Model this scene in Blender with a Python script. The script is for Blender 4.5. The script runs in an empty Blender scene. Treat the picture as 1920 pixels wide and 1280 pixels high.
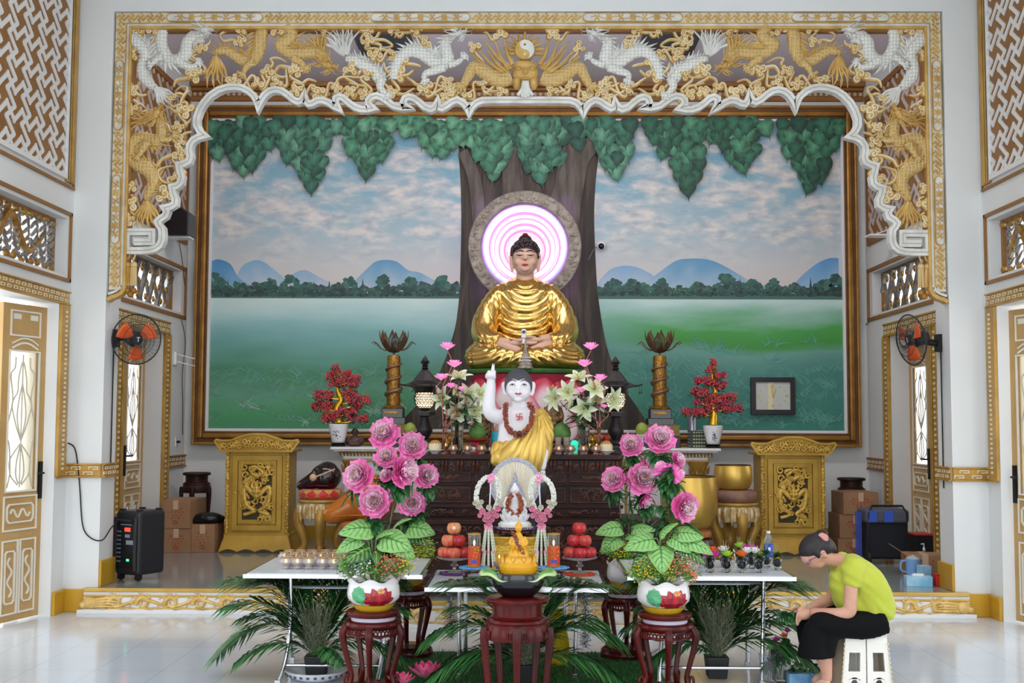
import bpy,math,random
from math import sin,cos,pi,radians as R,sqrt,atan2
from mathutils import Vector as V,Matrix as MX,noise as NZ
random.seed(7)
C=bpy.context.scene.collection
SC=bpy.context.scene
FPX,HCAM=2200.0,1.7
_y=V((25/FPX,-150/FPX,-1)).normalized()
_x=V((cos(R(.22)),-sin(R(.22)),0)); _x=(_x-_x.dot(_y)*_y).normalized()
_z=_x.cross(_y)
CR=MX((_x,_y,_z))
CP=V((0,0,HCAM))
cam=bpy.data.cameras.new('camera'); camo=bpy.data.objects.new('camera',cam); C.objects.link(camo)
cam.sensor_fit='HORIZONTAL'; cam.sensor_width=36; cam.lens=36*FPX/1920
cam.clip_start=.1; cam.clip_end=200
camo.matrix_world=MX.Translation(CP)@CR.to_4x4()
SC.camera=camo
def _ray(px,py):return CR@V(((px-960)/FPX,(640-py)/FPX,-1))
def P(px,py,Y):
 d=_ray(px,py); return CP+d*(Y/d.y)
def PZ(px,py,z):
 d=_ray(px,py); return CP+d*((z-HCAM)/d.z)
def PX(px,py,x):
 d=_ray(px,py); return CP+d*(x/d.x)
def S(Y):return Y/FPX
def lin(c):
 r=[]
 for u in c[:3]:
  u=u/255
  r.append(u/12.92 if u<=.04045 else((u+.055)/1.055)**2.4)
 return(*r,1)
MATS={}
def newmat(name):
 m=bpy.data.materials.new(name); m.use_nodes=True
 nt=m.node_tree; b=nt.nodes['Principled BSDF']
 return m,nt,b
def nd(nt,t,**kw):
 n=nt.nodes.new(t)
 for k,v in kw.items():
  if hasattr(n,k):setattr(n,k,v)
 return n
def ramp(nt,stops,interp='LINEAR'):
 n=nt.nodes.new('ShaderNodeValToRGB'); cr=n.color_ramp; cr.interpolation=interp
 while len(cr.elements)<len(stops):cr.elements.new(.5)
 for e,(p,c)in zip(cr.elements,stops):
  e.position=p; e.color=lin(c)if len(c)==3 else c
 return n
def M(name,col,rough=.5,metal=0,col2=None,scale=8,bump=0,bscale=None,emit=0,ecol=None,trans=0,ior=1.45,coat=0,spec=.5,stretch=(1,1,1),sheen=0,sss=0,detail=4,alpha=1,lo=.35,hi=.65):
 if name in MATS:return MATS[name]
 m,nt,b=newmat(name); L=nt.links
 b.inputs['Base Color'].default_value=lin(col); b.inputs['Roughness'].default_value=rough
 b.inputs['Metallic'].default_value=metal; b.inputs['IOR'].default_value=ior
 b.inputs['Specular IOR Level'].default_value=spec
 if trans:b.inputs['Transmission Weight'].default_value=trans
 if coat:b.inputs['Coat Weight'].default_value=coat; b.inputs['Coat Roughness'].default_value=.08
 if sheen:b.inputs['Sheen Weight'].default_value=sheen
 if sss:b.inputs['Subsurface Weight'].default_value=sss; b.inputs['Subsurface Radius'].default_value=(.02,.01,.006)
 if emit:
  b.inputs['Emission Color'].default_value=lin(ecol or col); b.inputs['Emission Strength'].default_value=emit
 if alpha<1:b.inputs['Alpha'].default_value=alpha
 if col2 or bump:
  tc=nd(nt,'ShaderNodeTexCoord'); mp=nd(nt,'ShaderNodeMapping'); mp.inputs['Scale'].default_value=stretch
  L.new(tc.outputs['Object'],mp.inputs['Vector'])
 if col2:
  n=nd(nt,'ShaderNodeTexNoise'); n.inputs['Scale'].default_value=scale; n.inputs['Detail'].default_value=detail
  L.new(mp.outputs[0],n.inputs['Vector'])
  r=ramp(nt,[(lo,col),(hi,col2)]); L.new(n.outputs['Fac'],r.inputs[0]); L.new(r.outputs[0],b.inputs['Base Color'])
 if bump:
  n2=nd(nt,'ShaderNodeTexNoise'); n2.inputs['Scale'].default_value=bscale or scale; n2.inputs['Detail'].default_value=5
  L.new(mp.outputs[0],n2.inputs['Vector'])
  bp=nd(nt,'ShaderNodeBump'); bp.inputs['Strength'].default_value=bump; bp.inputs['Distance'].default_value=.01
  L.new(n2.outputs['Fac'],bp.inputs['Height']); L.new(bp.outputs[0],b.inputs['Normal'])
 MATS[name]=m
 return m
def MCOL(name,rough=.5,metal=0,bump=0,bscale=30,sss=0,mult=None,trans_l=0):
 0
 if name in MATS:return MATS[name]
 m,nt,b=newmat(name); L=nt.links
 a=nd(nt,'ShaderNodeVertexColor'); a.layer_name='Col'
 L.new(a.outputs['Color'],b.inputs['Base Color'])
 b.inputs['Roughness'].default_value=rough; b.inputs['Metallic'].default_value=metal
 if sss:b.inputs['Subsurface Weight'].default_value=sss; b.inputs['Subsurface Radius'].default_value=(.01,.008,.006)
 if bump:
  tc=nd(nt,'ShaderNodeTexCoord')
  n2=nd(nt,'ShaderNodeTexNoise'); n2.inputs['Scale'].default_value=bscale
  L.new(tc.outputs['Object'],n2.inputs['Vector'])
  bp=nd(nt,'ShaderNodeBump'); bp.inputs['Strength'].default_value=bump; bp.inputs['Distance'].default_value=.01
  L.new(n2.outputs['Fac'],bp.inputs['Height']); L.new(bp.outputs[0],b.inputs['Normal'])
 MATS[name]=m
 return m
class MB:
 def __init__(s,xf=None):
  s.v=[]; s.f=[]; s.mi=[]; s.c=[]; s.xf=xf; s.cur=(1,1,1,1); s.usecol=False; s.m=0
 def col(s,c):
  s.cur=lin(c); s.usecol=True; return s
 def add(s,vs,fs,cols=None):
  b=len(s.v)
  if s.xf is not None:vs=[s.xf@V(p)for p in vs]
  s.v.extend(tuple(p)for p in vs)
  s.c.extend(cols if cols else[s.cur]*len(vs))
  if cols:s.usecol=True
  s.f.extend(tuple(b+i for i in f)for f in fs); s.mi.extend([s.m]*len(fs))
  return s
 def box(s,c,d,rot=None):
  x,y,z=d[0]/2,d[1]/2,d[2]/2
  vs=[V((a*x,b*y,e*z))for a in(-1,1)for b in(-1,1)for e in(-1,1)]
  if rot is not None:vs=[rot@p for p in vs]
  c=V(c); vs=[p+c for p in vs]
  return s.add(vs,[(0,1,3,2),(4,6,7,5),(0,4,5,1),(2,3,7,6),(0,2,6,4),(1,5,7,3)])
 def box2(s,a,b):
  return s.box(((a[0]+b[0])/2,(a[1]+b[1])/2,(a[2]+b[2])/2),(abs(b[0]-a[0]),abs(b[1]-a[1]),abs(b[2]-a[2])))
 def taper(s,c,d0,d1,h):
  0
  vs=[]
  for(dx,dy),z in((d0,0),(d1,h)):
   for a,b in((-1,-1),(1,-1),(1,1),(-1,1)):vs.append((c[0]+a*dx/2,c[1]+b*dy/2,c[2]+z))
  return s.add(vs,[(3,2,1,0),(4,5,6,7),(0,1,5,4),(1,2,6,5),(2,3,7,6),(3,0,4,7)])
 def lathe(s,prof,n=32,c=(0,0,0),rf=None,sx=1,sy=1,a0=0,a1=2*pi,cap=True):
  full=abs(a1-a0-2*pi)<1e-6; m=n if full else n+1
  vs=[]; fs=[]
  for k,(r,z)in enumerate(prof):
   for i in range(m):
    a=a0+(a1-a0)*i/n; q=r*(rf(a,k/(len(prof)-1),z)if rf else 1)
    vs.append((c[0]+q*cos(a)*sx,c[1]+q*sin(a)*sy,c[2]+z))
  for k in range(len(prof)-1):
   for i in range(n):
    j=(i+1)%m if full else i+1
    fs.append((k*m+i,k*m+j,(k+1)*m+j,(k+1)*m+i))
  if cap and full:
   if prof[0][0]>1e-5:fs.append(tuple(reversed(range(m))))
   if prof[-1][0]>1e-5:fs.append(tuple(range((len(prof)-1)*m,len(prof)*m)))
  return s.add(vs,fs)
 def tube(s,pts,rad,n=8,sq=1,up=None,cap=True,closed=False):
  0
  pts=[V(p)for p in pts]; N=len(pts)
  if not hasattr(rad,'__len__'):rad=[rad]*N
  ts=[]
  for i in range(N):
   a=pts[(i-1)%N]if closed else pts[max(0,i-1)]; b=pts[(i+1)%N]if closed else pts[min(N-1,i+1)]
   t=b-a; ts.append(t.normalized()if t.length>1e-9 else V((0,0,1)))
  u=V(up)if up is not None else(V((0,1,0))if abs(ts[0].y)<.9 else V((1,0,0)))
  vs=[]; fs=[]
  for i in range(N):
   t=ts[i]
   w=u-u.dot(t)*t
   if w.length<1e-4:w=V((1,.3,.2)); w-=w.dot(t)*t
   w.normalize(); q=t.cross(w)
   if up is None:u=w
   for k in range(n):
    a=2*pi*k/n
    vs.append(pts[i]+rad[i]*(cos(a)*q+sin(a)*sq*w))
  R_=N if closed else N-1
  for i in range(R_):
   for k in range(n):
    k2=(k+1)%n; i2=(i+1)%N
    fs.append((i*n+k,i*n+k2,i2*n+k2,i2*n+k))
  if cap and not closed:
   fs.append(tuple(reversed(range(n)))); fs.append(tuple(range((N-1)*n,N*n)))
  return s.add(vs,fs)
 def ball(s,c,r,n=16,m=10,rot=None):
  if not hasattr(r,'__len__'):r=(r,r,r)
  vs=[]; fs=[]; c=V(c)
  vs.append(V((0,0,-r[2])))
  for k in range(1,m):
   t=-pi/2+pi*k/m
   for i in range(n):
    a=2*pi*i/n; vs.append(V((r[0]*cos(t)*cos(a),r[1]*cos(t)*sin(a),r[2]*sin(t))))
  vs.append(V((0,0,r[2])))
  for i in range(n):fs.append((0,1+(i+1)%n,1+i))
  for k in range(m-2):
   for i in range(n):
    j=(i+1)%n; fs.append((1+k*n+i,1+k*n+j,1+(k+1)*n+j,1+(k+1)*n+i))
  top=len(vs)-1
  for i in range(n):fs.append((1+(m-2)*n+i,1+(m-2)*n+(i+1)%n,top))
  if rot is not None:vs=[rot@p for p in vs]
  return s.add([p+c for p in vs],fs)
 def prism(s,poly,y0,y1,inset=0):
  0
  n=len(poly)
  ar=sum(poly[i][0]*poly[(i+1)%n][1]-poly[(i+1)%n][0]*poly[i][1]for i in range(n))
  if ar<0:poly=list(reversed(poly))
  vs=[(x,y0,z)for x,z in poly]+[(x,y1,z)for x,z in poly]
  fs=[tuple(range(n)),tuple(reversed(range(n,2*n)))]
  for i in range(n):
   j=(i+1)%n; fs.append((i,n+i,n+j,j))
  return s.add(vs,fs)
 def slab(s,poly,z0,z1):
  0
  n=len(poly)
  ar=sum(poly[i][0]*poly[(i+1)%n][1]-poly[(i+1)%n][0]*poly[i][1]for i in range(n))
  if ar<0:poly=list(reversed(poly))
  vs=[(x,y,z0)for x,y in poly]+[(x,y,z1)for x,y in poly]
  fs=[tuple(reversed(range(n))),tuple(range(n,2*n))]
  for i in range(n):
   j=(i+1)%n; fs.append((i,j,n+j,n+i))
  return s.add(vs,fs)
 def grid(s,fn,nu,nv,wrap=False,cf=None):
  vs=[]; fs=[]; cs=[]
  mu=nu if wrap else nu+1
  for j in range(nv+1):
   for i in range(mu):
    vs.append(fn(i/nu,j/nv))
    if cf:cs.append(lin(cf(i/nu,j/nv)))
  for j in range(nv):
   for i in range(nu):
    i2=(i+1)%mu
    fs.append((j*mu+i,j*mu+i2,(j+1)*mu+i2,(j+1)*mu+i))
  return s.add(vs,fs,cs or None)
 def ribbon(s,pts,w,y0,y1,closed=False):
  0
  N=len(pts); L_=[]; R_=[]
  for i in range(N):
   p=V(pts[i]).to_2d()if len(pts[i])>2 else V(pts[i])
   a=V(pts[i-1])if(i>0 or closed)else None
   b=V(pts[(i+1)%N])if(i<N-1 or closed)else None
   d1=(p-a).normalized()if a is not None else None
   d2=(b-p).normalized()if b is not None else None
   d1=d1 if d1 is not None else d2; d2=d2 if d2 is not None else d1
   n1=V((-d1.y,d1.x)); n2=V((-d2.y,d2.x)); m=n1+n2
   if m.length<.3:m=n1.copy()
   m.normalize(); k=1/max(.45,m.dot(n1))
   ww=w[i]if hasattr(w,'__len__')else w
   L_.append(p+m*k*ww/2); R_.append(p-m*k*ww/2)
  vs=[]; fs=[]
  for l,r in zip(L_,R_):vs+=[(l.x,y0,l.y),(r.x,y0,r.y),(l.x,y1,l.y),(r.x,y1,r.y)]
  for i in range(N if closed else N-1):
   a=4*i; b=4*((i+1)%N)
   fs+=[(a,a+1,b+1,b),(a+2,b+2,b+3,a+3),(a,b,b+2,a+2),(a+1,a+3,b+3,b+1)]
  if not closed:
   e=4*(N-1); fs+=[(0,2,3,1),(e,e+1,e+3,e+2)]
  return s.add(vs,fs)
 def build(s,name,mat,parent=None,smooth=40,bevel=0,bseg=2,sub=0,solid=0):
  me=bpy.data.meshes.new(name); me.from_pydata(s.v,[],s.f)
  mats=mat if isinstance(mat,(list,tuple))else[mat]
  for m in mats:me.materials.append(m)
  if len(mats)>1:me.polygons.foreach_set('material_index',s.mi)
  if s.usecol:
   at=me.color_attributes.new('Col','FLOAT_COLOR','POINT')
   at.data.foreach_set('color',[x for c in s.c for x in c])
  me.validate(); me.update()
  if smooth:
   me.shade_smooth(); me.set_sharp_from_angle(angle=R(smooth))
  o=bpy.data.objects.new(name,me); C.objects.link(o)
  if parent is not None:o.parent=parent
  if bevel:
   md=o.modifiers.new('edge','BEVEL'); md.width=bevel; md.segments=bseg; md.limit_method='ANGLE'; md.angle_limit=R(50); md.harden_normals=False
  if sub:
   md=o.modifiers.new('sub','SUBSURF'); md.levels=sub; md.render_levels=sub
  if solid:
   md=o.modifiers.new('thick','SOLIDIFY'); md.thickness=solid; md.offset=0
  return o
def fuse(o,voxel,smooth=4,fac=.5,adapt=0):
 0
 md=o.modifiers.new('skin','REMESH'); md.mode='VOXEL'; md.voxel_size=voxel; md.adaptivity=adapt; md.use_smooth_shade=True
 if smooth:
  sm=o.modifiers.new('relax','SMOOTH'); sm.iterations=smooth; sm.factor=fac
 bake(o);
 for p in o.data.polygons:p.use_smooth=True
 return o
def bake(o):
 bpy.context.view_layer.update()
 dg=bpy.context.evaluated_depsgraph_get()
 me=bpy.data.meshes.new_from_object(o.evaluated_get(dg),depsgraph=dg)
 old=o.data; o.modifiers.clear(); o.data=me; me.name=o.name
 for m in old.materials:
  if m.name not in[x.name for x in me.materials if x]:me.materials.append(m)
 return o
def thing(name,label,cat,loc=(0,0,0),rz=0,group=None):
 o=bpy.data.objects.new(name,None); C.objects.link(o); o.empty_display_size=.1
 o.location=loc; o.rotation_euler=(0,0,rz)
 return tag(o,label,cat,group)
def tag(o,label,cat,group=None,kind=None):
 o['label']=label; o['category']=cat
 if group:o['group']=group
 if kind:o['kind']=kind
 return o
def struct(name,mb,mat,parent=None,**kw):
 o=mb.build(name,mat,parent,**kw)
 if parent is None:o['kind']='structure'
 return o
def dup(o,loc=None,rz=None,label=None,group=None,parent=None,scale=None):
 0
 c=o.copy(); C.objects.link(c)
 if parent is not None:c.parent=parent
 if loc is not None:c.location=loc
 if rz is not None:c.rotation_euler=(0,0,rz)
 if scale is not None:c.scale=(scale,)*3 if not hasattr(scale,'__len__')else scale
 if label:c['label']=label
 if group:c['group']=group
 for ch in list(o.children):dup(ch,parent=c)
 return c
def spline(pts,k=8,closed=False):
 0
 pts=[tuple(p)for p in pts]; N=len(pts); out=[]
 rng=range(N)if closed else range(N-1)
 for i in rng:
  p0=pts[(i-1)%N]if(closed or i>0)else pts[0]
  p1=pts[i]; p2=pts[(i+1)%N]
  p3=pts[(i+2)%N]if(closed or i+2<N)else pts[-1]
  for j in range(k):
   t=j/k; t2=t*t; t3=t2*t
   out.append(tuple(.5*(2*b+(c-a)*t+(2*a-5*b+4*c-d)*t2+(-a+3*b-3*c+d)*t3)for a,b,c,d in zip(p0,p1,p2,p3)))
 if not closed:out.append(pts[-1])
 return out
def clip(p,q,x0,x1,z0,z1):
 t0,t1=0.,1.; dx,dz=q[0]-p[0],q[1]-p[1]
 for a,b in((-dx,p[0]-x0),(dx,x1-p[0]),(-dz,p[1]-z0),(dz,z1-p[1])):
  if abs(a)<1e-12:
   if b<0:return None
  else:
   r=b/a
   if a<0:t0=max(t0,r)
   else:t1=min(t1,r)
 if t0>=t1:return None
 return(p[0]+t0*dx,p[1]+t0*dz),(p[0]+t1*dx,p[1]+t1*dz)
def keyfret(mb,x0,x1,z0,z1,unit,y0,y1,ang=45,wid=1.0,kx=1):
 0
 ca,sa=cos(R(ang)),sin(R(ang)); cx,cz=(x0+x1)/2,(z0+z1)/2
 rad=sqrt((x1-x0)**2+(z1-z0)**2)/2/unit+6; n=int(rad/4)+3
 segs=(((-2,0),(2,0)),((0,-2),(0,2)),((2,0),(2,4)),((0,2),(-4,2)),((-2,0),(-2,-4)),((0,-2),(4,-2)))
 seen=set(); cnt=0
 for i in range(-n-2,n+3):
  for j in range(-n-2,n+3):
   ox,oz=4*i-4*j,4*i+4*j
   if abs(ox)>rad or abs(oz)>rad:continue
   for a,b in segs:
    k=(a[0]+ox,a[1]+oz,b[0]+ox,b[1]+oz)
    kk=min(k,(k[2],k[3],k[0],k[1]))
    if kk in seen:continue
    seen.add(kk)
    e=.5*wid
    d=V((b[0]-a[0],b[1]-a[1])).normalized()*e
    p=(k[0]-d.x,k[1]-d.y); q=(k[2]+d.x,k[3]+d.y)
    T=lambda u:(cx+kx*unit*(ca*u[0]-sa*u[1]),cz+unit*(sa*u[0]+ca*u[1]))
    r=clip(T(p),T(q),x0,x1,z0,z1)
    cnt+=1
    if r and(V(r[0])-V(r[1])).length>unit*.6:mb.ribbon([r[0],r[1]],unit*wid,y0-.00025*(cnt%6),y1)
 return mb
def wallxf(side,x):
 0
 if side<0:return MX(((0,-1,0,x),(1,0,0,0),(0,0,1,0),(0,0,0,1)))
 return MX(((0,1,0,x),(-1,0,0,0),(0,0,1,0),(0,0,0,1)))
def area(name,loc,rot,sx,sy,e,col=(1,1,1)):
 l=bpy.data.lights.new(name,'AREA'); l.shape='RECTANGLE'; l.size=sx; l.size_y=sy; l.energy=e; l.color=col
 o=bpy.data.objects.new(name,l); C.objects.link(o); o.location=loc; o.rotation_euler=rot
 return o
HX,PXI,AX,Y0,Y1,YB,ZS,ZC=4.115,3.8,4.315,10.53,10.88,14.85,.215,6.03
WHITE=M('white_wall_paint',(228,229,228),.55,col2=(222,224,223),scale=1.5)
WHITE2=M('white_gloss_trim',(228,227,226),.4)
GOLDP=M('gold_paint',(192,150,72),.38,.2,col2=(168,126,54),scale=6)
GOLDB=M('gold_baseboard',(206,160,44),.4,.1,col2=(192,144,36),scale=3)
BROWN=M('brown_ochre_paint',(150,104,54),.5,col2=(138,94,46),scale=5)
CREAM=M('cream_paint',(226,214,184),.5)
def floor_mat(name,c1,c2,grout,rough,tile):
 m,nt,b=newmat(name); L=nt.links
 tc=nd(nt,'ShaderNodeTexCoord'); br=nd(nt,'ShaderNodeTexBrick'); br.offset=0
 br.inputs['Scale'].default_value=1; br.inputs['Mortar Size'].default_value=.0016; br.inputs['Mortar Smooth'].default_value=.2
 br.inputs['Brick Width'].default_value=tile; br.inputs['Row Height'].default_value=tile*1.8
 br.inputs['Color1'].default_value=lin(c1); br.inputs['Color2'].default_value=lin(c2); br.inputs['Mortar'].default_value=lin(grout)
 mp=nd(nt,'ShaderNodeMapping'); mp.inputs['Location'].default_value=(.19,.1,0)
 L.new(tc.outputs['Object'],mp.inputs[0]); L.new(mp.outputs[0],br.inputs['Vector'])
 n=nd(nt,'ShaderNodeTexNoise'); n.inputs['Scale'].default_value=2.2; n.inputs['Detail'].default_value=6; L.new(tc.outputs['Object'],n.inputs['Vector'])
 mx=nd(nt,'ShaderNodeMixRGB'); mx.blend_type='MULTIPLY'; mx.inputs[0].default_value=.12
 L.new(br.outputs['Color'],mx.inputs[1]); L.new(n.outputs['Fac'],mx.inputs[2]); L.new(mx.outputs[0],b.inputs['Base Color'])
 b.inputs['Roughness'].default_value=rough; b.inputs['Specular IOR Level'].default_value=.6
 return m
FLOORM=floor_mat('hall_floor_tile',(208,216,224),(205,213,222),(150,157,162),.11,.455)
STAGEM=floor_mat('stage_floor_tile_shaded',(150,156,152),(146,152,150),(104,108,106),.12,.455)  # stage tile colour darkened to stand in for shade and reflection
mb=MB(); mb.box2((-7,-6,-.12),(7,Y0+.02,0)); struct('floor',mb,FLOORM,smooth=0)
mb=MB(); mb.box2((-3.9,Y0-.05,-.1),(3.9,YB+.2,ZS)); mb.box2((-AX-.35,Y0+.05,-.1),(-3.9,YB+.2,ZS)); mb.box2((3.9,Y0+.05,-.1),(AX+.35,YB+.2,ZS)); struct('floor',mb,STAGEM,smooth=0)
mb=MB(); mb.box2((-HX-.3,-.6,ZC),(HX+.3,Y0+.2,ZC+.15)); struct('ceiling',mb,WHITE,smooth=0)
ALC=M('alcove_ceiling_paint',(222,212,222),.6)
mb=MB(); mb.box2((-AX-.3,Y0+.2,ZC),(AX+.3,YB+.25,ZC+.15)); struct('ceiling',mb,ALC,smooth=0)
mb=MB()
for x0,x1 in((-1.95,-1.3),(1.3,1.95)):mb.box2((x0,12.3,ZC-.02),(x1,13.6,ZC+.01))
struct('trim_1',mb,M('dark_ceiling_panel',(70,68,78),.5),smooth=0)
ZL=P(985,21,Y0).z
PLN=MB()
PLN.box2((-HX-.3,Y0,0),(-PXI,Y1,ZC)); struct('wall_front',PLN,WHITE,smooth=0,bevel=.004)
mb=MB(); mb.box2((PXI,Y0,0),(HX+.3,Y1,ZC)); struct('wall_front',mb,WHITE,smooth=0,bevel=.004)
mb=MB(); mb.box2((-PXI,Y0,ZL),(PXI,Y1,ZC)); struct('wall_front',mb,WHITE,smooth=0)
mb=MB(); mb.box2((-AX-.3,YB,0),(AX+.3,YB+.25,ZC)); struct('wall_back',mb,WHITE,smooth=0)
def wall_openings(mb,side,x,th,ya,yb,z1,holes):
 0
 ys=sorted({ya,yb,*[h[0]for h in holes],*[h[1]for h in holes]})
 for a,b in zip(ys[:-1],ys[1:]):
  hs=sorted([(h[2],h[3])for h in holes if h[0]<=a+1e-6 and h[1]>=b-1e-6]); z=0
  for h0,h1 in hs+[(z1,z1)]:
   if h0>z+1e-6:mb.box2((side*x,a,z),(side*(x+th),b,h0))
   z=max(z,h1)
DZ=2.72
for side,nm in((-1,'left'),(1,'right')):
 mb=MB(); wall_openings(mb,side,HX,.28,-.6,Y0,ZC,[(8.3,10.26,-.02,DZ),(8.6,10.40,2.99,3.50),(2.2,4.4,-.02,DZ),(5.4,7.4,-.02,DZ)])
 struct('wall_'+nm,mb,WHITE,smooth=0)
 mb=MB(); wall_openings(mb,side,AX,.28,Y1,YB,ZC,[(12.44,13.9,ZS-.03,DZ),(12.5,14.58,3.04,3.56)])
 struct('wall_'+nm,mb,WHITE,smooth=0)
def bandkey(mb_g,mb_w,x0,x1,z0,z1,unit):
 0
 mb_g.box2((x0,-.02,z0),(x1,.0,z1))
 h=z1-z0
 for zz in(z0,z1-h*.12):mb_g.box2((x0,-.035,zz),(x1,-.02,zz+h*.12))
 n=max(1,int((x1-x0)/(h*.9))); w=(x1-x0)/n
 for i in range(n):
  for k,dx in enumerate((0,.5)):
   zc=z0+h*(.3+.36*k); xa=x0+w*(i+dx*.6)
   mb_w.ribbon([(xa+w*.05,zc-h*.1),(xa+w*.05,zc+h*.1),(xa+w*.55,zc+h*.1),(xa+w*.55,zc-h*.06),(xa+w*.25,zc-h*.06)],h*.06,-.027,-.018)
for side,nm in((-1,'left'),(1,'right')):
 sg=1 if side<0 else-1
 def XR(a,b):return(min(sg*a,sg*b),max(sg*a,sg*b))
 xf=wallxf(side,side*HX)
 g=MB(xf); w=MB(xf); br=MB(xf)
 x0,x1=XR(8.12,10.45)
 bandkey(g,w,x0,x1,DZ,DZ+.125,.02)
 a,b=XR(10.26,10.45); g.box2((a,-.03,1.2),(b,0,DZ))
 for zz in range(34):w.box(((a+b)/2,-.032,1.27+zz*.042),(.035,.012,.02))
 a,b=XR(8.12,8.3); g.box2((a,-.03,0),(b,0,DZ))
 a,b=XR(10.3,Y0); bandkey(g,w,a,b,1.185,1.31,.02)
 t=g.build('trim_1',GOLDP,smooth=0,bevel=.005); t['kind']='structure'
 w.build('key_relief',CREAM,t,smooth=0)
 a,b=XR(8.45,10.46); g=MB(xf)
 for(i0,i1,zz0,zz1)in((a,b,2.93,2.96),(a,b,3.53,3.56)):g.box2((i0,-.02,zz0),(i1,.005,zz1))
 e0,e1=XR(10.43,10.46); g.box2((e0,-.02,2.93),(e1,.005,3.56)); e0,e1=XR(8.45,8.48); g.box2((e0,-.02,2.93),(e1,.005,3.56))
 t=g.build('trim_2',BROWN,smooth=0); t['kind']='structure'
 f0,f1=XR(8.0,10.29); zb,zt=3.86,5.8
 g=MB(xf); a,b=XR(10.29,10.46); g.box2((a,-.03,3.82),(b,0,zt)); g.box2((min(sg*10.36,sg*10.4),-.04,3.83),(max(sg*10.36,sg*10.4),-.03,zt))
 t=g.build('trim_3',GOLDP,smooth=0,bevel=.004); t['kind']='structure'
 g=MB(xf); a,b=XR(8.0,10.49); g.box2((a,-.022,3.775),(b,0,3.8)); e0,e1=XR(10.48,10.5); g.box2((e0,-.015,3.775),(e1,0,zt)); g.build('edge_line',BROWN,t,smooth=0)
 pn=MB(xf); pn.box2((f0,-.006,zb),(f1,.0,zt)); t=pn.build('trim_4',BROWN,smooth=0); t['kind']='structure'
 k=MB(xf); keyfret(k,f0,f1,zb,zt,.040,-.016,0,ang=45,wid=.92,kx=1.25); k.ribbon([(f0,zb),(f1,zb),(f1,zt),(f0,zt)],.04,-.03,0,closed=True)
 k.build('key_lattice',WHITE2,t,smooth=0)
 g=MB(xf); a,b=XR(10.28,Y0); g.box2((a,-.03,0),(b,0,.2)); g.box2((a,-.035,.17),(b,-.03,.2))
 t=g.build('baseboard_'+nm,GOLDB,smooth=0,bevel=.006); t['kind']='structure'
 g=MB(); w=MB()
 xa,xb=sorted((side*PXI,side*HX))
 mbf=MB(MX.Translation((0,Y0,0))); mbw=MB(MX.Translation((0,Y0,0)))
 bandkey(mbf,mbw,xa,xb,1.185,1.31,.02)
 t=mbf.build('trim_5',GOLDP,smooth=0,bevel=.004); t['kind']='structure'; mbw.build('key_relief',CREAM,t,smooth=0)
 xf2=wallxf(side,side*PXI); g=MB(xf2); w=MB(xf2); a,b=XR(Y0,Y1); bandkey(g,w,a,b,1.185,1.31,.02)
 t=g.build('trim_6',GOLDP,smooth=0,bevel=.004); t['kind']='structure'; w.build('key_relief',CREAM,t,smooth=0)
 g=MB(); g.box2((side*PXI,Y0-.03,0),(side*HX,Y0,.2)); g.box2((side*(PXI-.025),Y0+.0,ZS),(side*PXI,Y1+.02,ZS+.23))
 t=g.build('baseboard_'+nm,GOLDB,smooth=0,bevel=.006); t['kind']='structure'
 xf=wallxf(side,side*AX)
 g=MB(xf); w=MB(xf)
 a,b=XR(12.24,14.1); bandkey(g,w,a,b,DZ,DZ+.16,.02)
 for ya,yb in((12.24,12.44),(13.9,14.1)):
  a,b=XR(ya,yb); g.box2((a,-.03,ZS),(b,0,DZ)); g.box2((a,-.045,ZS),(a+.03,-.03,DZ)); g.box2((b-.03,-.045,ZS),(b,-.03,DZ))
  for zz in range(40):w.box(((a+b)/2,-.032,ZS+.1+zz*.06),(.05,.012,.025))
 t=g.build('trim_7',GOLDP,smooth=0,bevel=.004); t['kind']='structure'; w.build('key_relief',CREAM,t,smooth=0)
 g=MB(xf); w=MB(xf); a,b=XR(14.1,YB); bandkey(g,w,a,b,1.12,1.27,.02)
 t=g.build('trim_8',BROWN,smooth=0,bevel=.004); t['kind']='structure'; w.build('key_relief',CREAM,t,smooth=0)
 g=MB(xf); a,b=XR(12.4,14.74)
 for zz in(2.965,3.58):g.box2((a,-.02,zz),(b,.005,zz+.045))
 e0,e1=XR(14.695,14.74); g.box2((e0,-.02,2.965),(e1,.005,3.625))
 t=g.build('trim_9',BROWN,smooth=0,bevel=.003); t['kind']='structure'
 g=MB(xf); a,b=XR(14.1,YB); g.box2((a,-.025,ZS),(b,0,ZS+.17)); t=g.build('baseboard_'+nm,GOLDB,smooth=0); t['kind']='structure'
 f0,f1=XR(11.0,14.66); zb,zt=3.95,5.78
 g=MB(xf); g.ribbon([(f0,zb),(f1,zb),(f1,zt),(f0,zt)],.07,-.03,0,closed=True); g.box2((f0,-.006,zb),(f1,0,zt))
 t=g.build('trim_10',BROWN,smooth=0); t['kind']='structure'
 k=MB(xf); keyfret(k,f0+.04,f1-.04,zb+.04,zt-.04,.055,-.018,0,ang=45,wid=.8,kx=1.1); k.build('key_lattice',M('alcove_lattice_paint',(198,186,182),.5),t,smooth=0)
 m,z0,z1=side,2.99,3.5
g=MB()
for(za,zb_,d)in((5.80,5.86,.05),(5.86,5.93,.02),(5.93,5.97,.07),(5.97,6.03,.14)):g.box2((-AX,YB-d,za),(AX,YB,zb_))
t=g.build('trim_11',BROWN,smooth=0,bevel=.008); t['kind']='structure'
w=MB()
for i in range(120):
 x=-AX+.04+i*(2*AX/120); w.ball((x,YB-.025,5.895),(.025,.012,.028),8,6)
w.build('leaf_relief',M('crown_relief_paint',(190,172,150),.5),t)
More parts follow.
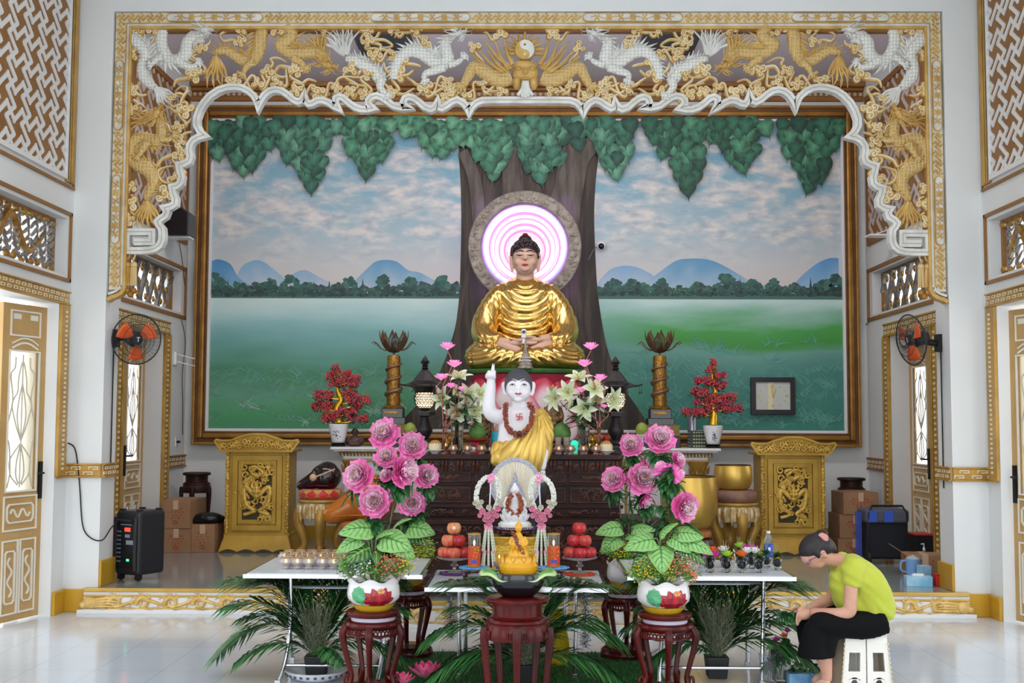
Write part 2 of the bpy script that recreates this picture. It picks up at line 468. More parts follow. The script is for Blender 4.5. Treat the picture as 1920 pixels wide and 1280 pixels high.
g=MB(); g.box2((-AX,YB-.02,ZS),(AX,YB,ZS+.17)); t=g.build('baseboard_back',GOLDB,smooth=0); t['kind']='structure'
YR=Y0-.06
g=MB(); g.box2((-3.9,YR-.03,ZS-.03),(3.9,YR+.012,ZS+.004)); g.box2((-3.9,YR-.02,ZS-.075),(3.9,Y0,ZS-.055))
t=g.build('trim_12',M('stage_lip_gold',(206,170,84),.35,.3,col2=(186,148,66),scale=4),smooth=0,bevel=.006); t['kind']='structure'
w=MB(); w.box2((-3.9,YR-.012,.0),(3.9,Y0,ZS-.03))
t2=w.build('trim_13',WHITE2,smooth=0); t2['kind']='structure'
w=MB()
n=78
pl=[]
for i in range(n*8+1):
 x=-3.95+7.9*i/(n*8); pl.append((x,.028+.009*abs(sin(pi*(x+3.95)/(.22)))))
w.prism([(-3.95,.0)]+[(3.95,.0)]+list(reversed(pl)),YR-.035,YR-.01)
w.build('scalloped_foot',WHITE2,t2,smooth=30)
RELG=M('relief_gold',(206,164,86),.42,.15,col2=(230,198,126),scale=14)
def scroll(mb,x,z,s,flip=1,turns=1.2,y=YR-.018):
 0
 pts=[]; rad=[]
 for i in range(26):
  t=i/25; a=pi*1.05-t*2*pi*turns; r=s*(.42-.30*t)
  pts.append((x+flip*r*cos(a)*1.05,y-.004*t,z+r*sin(a))); rad.append(s*(.12*(1-t)+.055))
 mb.tube(pts,rad,6,sq=.8,up=(0,1,0))
 for a0,ln in((2.5,.55),(3.3,.7),(4.1,.5),(1.7,.45),(.9,.4),(5.0,.35)):
  b=(x+flip*s*.4*cos(a0),y,z+s*.4*sin(a0)); e=(x+flip*s*(.4+ln)*cos(a0+.35),y,z+s*(.4+ln*.75)*sin(a0+.35))
  mid=(x+flip*s*(.45+ln*.5)*cos(a0-.1),y-.004,z+s*(.42+ln*.4)*sin(a0-.1))
  mb.tube(spline([b,mid,e],4),[s*.105*(1-k/8)+.001 for k in range(9)],5,sq=.7,up=(0,1,0))
w=MB(); zr=.089; N=30
for i in range(29):
 x=-3.62+i*(7.24/29)
 w.tube([(x+.25*q/10,YR-.016,zr+.03*cos(pi*q/10)*(1 if i%2 else-1))for q in range(11)],[.018-.0008*q for q in range(11)],6,up=(0,1,0))
for i in range(N):
 x=-3.62+i*(7.24/(N-1))
 if abs((i%10)-5)<.5:
  for k in range(-2,3):
   w.tube([(x,YR-.016,zr-.03),(x+k*.022,YR-.022,zr+.008),(x+k*.035,YR-.018,zr+.04-abs(k)*.008)],[.012,.013,.003],6,up=(0,1,0))
  for sx in(-1,1):scroll(w,x+sx*.1,zr-.005,.075,-sx)
  w.ball((x,YR-.02,zr),(.017,.014,.02),8,6)
 else:scroll(w,x,zr,.13,1 if i<N/2 else-1)
 w.tube([(x-.13,YR-.016,zr-.04),(x-.05,YR-.02,zr-.052),(x+.06,YR-.02,zr-.045),(x+.13,YR-.016,zr-.04)],[.006,.009,.009,.006],5,up=(0,1,0))
for sx in(-1,1):
 w.ball((sx*3.84,YR-.02,zr),(.075,.035,.055),12,8); w.ball((sx*3.90,YR-.03,zr-.02),(.035,.03,.03),8,6)
 for k in range(4):w.tube([(sx*3.8,YR-.02,zr+.03-.02*k),(sx*3.68,YR-.025,zr+.045-.025*k),(sx*3.56,YR-.02,zr+.03-.022*k)],[.02,.014,.003],6,up=(0,1,0))
w.build('scroll_relief',RELG,t2,smooth=60)
YC=9.82
mb=MB(); mb.box2((-1.72,YC,0),(1.72,Y0,ZS)); struct('floor',mb,STAGEM,smooth=0)
g=MB()
for za,zb_,e in((ZS-.03,ZS+.004,.03),(ZS-.075,ZS-.055,.02)):
 g.box2((-1.72-e,YC-e,za),(1.72+e,YC+.02,zb_))
 for sx in(-1,1):g.box2((sx*1.70,YC+.02,za),(sx*(1.72+e),Y0-.05,zb_))
t3=g.build('trim_14',MATS['stage_lip_gold'],smooth=0,bevel=.006); t3['kind']='structure'
w=MB(); w.box2((-1.73,YC-.012,0),(1.73,Y0-.05,ZS-.03)); t4=w.build('trim_15',WHITE2,smooth=0); t4['kind']='structure'
w=MB(); pl=[(-1.76+3.52*i/320,.028+.009*abs(sin(pi*(3.52*i/320)/.22)))for i in range(321)]
w.prism([(-1.76,0)]+[(1.76,0)]+list(reversed(pl)),YC-.035,YC-.01); w.build('scalloped_foot',WHITE2,t4,smooth=30)
w=MB(); YR_=YR; YR=YC
for i in range(14):
 x=-1.62+i*(3.24/13); scroll(w,x,zr,.13,1 if i<7 else-1,y=YC-.018)
 w.tube([(x-.13,YC-.016,zr-.04),(x-.05,YC-.02,zr-.052),(x+.06,YC-.02,zr-.045),(x+.13,YC-.016,zr-.04)],[.006,.009,.009,.006],5,up=(0,1,0))
w.build('scroll_relief',RELG,t4,smooth=60); YR=YR_
LEAFP=M('door_ochre_paint',(196,160,104),.42,col2=(186,148,92),scale=3)
GLASSF=M('frosted_door_glass',(252,246,228),.6,trans=.8,ior=1.15)
GLASSA=M('clear_door_glass',(255,255,255),.25,trans=1,ior=1.05)
IRON=M('glass_tracery',(206,198,176),.5)
def tracery(mb,x0,x1,z0,z1,y,r=.006):
 0
 w,h,cx=x1-x0,z1-z0,(x0+x1)/2
 F=lambda u,v:(cx+u*w/2,y,z0+v*h)
 for s in(-1,1):
  for pts in([(0,.35),(.35,.45),(.62,.55),(.75,.62),(.55,.68),(.35,.72),(.3,.82),(.12,.92),(0,.95)],[(0,.35),(.3,.5),(.3,.6),(.16,.7),(0,.78)],[(0,.33),(.5,.26),(.8,.2),(.72,.1),(.4,.05),(.15,.02)],[(0,.33),(.25,.2),(.3,.1),(.1,.03)],[(.95,0),(.75,.12),(.85,.3),(.98,.36)],[(.98,.5),(.7,.66),(.9,.84),(.6,.9),(.55,.98)]):
   mb.tube(spline([F(s*u,v)for u,v in pts],5),r,5)
 mb.tube([F(0,.0),F(0,1)],r,5)
def door_leaf(name,xf,w,h,glass=None):
 0
 fr=MB(xf); t_=.045; st=w*.17
 g0,g1=h*.405,h*.85
 fr.box2((0,0,0),(st,t_,h)); fr.box2((w-st,0,0),(w,t_,h)); fr.box2((st,0,g1),(w-st,t_,h)); fr.box2((st,.004,0),(w-st,t_-.004,g0))
 o=fr.build(name,LEAFP,smooth=0,bevel=.004); o['kind']='structure'
 gl=MB(xf); gl.box2((st,t_*.4,g0),(w-st,t_*.6,g1)); gl.build('glass_pane',glass or GLASSF,o,smooth=0)
 tr=MB(xf); tracery(tr,st+.02,w-st-.02,g0+.03,g1-.03,t_*.3); tr.build('tracery',IRON,o)
 pm=MB(xf)
 def frame(a,b,c,d,ww=.014,y=-.008):pm.ribbon([(a,c),(b,c),(b,d),(a,d)],ww,y,.005,closed=True)
 frame(st-.005,w-st+.005,g0-.0,g1); m0=(st+w-st)/2
 ar=[(st+.02+i*(w-2*st-.04)/12,g1+.02+.05*sin(pi*i/12))for i in range(13)]; pm.ribbon(ar,.016,-.008,.005); pm.ribbon([(x,z+.04)for x,z in ar],.012,-.008,.005)
 frame(st,w-st,g1+.13,h-.06)
 pm.box2((st+.03,-.004,h-.13),(w/2-.06,.005,h-.085)); pm.box2((w/2+.06,-.004,h-.13),(w-st-.03,.005,h-.085))
 frame(st-.02,w-st+.02,g0*.70,g0*.96); e=.02
 def plaque(a,b,c,d):
  rx,rz=(b-a)/2,(d-c)/2; cx,cz=(a+b)/2,(c+d)/2; k=min(rx,rz)*.35
  pm.ribbon([(cx-rx+k,cz-rz),(cx+rx-k,cz-rz),(cx+rx,cz-rz+k),(cx+rx,cz+rz-k),(cx+rx-k,cz+rz),(cx-rx+k,cz+rz),(cx-rx,cz+rz-k),(cx-rx,cz-rz+k)],.012,-.01,.005,closed=True)
  L=max(rx,rz)*.75
  sp=[]
  for i in range(21):
   u=-1+i/10; v=sin(u*pi*2)*.45*min(rx,rz)
   sp.append((cx+u*L,cz+v)if rx>rz else(cx+v,cz+u*L))
  pm.ribbon(sp,.011,-.01,.005)
 plaque(st+.02,w-st-.02,g0*.76,g0*.9)
 for a,b in((st-.02,w/2-.015),(w/2+.015,w-st+.02)):
  frame(a,b,g0*.06,g0*.62); plaque(a+.035,b-.035,g0*.14,g0*.54)
 pm.build('panel_moulding',M('door_white_moulding',(232,228,214),.45),o,smooth=0)
 return o
DARKM=M('dark_door_hardware',(40,38,38),.4,.6)
k=0
for side in(-1,1):
 w_,h_=.56,2.66
 if side<0:X=MX.Translation((-4.2,10.22,.02))@MX.Rotation(R(-90-15),4,'Z')
 else:X=MX.Translation((4.2,10.22,.02))@MX.Rotation(R(-90+15),4,'Z')
 if side<0:X=X@MX(((-1,0,0,w_),(0,-1,0,0),(0,0,1,0),(0,0,0,1)))
 d=door_leaf('door_%d'%(1 if side<0 else 2),X,w_,h_)
 hb=MB(X); hx=w_*.92 if side<0 else w_*.08
 hb.box2((hx-.02,-.02,1.0),(hx+.02,0,1.32)); hb.tube([(hx,-.02,1.22),(hx,-.045,1.22),(hx+(-.07 if side<0 else.07),-.045,1.22)],.01,8)
 hb.build('door_handle',DARKM,d)
 for j,(ya,yb)in enumerate(((12.44,13.165),(13.175,13.9))):
  w2=yb-ya; X=wallxf(side,side*(AX+.21))@MX.Translation((ya if side<0 else-yb,0,ZS))
  d=door_leaf('door_%d'%(3+j+(0 if side<0 else 2)),X,w2,DZ-ZS,GLASSA)
  if j==1:
   hx=w2*.09 if side<0 else w2*.91; hb=MB(X); hb.box2((hx-.018,-.02,.86),(hx+.018,0,1.2)); hb.tube([(hx,-.02,1.08),(hx,-.06,1.08),(hx+(.12 if side<0 else-.12),-.06,1.08)],.01,8)
   hb.build('door_handle',DARKM,d)
SILV=M('silvered_carving',(168,162,156),.35,.35,col2=(120,112,104),scale=9)
GCARV=M('gilded_carving',(190,140,58),.35,.4,col2=(140,98,40),scale=12)
PANEB=M('window_sky_glass',(250,250,250),.1,trans=1,ior=1.02)
nwin=0
for side in(-1,1):
 sg=1 if side<0 else-1
 for hall in(1,0):
  ya,yb,z0,z1,x=(8.6,10.40,2.99,3.50,HX)if hall else(12.5,14.58,3.04,3.56,AX)
  xf=wallxf(side,side*(x+.13)); a,b=min(sg*ya,sg*yb),max(sg*ya,sg*yb); nwin+=1
  f=MB(xf); f.ribbon([(a+.015,z0+.015),(b-.015,z0+.015),(b-.015,z1-.015),(a+.015,z1-.015)],.03,-.02,.03,closed=True)
  o=f.build('window_%d'%nwin,BROWN,smooth=0); o['kind']='structure'
  gl=MB(xf); gl.box2((a+.01,.05,z0+.01),(b-.01,.056,z1-.01)); gl.build('glass_pane',PANEB,o,smooth=0)
  s1=MB(xf); g1=MB(xf); rr=random.Random(5+nwin)
  if hall:
   for r in range(7):
    for c in range(10):
     xx=a+.1+c*(b-a-.15)/9.5; zz=z0+.08+r*(z1-z0-.14)/6.3
     pts=[(xx+u*.15+.0,-.01+.008*cos(u*6),zz+.028*sin(u*7+r)+u*.02*(1 if c%2 else-1))for u in[q/8 for q in range(9)]]
     s1.tube(pts,[.012,.017,.018,.017,.015,.013,.011,.008,.004],6,up=(0,1,0))
   for c in range(12):
    for zz in(z0+.05,z1-.05):
     g1.ball((a+.05+c*(b-a-.1)/11+rr.uniform(-.02,.02),-.015,zz+rr.uniform(-.015,.02)),(.045,.025,.032),8,6)
   bd=spline([(a+.1,0,z0+.1),(a+.35,0,z1-.12),(a+.6,0,z0+.16),(a+.9,0,z1-.1),(a+1.25,0,z0+.14),(a+1.6,0,z1-.16)],8)
   g1.tube(bd,[.02+.022*sin(pi*i/(len(bd)-1))for i in range(len(bd))],8,up=(0,1,0))
  else:
   for u in range(-2,16):
    for dirn in(1,-1):
     xx=a+u*.16
     p=clip((xx,z0),(xx+dirn*.34,z1),a+.02,b-.02,z0+.02,z1-.02)
     if p and(u+(dirn>0))%2==0:
      for off in(-.022,0.022):
       q=[(p[0][0]+off,p[0][1]),(p[1][0]+off,p[1][1])]; s1.ribbon(q,.018,-.025-.01*dirn,.01)
    for r in range(3):g1.ball((a+.06+u*.145+.06*(r%2),-.005,z0+.1+r*.16),(.03,.02,.04),8,6)
  s1.build('wave_carving' if hall else 'lattice_carving',SILV,o); g1.build('gilded_carving',GCARV,o)
YM=14.76
def XZ(px,py,Y=YM):
 p=P(px,py,Y); return(p.x,p.z)
mx0,mz1=XZ(395,228); mx1,mz0=XZ(1574,806)
mz1=XZ(985,229)[1]; mz0=XZ(985,805)[1]; mx0=-(mx1-mx0)/2; mx1=-mx0
zh=XZ(985,557)[1]
MUR=thing('landscape_mural','huge framed mural of a bodhi tree, lake and blue hills on the back wall','mural',(0,YM,0))
m,nt,b=newmat('mural_paint'); L=nt.links
tc=nd(nt,'ShaderNodeTexCoord'); sp=nd(nt,'ShaderNodeSeparateXYZ'); L.new(tc.outputs['Object'],sp.inputs[0])
mr=nd(nt,'ShaderNodeMapRange'); mr.inputs[1].default_value=mz0; mr.inputs[2].default_value=mz1; L.new(sp.outputs['Z'],mr.inputs[0])
hz=(zh-mz0)/(mz1-mz0)
wob=nd(nt,'ShaderNodeTexNoise'); wob.inputs['Scale'].default_value=.9; wob.inputs['Detail'].default_value=6
mpw=nd(nt,'ShaderNodeMapping'); mpw.inputs['Scale'].default_value=(.5,1,2.2); L.new(tc.outputs['Object'],mpw.inputs[0]); L.new(mpw.outputs[0],wob.inputs[0])
wm=nd(nt,'ShaderNodeMath',operation='MULTIPLY_ADD'); wm.inputs[1].default_value=.22; wm.inputs[2].default_value=-.11; L.new(wob.outputs['Fac'],wm.inputs[0])
ad=nd(nt,'ShaderNodeMath',operation='ADD'); L.new(mr.outputs[0],ad.inputs[0]); L.new(wm.outputs[0],ad.inputs[1])
low=ramp(nt,[(0,(66,140,98)),(.07,(72,154,98)),(.13,(98,158,130)),(.19,(72,138,104)),(.27,(112,168,164)),(.33,(140,190,190)),(.40,(186,216,216)),(.44,(206,226,222))])
L.new(ad.outputs[0],low.inputs[0])
lowr=ramp(nt,[(0,(52,126,112)),(.16,(66,132,122)),(.25,(104,158,146)),(.285,(64,146,62)),(.34,(70,158,74)),(.38,(140,190,170)),(.42,(190,218,214))])
L.new(ad.outputs[0],lowr.inputs[0])
mrx=nd(nt,'ShaderNodeMapRange'); mrx.inputs[1].default_value=.4; mrx.inputs[2].default_value=1.8; L.new(sp.outputs['X'],mrx.inputs[0])
mlr=nd(nt,'ShaderNodeMixRGB'); L.new(mrx.outputs[0],mlr.inputs[0]); L.new(low.outputs[0],mlr.inputs[1]); L.new(lowr.outputs[0],mlr.inputs[2])
sky=ramp(nt,[(hz,(216,204,196)),(hz+.10,(200,200,202)),(hz+.2,(166,190,200)),(hz+.34,(136,178,196)),(1,(104,160,184))])
L.new(mr.outputs[0],sky.inputs[0])
cl=nd(nt,'ShaderNodeTexNoise'); cl.inputs['Scale'].default_value=2.3; cl.inputs['Detail'].default_value=9; cl.inputs['Roughness'].default_value=.55; cl.inputs['Distortion'].default_value=.25
mpc=nd(nt,'ShaderNodeMapping'); mpc.inputs['Scale'].default_value=(.75,1,1.75); mpc.inputs['Location'].default_value=(3.1,0,.4); L.new(tc.outputs['Object'],mpc.inputs[0]); L.new(mpc.outputs[0],cl.inputs[0])
cm=ramp(nt,[(.40,(0,0,0,1)),(.56,(1,1,1,1))]); L.new(cl.outputs['Fac'],cm.inputs[0])
cf=nd(nt,'ShaderNodeMapRange'); cf.inputs[1].default_value=hz+.08; cf.inputs[2].default_value=hz+.22; L.new(mr.outputs[0],cf.inputs[0])
cmu=nd(nt,'ShaderNodeMath',operation='MULTIPLY'); L.new(cm.outputs[0],cmu.inputs[0]); L.new(cf.outputs[0],cmu.inputs[1])
vo=nd(nt,'ShaderNodeTexNoise'); vo.inputs['Scale'].default_value=6; vo.inputs['Detail'].default_value=8; L.new(mpc.outputs[0],vo.inputs[0])
cc=ramp(nt,[(.35,(164,180,192)),(.5,(200,202,204)),(.62,(222,218,212)),(.75,(192,194,200))]); L.new(vo.outputs['Fac'],cc.inputs[0])
sm=nd(nt,'ShaderNodeMixRGB'); L.new(cmu.outputs[0],sm.inputs[0]); L.new(sky.outputs[0],sm.inputs[1]); L.new(cc.outputs[0],sm.inputs[2])
hs=nd(nt,'ShaderNodeMath',operation='GREATER_THAN'); hs.inputs[1].default_value=hz; L.new(mr.outputs[0],hs.inputs[0])
fin=nd(nt,'ShaderNodeMixRGB'); L.new(hs.outputs[0],fin.inputs[0]); L.new(mlr.outputs[0],fin.inputs[1]); L.new(sm.outputs[0],fin.inputs[2])
L.new(fin.outputs[0],b.inputs['Base Color']); b.inputs['Roughness'].default_value=.55
mb=MB(); mb.box2((mx0-.03,0,mz0-.03),(mx1+.03,.05,mz1+.03)); mb.build('canvas',m,MUR,smooth=0)
PAINT=MCOL('mural_brush_colour',.6)
def Q(px,py):return XZ(px,py)
def hill(pts,layer,top,bot):
 pts=spline(pts,5); zb=zh-.02; zt=max(z for x,z in[Q(*p)for p in pts])
 vs=[]; cs=[]; fs=[]
 for i,p in enumerate(pts):
  x,z=Q(*p); z=max(z,zb+.005); n=NZ.noise(V((x*3,z*4,layer)))
  for k in range(5):
   t=k/4; zz=zb+(z-zb)*t; f=min(1,max(0,(zz-zb)/(zt-zb)))
   f2=f+.25*NZ.noise(V((x*6,zz*5,layer+2)))
   vs.append((x,-.0008*layer,zz)); cs.append(lin(tuple(a+(b_-a)*max(0,min(1,f2))for a,b_ in zip(bot,top))))
 n=len(pts)
 for i in range(n-1):
  for k in range(4):fs.append((i*5+k,(i+1)*5+k,(i+1)*5+k+1,i*5+k+1))
 mb=MB(); mb.add(vs,fs,cs); mb.build('painted_hill',PAINT,MUR,smooth=0)
BL,PALE=(92,152,192),(206,206,212)
hill([(500,556),(540,520),(570,506),(600,520),(650,545)],1,(140,176,206),PALE)
hill([(430,556),(450,505),(470,490),(490,489),(520,510),(560,545),(600,556)],2,(124,172,206),PALE)
hill([(396,490),(410,486),(432,495),(450,522),(490,545),(520,556)],3,(70,138,190),(150,184,208))
hill([(620,556),(660,530),(690,502),(705,490),(725,487),(745,491),(765,506),(790,512),(830,535),(862,552)],2,BL,PALE)
hill([(1110,545),(1140,508),(1170,498),(1200,503),(1230,520),(1260,545)],1,(130,172,208),PALE)
hill([(1190,545),(1230,515),(1265,490),(1290,485),(1330,487),(1370,505),(1410,530),(1440,548)],2,BL,(196,206,216))
hill([(1475,550),(1500,520),(1530,495),(1555,484),(1572,484)],3,(84,146,200),(176,200,218))
mb=MB(); rr=random.Random(3)
def blobtree(px,base,h,w,c,conifer=False,lay=0):
 x,z=Q(px,base); s=S(YM); n=34 if not conifer else 9
 if conifer:
  mb.col(tuple(u*.8 for u in c)); mb.add([(x-w*s*.35,-.003-lay,z),(x+w*s*.35,-.003-lay,z),(x+w*s*.1,-.003-lay,z+h*s*.6),(x,-.003-lay,z+h*s),(x-w*s*.1,-.003-lay,z+h*s*.6)],[(0,1,2,3,4)]); return
 for i in range(n):
  t=rr.random(); yy=h*(.12+.8*t); ww=w*.5*(1-.75*t*t); xx=rr.uniform(-ww,ww); r=rr.uniform(.10,.17)*min(h,w)
  k=rr.uniform(.65,1.2)+(.25 if t>.4 else 0)
  mb.col(tuple(min(255,u*k)for u in c)); cx,cz=x+xx*s,z+yy*s
  pts=[(cx+r*s*(1+.25*sin(3*a+i))*cos(a),-.003-lay-.00008*i,cz+r*s*.8*(1+.2*cos(4*a+i))*sin(a))for a in[2*pi*q/9 for q in range(9)]]
  mb.add(pts,[tuple(range(9))])
x=392
while x<1580:
 if not(872<x<1108):
  h=rr.uniform(16,30); w=rr.uniform(22,34)
  blobtree(x,556+rr.uniform(-1,1),h,w,(48+rr.uniform(-8,8),76+rr.uniform(-8,10),72),lay=rr.random()*.001)
 x+=rr.uniform(7,13)
for px,h,w in((402,45,44),(505,36,40),(545,42,42),(655,38,40),(720,42,40),(770,38,36),(830,40,44),(1150,36,40),(1185,34,40),(1240,34,36),(1360,44,52),(1410,34,36),(1450,34,36),(1545,34,36),(1568,44,40)):
 blobtree(px,556,h,w,(46,82,76),lay=.0015)
for px,h in((427,34),(460,26),(588,30),(617,32),(680,36),(800,26),(1388,36),(1520,38),(1574,30),(1330,24)):blobtree(px,556,h,16,(40,72,68),True,.0012)
mb.col((70,110,100)); a,c=Q(392,558),Q(1580,554); mb.add([(mx0,-.0025,zh-.02),(mx1,-.0025,zh-.02),(mx1,-.0025,zh+.045),(mx0,-.0025,zh+.045)],[(0,1,2,3)])
mb.build('painted_treeline',PAINT,MUR,smooth=0)
mb=MB(); rr=random.Random(11); SK=[.003]
def stroke(px,py,ln,ang,bend,w,c):
 x,z=Q(px,py); s=S(YM); L_=[]; R_=[]; SK[0]+=.0000025
 for i in range(6):
  t=i/5; a=ang+bend*t;
  if i:x+=ln*s/5*cos(a); z+=ln*s/5*sin(a)
  ww=w*s*(1-t)*.5+.0006
  L_.append((x-ww*sin(a),-SK[0],z+ww*cos(a))); R_.append((x+ww*sin(a),-SK[0],z-ww*cos(a)))
 mb.col(c); mb.add(L_+R_,[(i,6+i,7+i,i+1)for i in range(5)])
for i in range(330):
 px=rr.uniform(395,1572); right=px>985
 py=(rr.uniform(640,800)if right else rr.uniform(690,800))
 if right and py<690 and rr.random()<.3:continue
 if 880<px<1100:continue
 n=rr.randint(4,8); k=rr.random()
 base=(98,156,132)if not right else(92,156,144)
 if rr.random()<.2 and py>740 and not right:base=(150,190,170)
 for j in range(n):
  a=pi/2+rr.uniform(-1.0,1.0); c=tuple(u+rr.uniform(-14,14)for u in base)
  stroke(px+rr.uniform(-10,10),py+rr.uniform(-3,5),rr.uniform(12,34),a,(1 if a<pi/2 else-1)*-rr.uniform(.3,1.2),rr.uniform(1.2,2.6),c)
mb.build('painted_grass',PAINT,MUR,smooth=0)
mt,nt,b=newmat('mural_trunk_paint'); L=nt.links
tc=nd(nt,'ShaderNodeTexCoord'); mp=nd(nt,'ShaderNodeMapping'); mp.inputs['Scale'].default_value=(5.5,1,.5); L.new(tc.outputs['Object'],mp.inputs[0])
n1=nd(nt,'ShaderNodeTexNoise'); n1.inputs['Scale'].default_value=1.3; n1.inputs['Detail'].default_value=7; n1.inputs['Distortion'].default_value=.6; L.new(mp.outputs[0],n1.inputs[0])
r1=ramp(nt,[(.3,(26,21,18)),(.47,(50,40,33)),(.58,(78,65,54)),(.7,(38,31,26))]); L.new(n1.outputs['Fac'],r1.inputs[0]); L.new(r1.outputs[0],b.inputs['Base Color']); b.inputs['Roughness'].default_value=.6
mb=MB()
lft=spline([(868,236),(860,280),(863,330),(865,400),(864,470),(862,540),(856,600),(846,640),(832,680),(812,720),(785,755),(750,790),(720,806)],4)
rgt=spline([(1122,236),(1122,290),(1117,340),(1114,400),(1116,470),(1120,540),(1128,600),(1138,650),(1152,690),(1172,730),(1198,768),(1222,806)],4)
vs=[]; fs=[]; W=40
n=min(len(lft),len(rgt))
for i in range(n):
 t=i/(n-1)
 l,r=lft[int(t*(len(lft)-1))],rgt[int(t*(len(rgt)-1))]
 for k in range(W+1):
  u=k/W; x,z=Q(l[0]+(r[0]-l[0])*u,l[1]+(r[1]-l[1])*u)
  e=sin(pi*u)**.35; d=.012+.02*e*(1+.8*NZ.noise(V((u*9+.3*sin(t*5),t*2,1))))
  vs.append((x,-d*e-.004,z))
for i in range(n-1):
 for k in range(W):a=i*(W+1)+k; fs.append((a,a+W+1,a+W+2,a+1))
mb.add(vs,fs); mb.build('painted_trunk',mt,MUR,smooth=80)
mb=MB(); br=[]
for pts,r in(([(1048,470),(1056,400),(1068,350),(1085,300),(1112,270),(1122,262)],[34,32,27,20,16,14]),([(1062,360),(1066,310),(1075,270),(1090,238)],[24,20,17,16]),([(905,500),(898,400),(888,330),(868,285)],[14,13,12,10]),([(960,420),(962,340),(956,280),(958,240)],[18,20,16,14])):
 br=[(x,-.05,z)for x,z in[Q(*p)for p in spline(pts,4)]]
 rad=[q[0]*S(YM)for q in spline([(q,)for q in r],4)]
 mb.tube(br,rad,10,sq=.12,up=(0,1,0))
mb.build('painted_branches',M('mural_branch_paint',(104,96,88),.6,col2=(70,60,54),scale=4,stretch=(4,1,.6)),MUR)
mb=MB(); rr=random.Random(5)
env=[(390,300),(410,315),(425,295),(460,345),(500,305),(515,268),(530,300),(545,318),(560,292),(585,375),(615,300),(640,272),(665,300),(690,345),(720,318),(745,268),(770,282),(800,290),(835,315),(862,298),(885,300),(905,312),(927,356),(950,312),(965,300),(985,300),(1010,358),(1042,335),(1060,300),(1085,300),(1110,272),(1130,330),(1152,350),(1172,310),(1190,250),(1212,250),(1228,310),(1260,330),(1287,378),(1312,320),(1325,262),(1340,300),(1360,312),(1385,336),(1410,330),(1425,285),(1438,240),(1458,270),(1480,312),(1518,378),(1545,335),(1560,290),(1580,282)]
def envy(x):
 for(a,ya),(b_,yb)in zip(env[:-1],env[1:]):
  if a<=x<=b_:return ya+(yb-ya)*(x-a)/(b_-a)
 return 260
def leaf(px,py,s,tilt,base,lay):
 0
 k=S(YM); x,z=Q(px,py); outl=[(0,0),(.2,.07),(.38,.0),(.47,-.16),(.48,-.36),(.42,-.54),(.28,-.72),(.10,-.88),(.03,-1.0),(.0,-1.26)]
 full=outl+[(-a,b_)for a,b_ in reversed(outl[1:-1])]; ca,sa=cos(tilt),sin(tilt)
 T=lambda u,w:(x+k*s*(ca*u-sa*w),-lay,z+k*s*(sa*u+ca*w))
 dk=tuple(u*.55 for u in base); lt=tuple(min(255,u*1.2+8)for u in base)
 vs=[T(*p)for p in full]; cs=[lin(dk if i%3 else base)for i in range(len(full))]
 mid=[(0,-.05),(0,-.4),(0,-.8)]; b0=len(vs)
 vs+=[T(*p)for p in mid]; cs+=[lin(base),lin(lt),lin(base)]
 N=len(outl); fs=[]
 seq=list(range(N))
 att=[0,0,0,1,1,1,2,2,2,2]
 for i in range(N-1):
  fs.append((seq[i],b0+att[i],seq[i+1]))if att[i]==att[i+1]else fs.append((seq[i],b0+att[i],b0+att[i+1],seq[i+1]))
 seq2=[0]+list(range(len(full)-1,N-1,-1))+[N-1]
 for i in range(N-1):
  fs.append((seq2[i+1],b0+att[i],seq2[i]))if att[i]==att[i+1]else fs.append((seq2[i+1],b0+att[i+1],b0+att[i],seq2[i]))
 mb.add(vs,fs,cs)
 w=.008*s*k;
 mb.add([(x-w,-lay-.0002,z),(x+w,-lay-.0002,z),T(.006,-.75),T(-.006,-.75)],[(0,1,2,3)],[lin(tuple(min(255,u*1.25+10)for u in base))]*4)
lv=[]
y=224
while y<372:
 x=394+rr.uniform(0,12)
 while x<1576:
  e=envy(x)
  if y+40<e+4:
   lv.append((x+rr.uniform(-5,5),y+rr.uniform(-7,7)))
  x+=rr.uniform(15,22)
 y+=14.5
lv=[l for l in lv if not(l[1]+34>envy(l[0]))]
for(xa_,ya_),(xm,ym),(xb_,yb_)in zip(env[:-2],env[1:-1],env[2:]):
 if ym>ya_ and ym>yb_:lv+=[(xm,ym-38),(xm-13,ym-58),(xm+13,ym-60),(xm-4,ym-76),(xm+22,ym-80),(xm-24,ym-80)]
lv.sort(key=lambda l:-l[1]+rr.uniform(0,46))
for i,(x,y)in enumerate(lv):
 dense=rr.random(); warm=1 if 640<x<960 else 0
 base=rr.choice([(52,110,90),(42,96,78),(66,122,98),(34,80,66),(58,116,94),(84,140,114)])
 if warm:base=(base[0]+8,base[1]+12,base[2]+5)
 if x>1180:base=(base[0]*.8,base[1]*.92,base[2]*.86)
 leaf(x,min(y,999),rr.uniform(27,36),rr.uniform(-.35,.35),base,.074+.000025*i)
mb.build('painted_leaves',PAINT,MUR,smooth=0)
def frame_ring(name,a,b_,y0,y1,mat,bev=.006):
 0
 f=MB()
 for(xa,xb,za,zb)in((mx0-b_,mx0-a,mz0-b_,mz1+b_),(mx1+a,mx1+b_,mz0-b_,mz1+b_),(mx0-a,mx1+a,mz1+a,mz1+b_),(mx0-a,mx1+a,mz0-b_,mz0-a)):
  f.box2((xa,y0,za),(xb,y1,zb))
 return f.build(name,mat,MUR,smooth=0,bevel=bev)
FG=M('frame_gold',(164,116,48),.35,.35,col2=(134,92,36),scale=5); FB=M('frame_brown',(112,76,42),.45,.1,col2=(96,64,36),scale=5)
frame_ring('white_fillet',0,.035,-.045,.05,WHITE2,.004)
frame_ring('inner_roll',.035,.06,-.06,.05,FB)
frame_ring('gold_roll',.06,.125,-.095,.05,FG,.02)
frame_ring('brown_hollow',.125,.165,-.06,.05,FB)
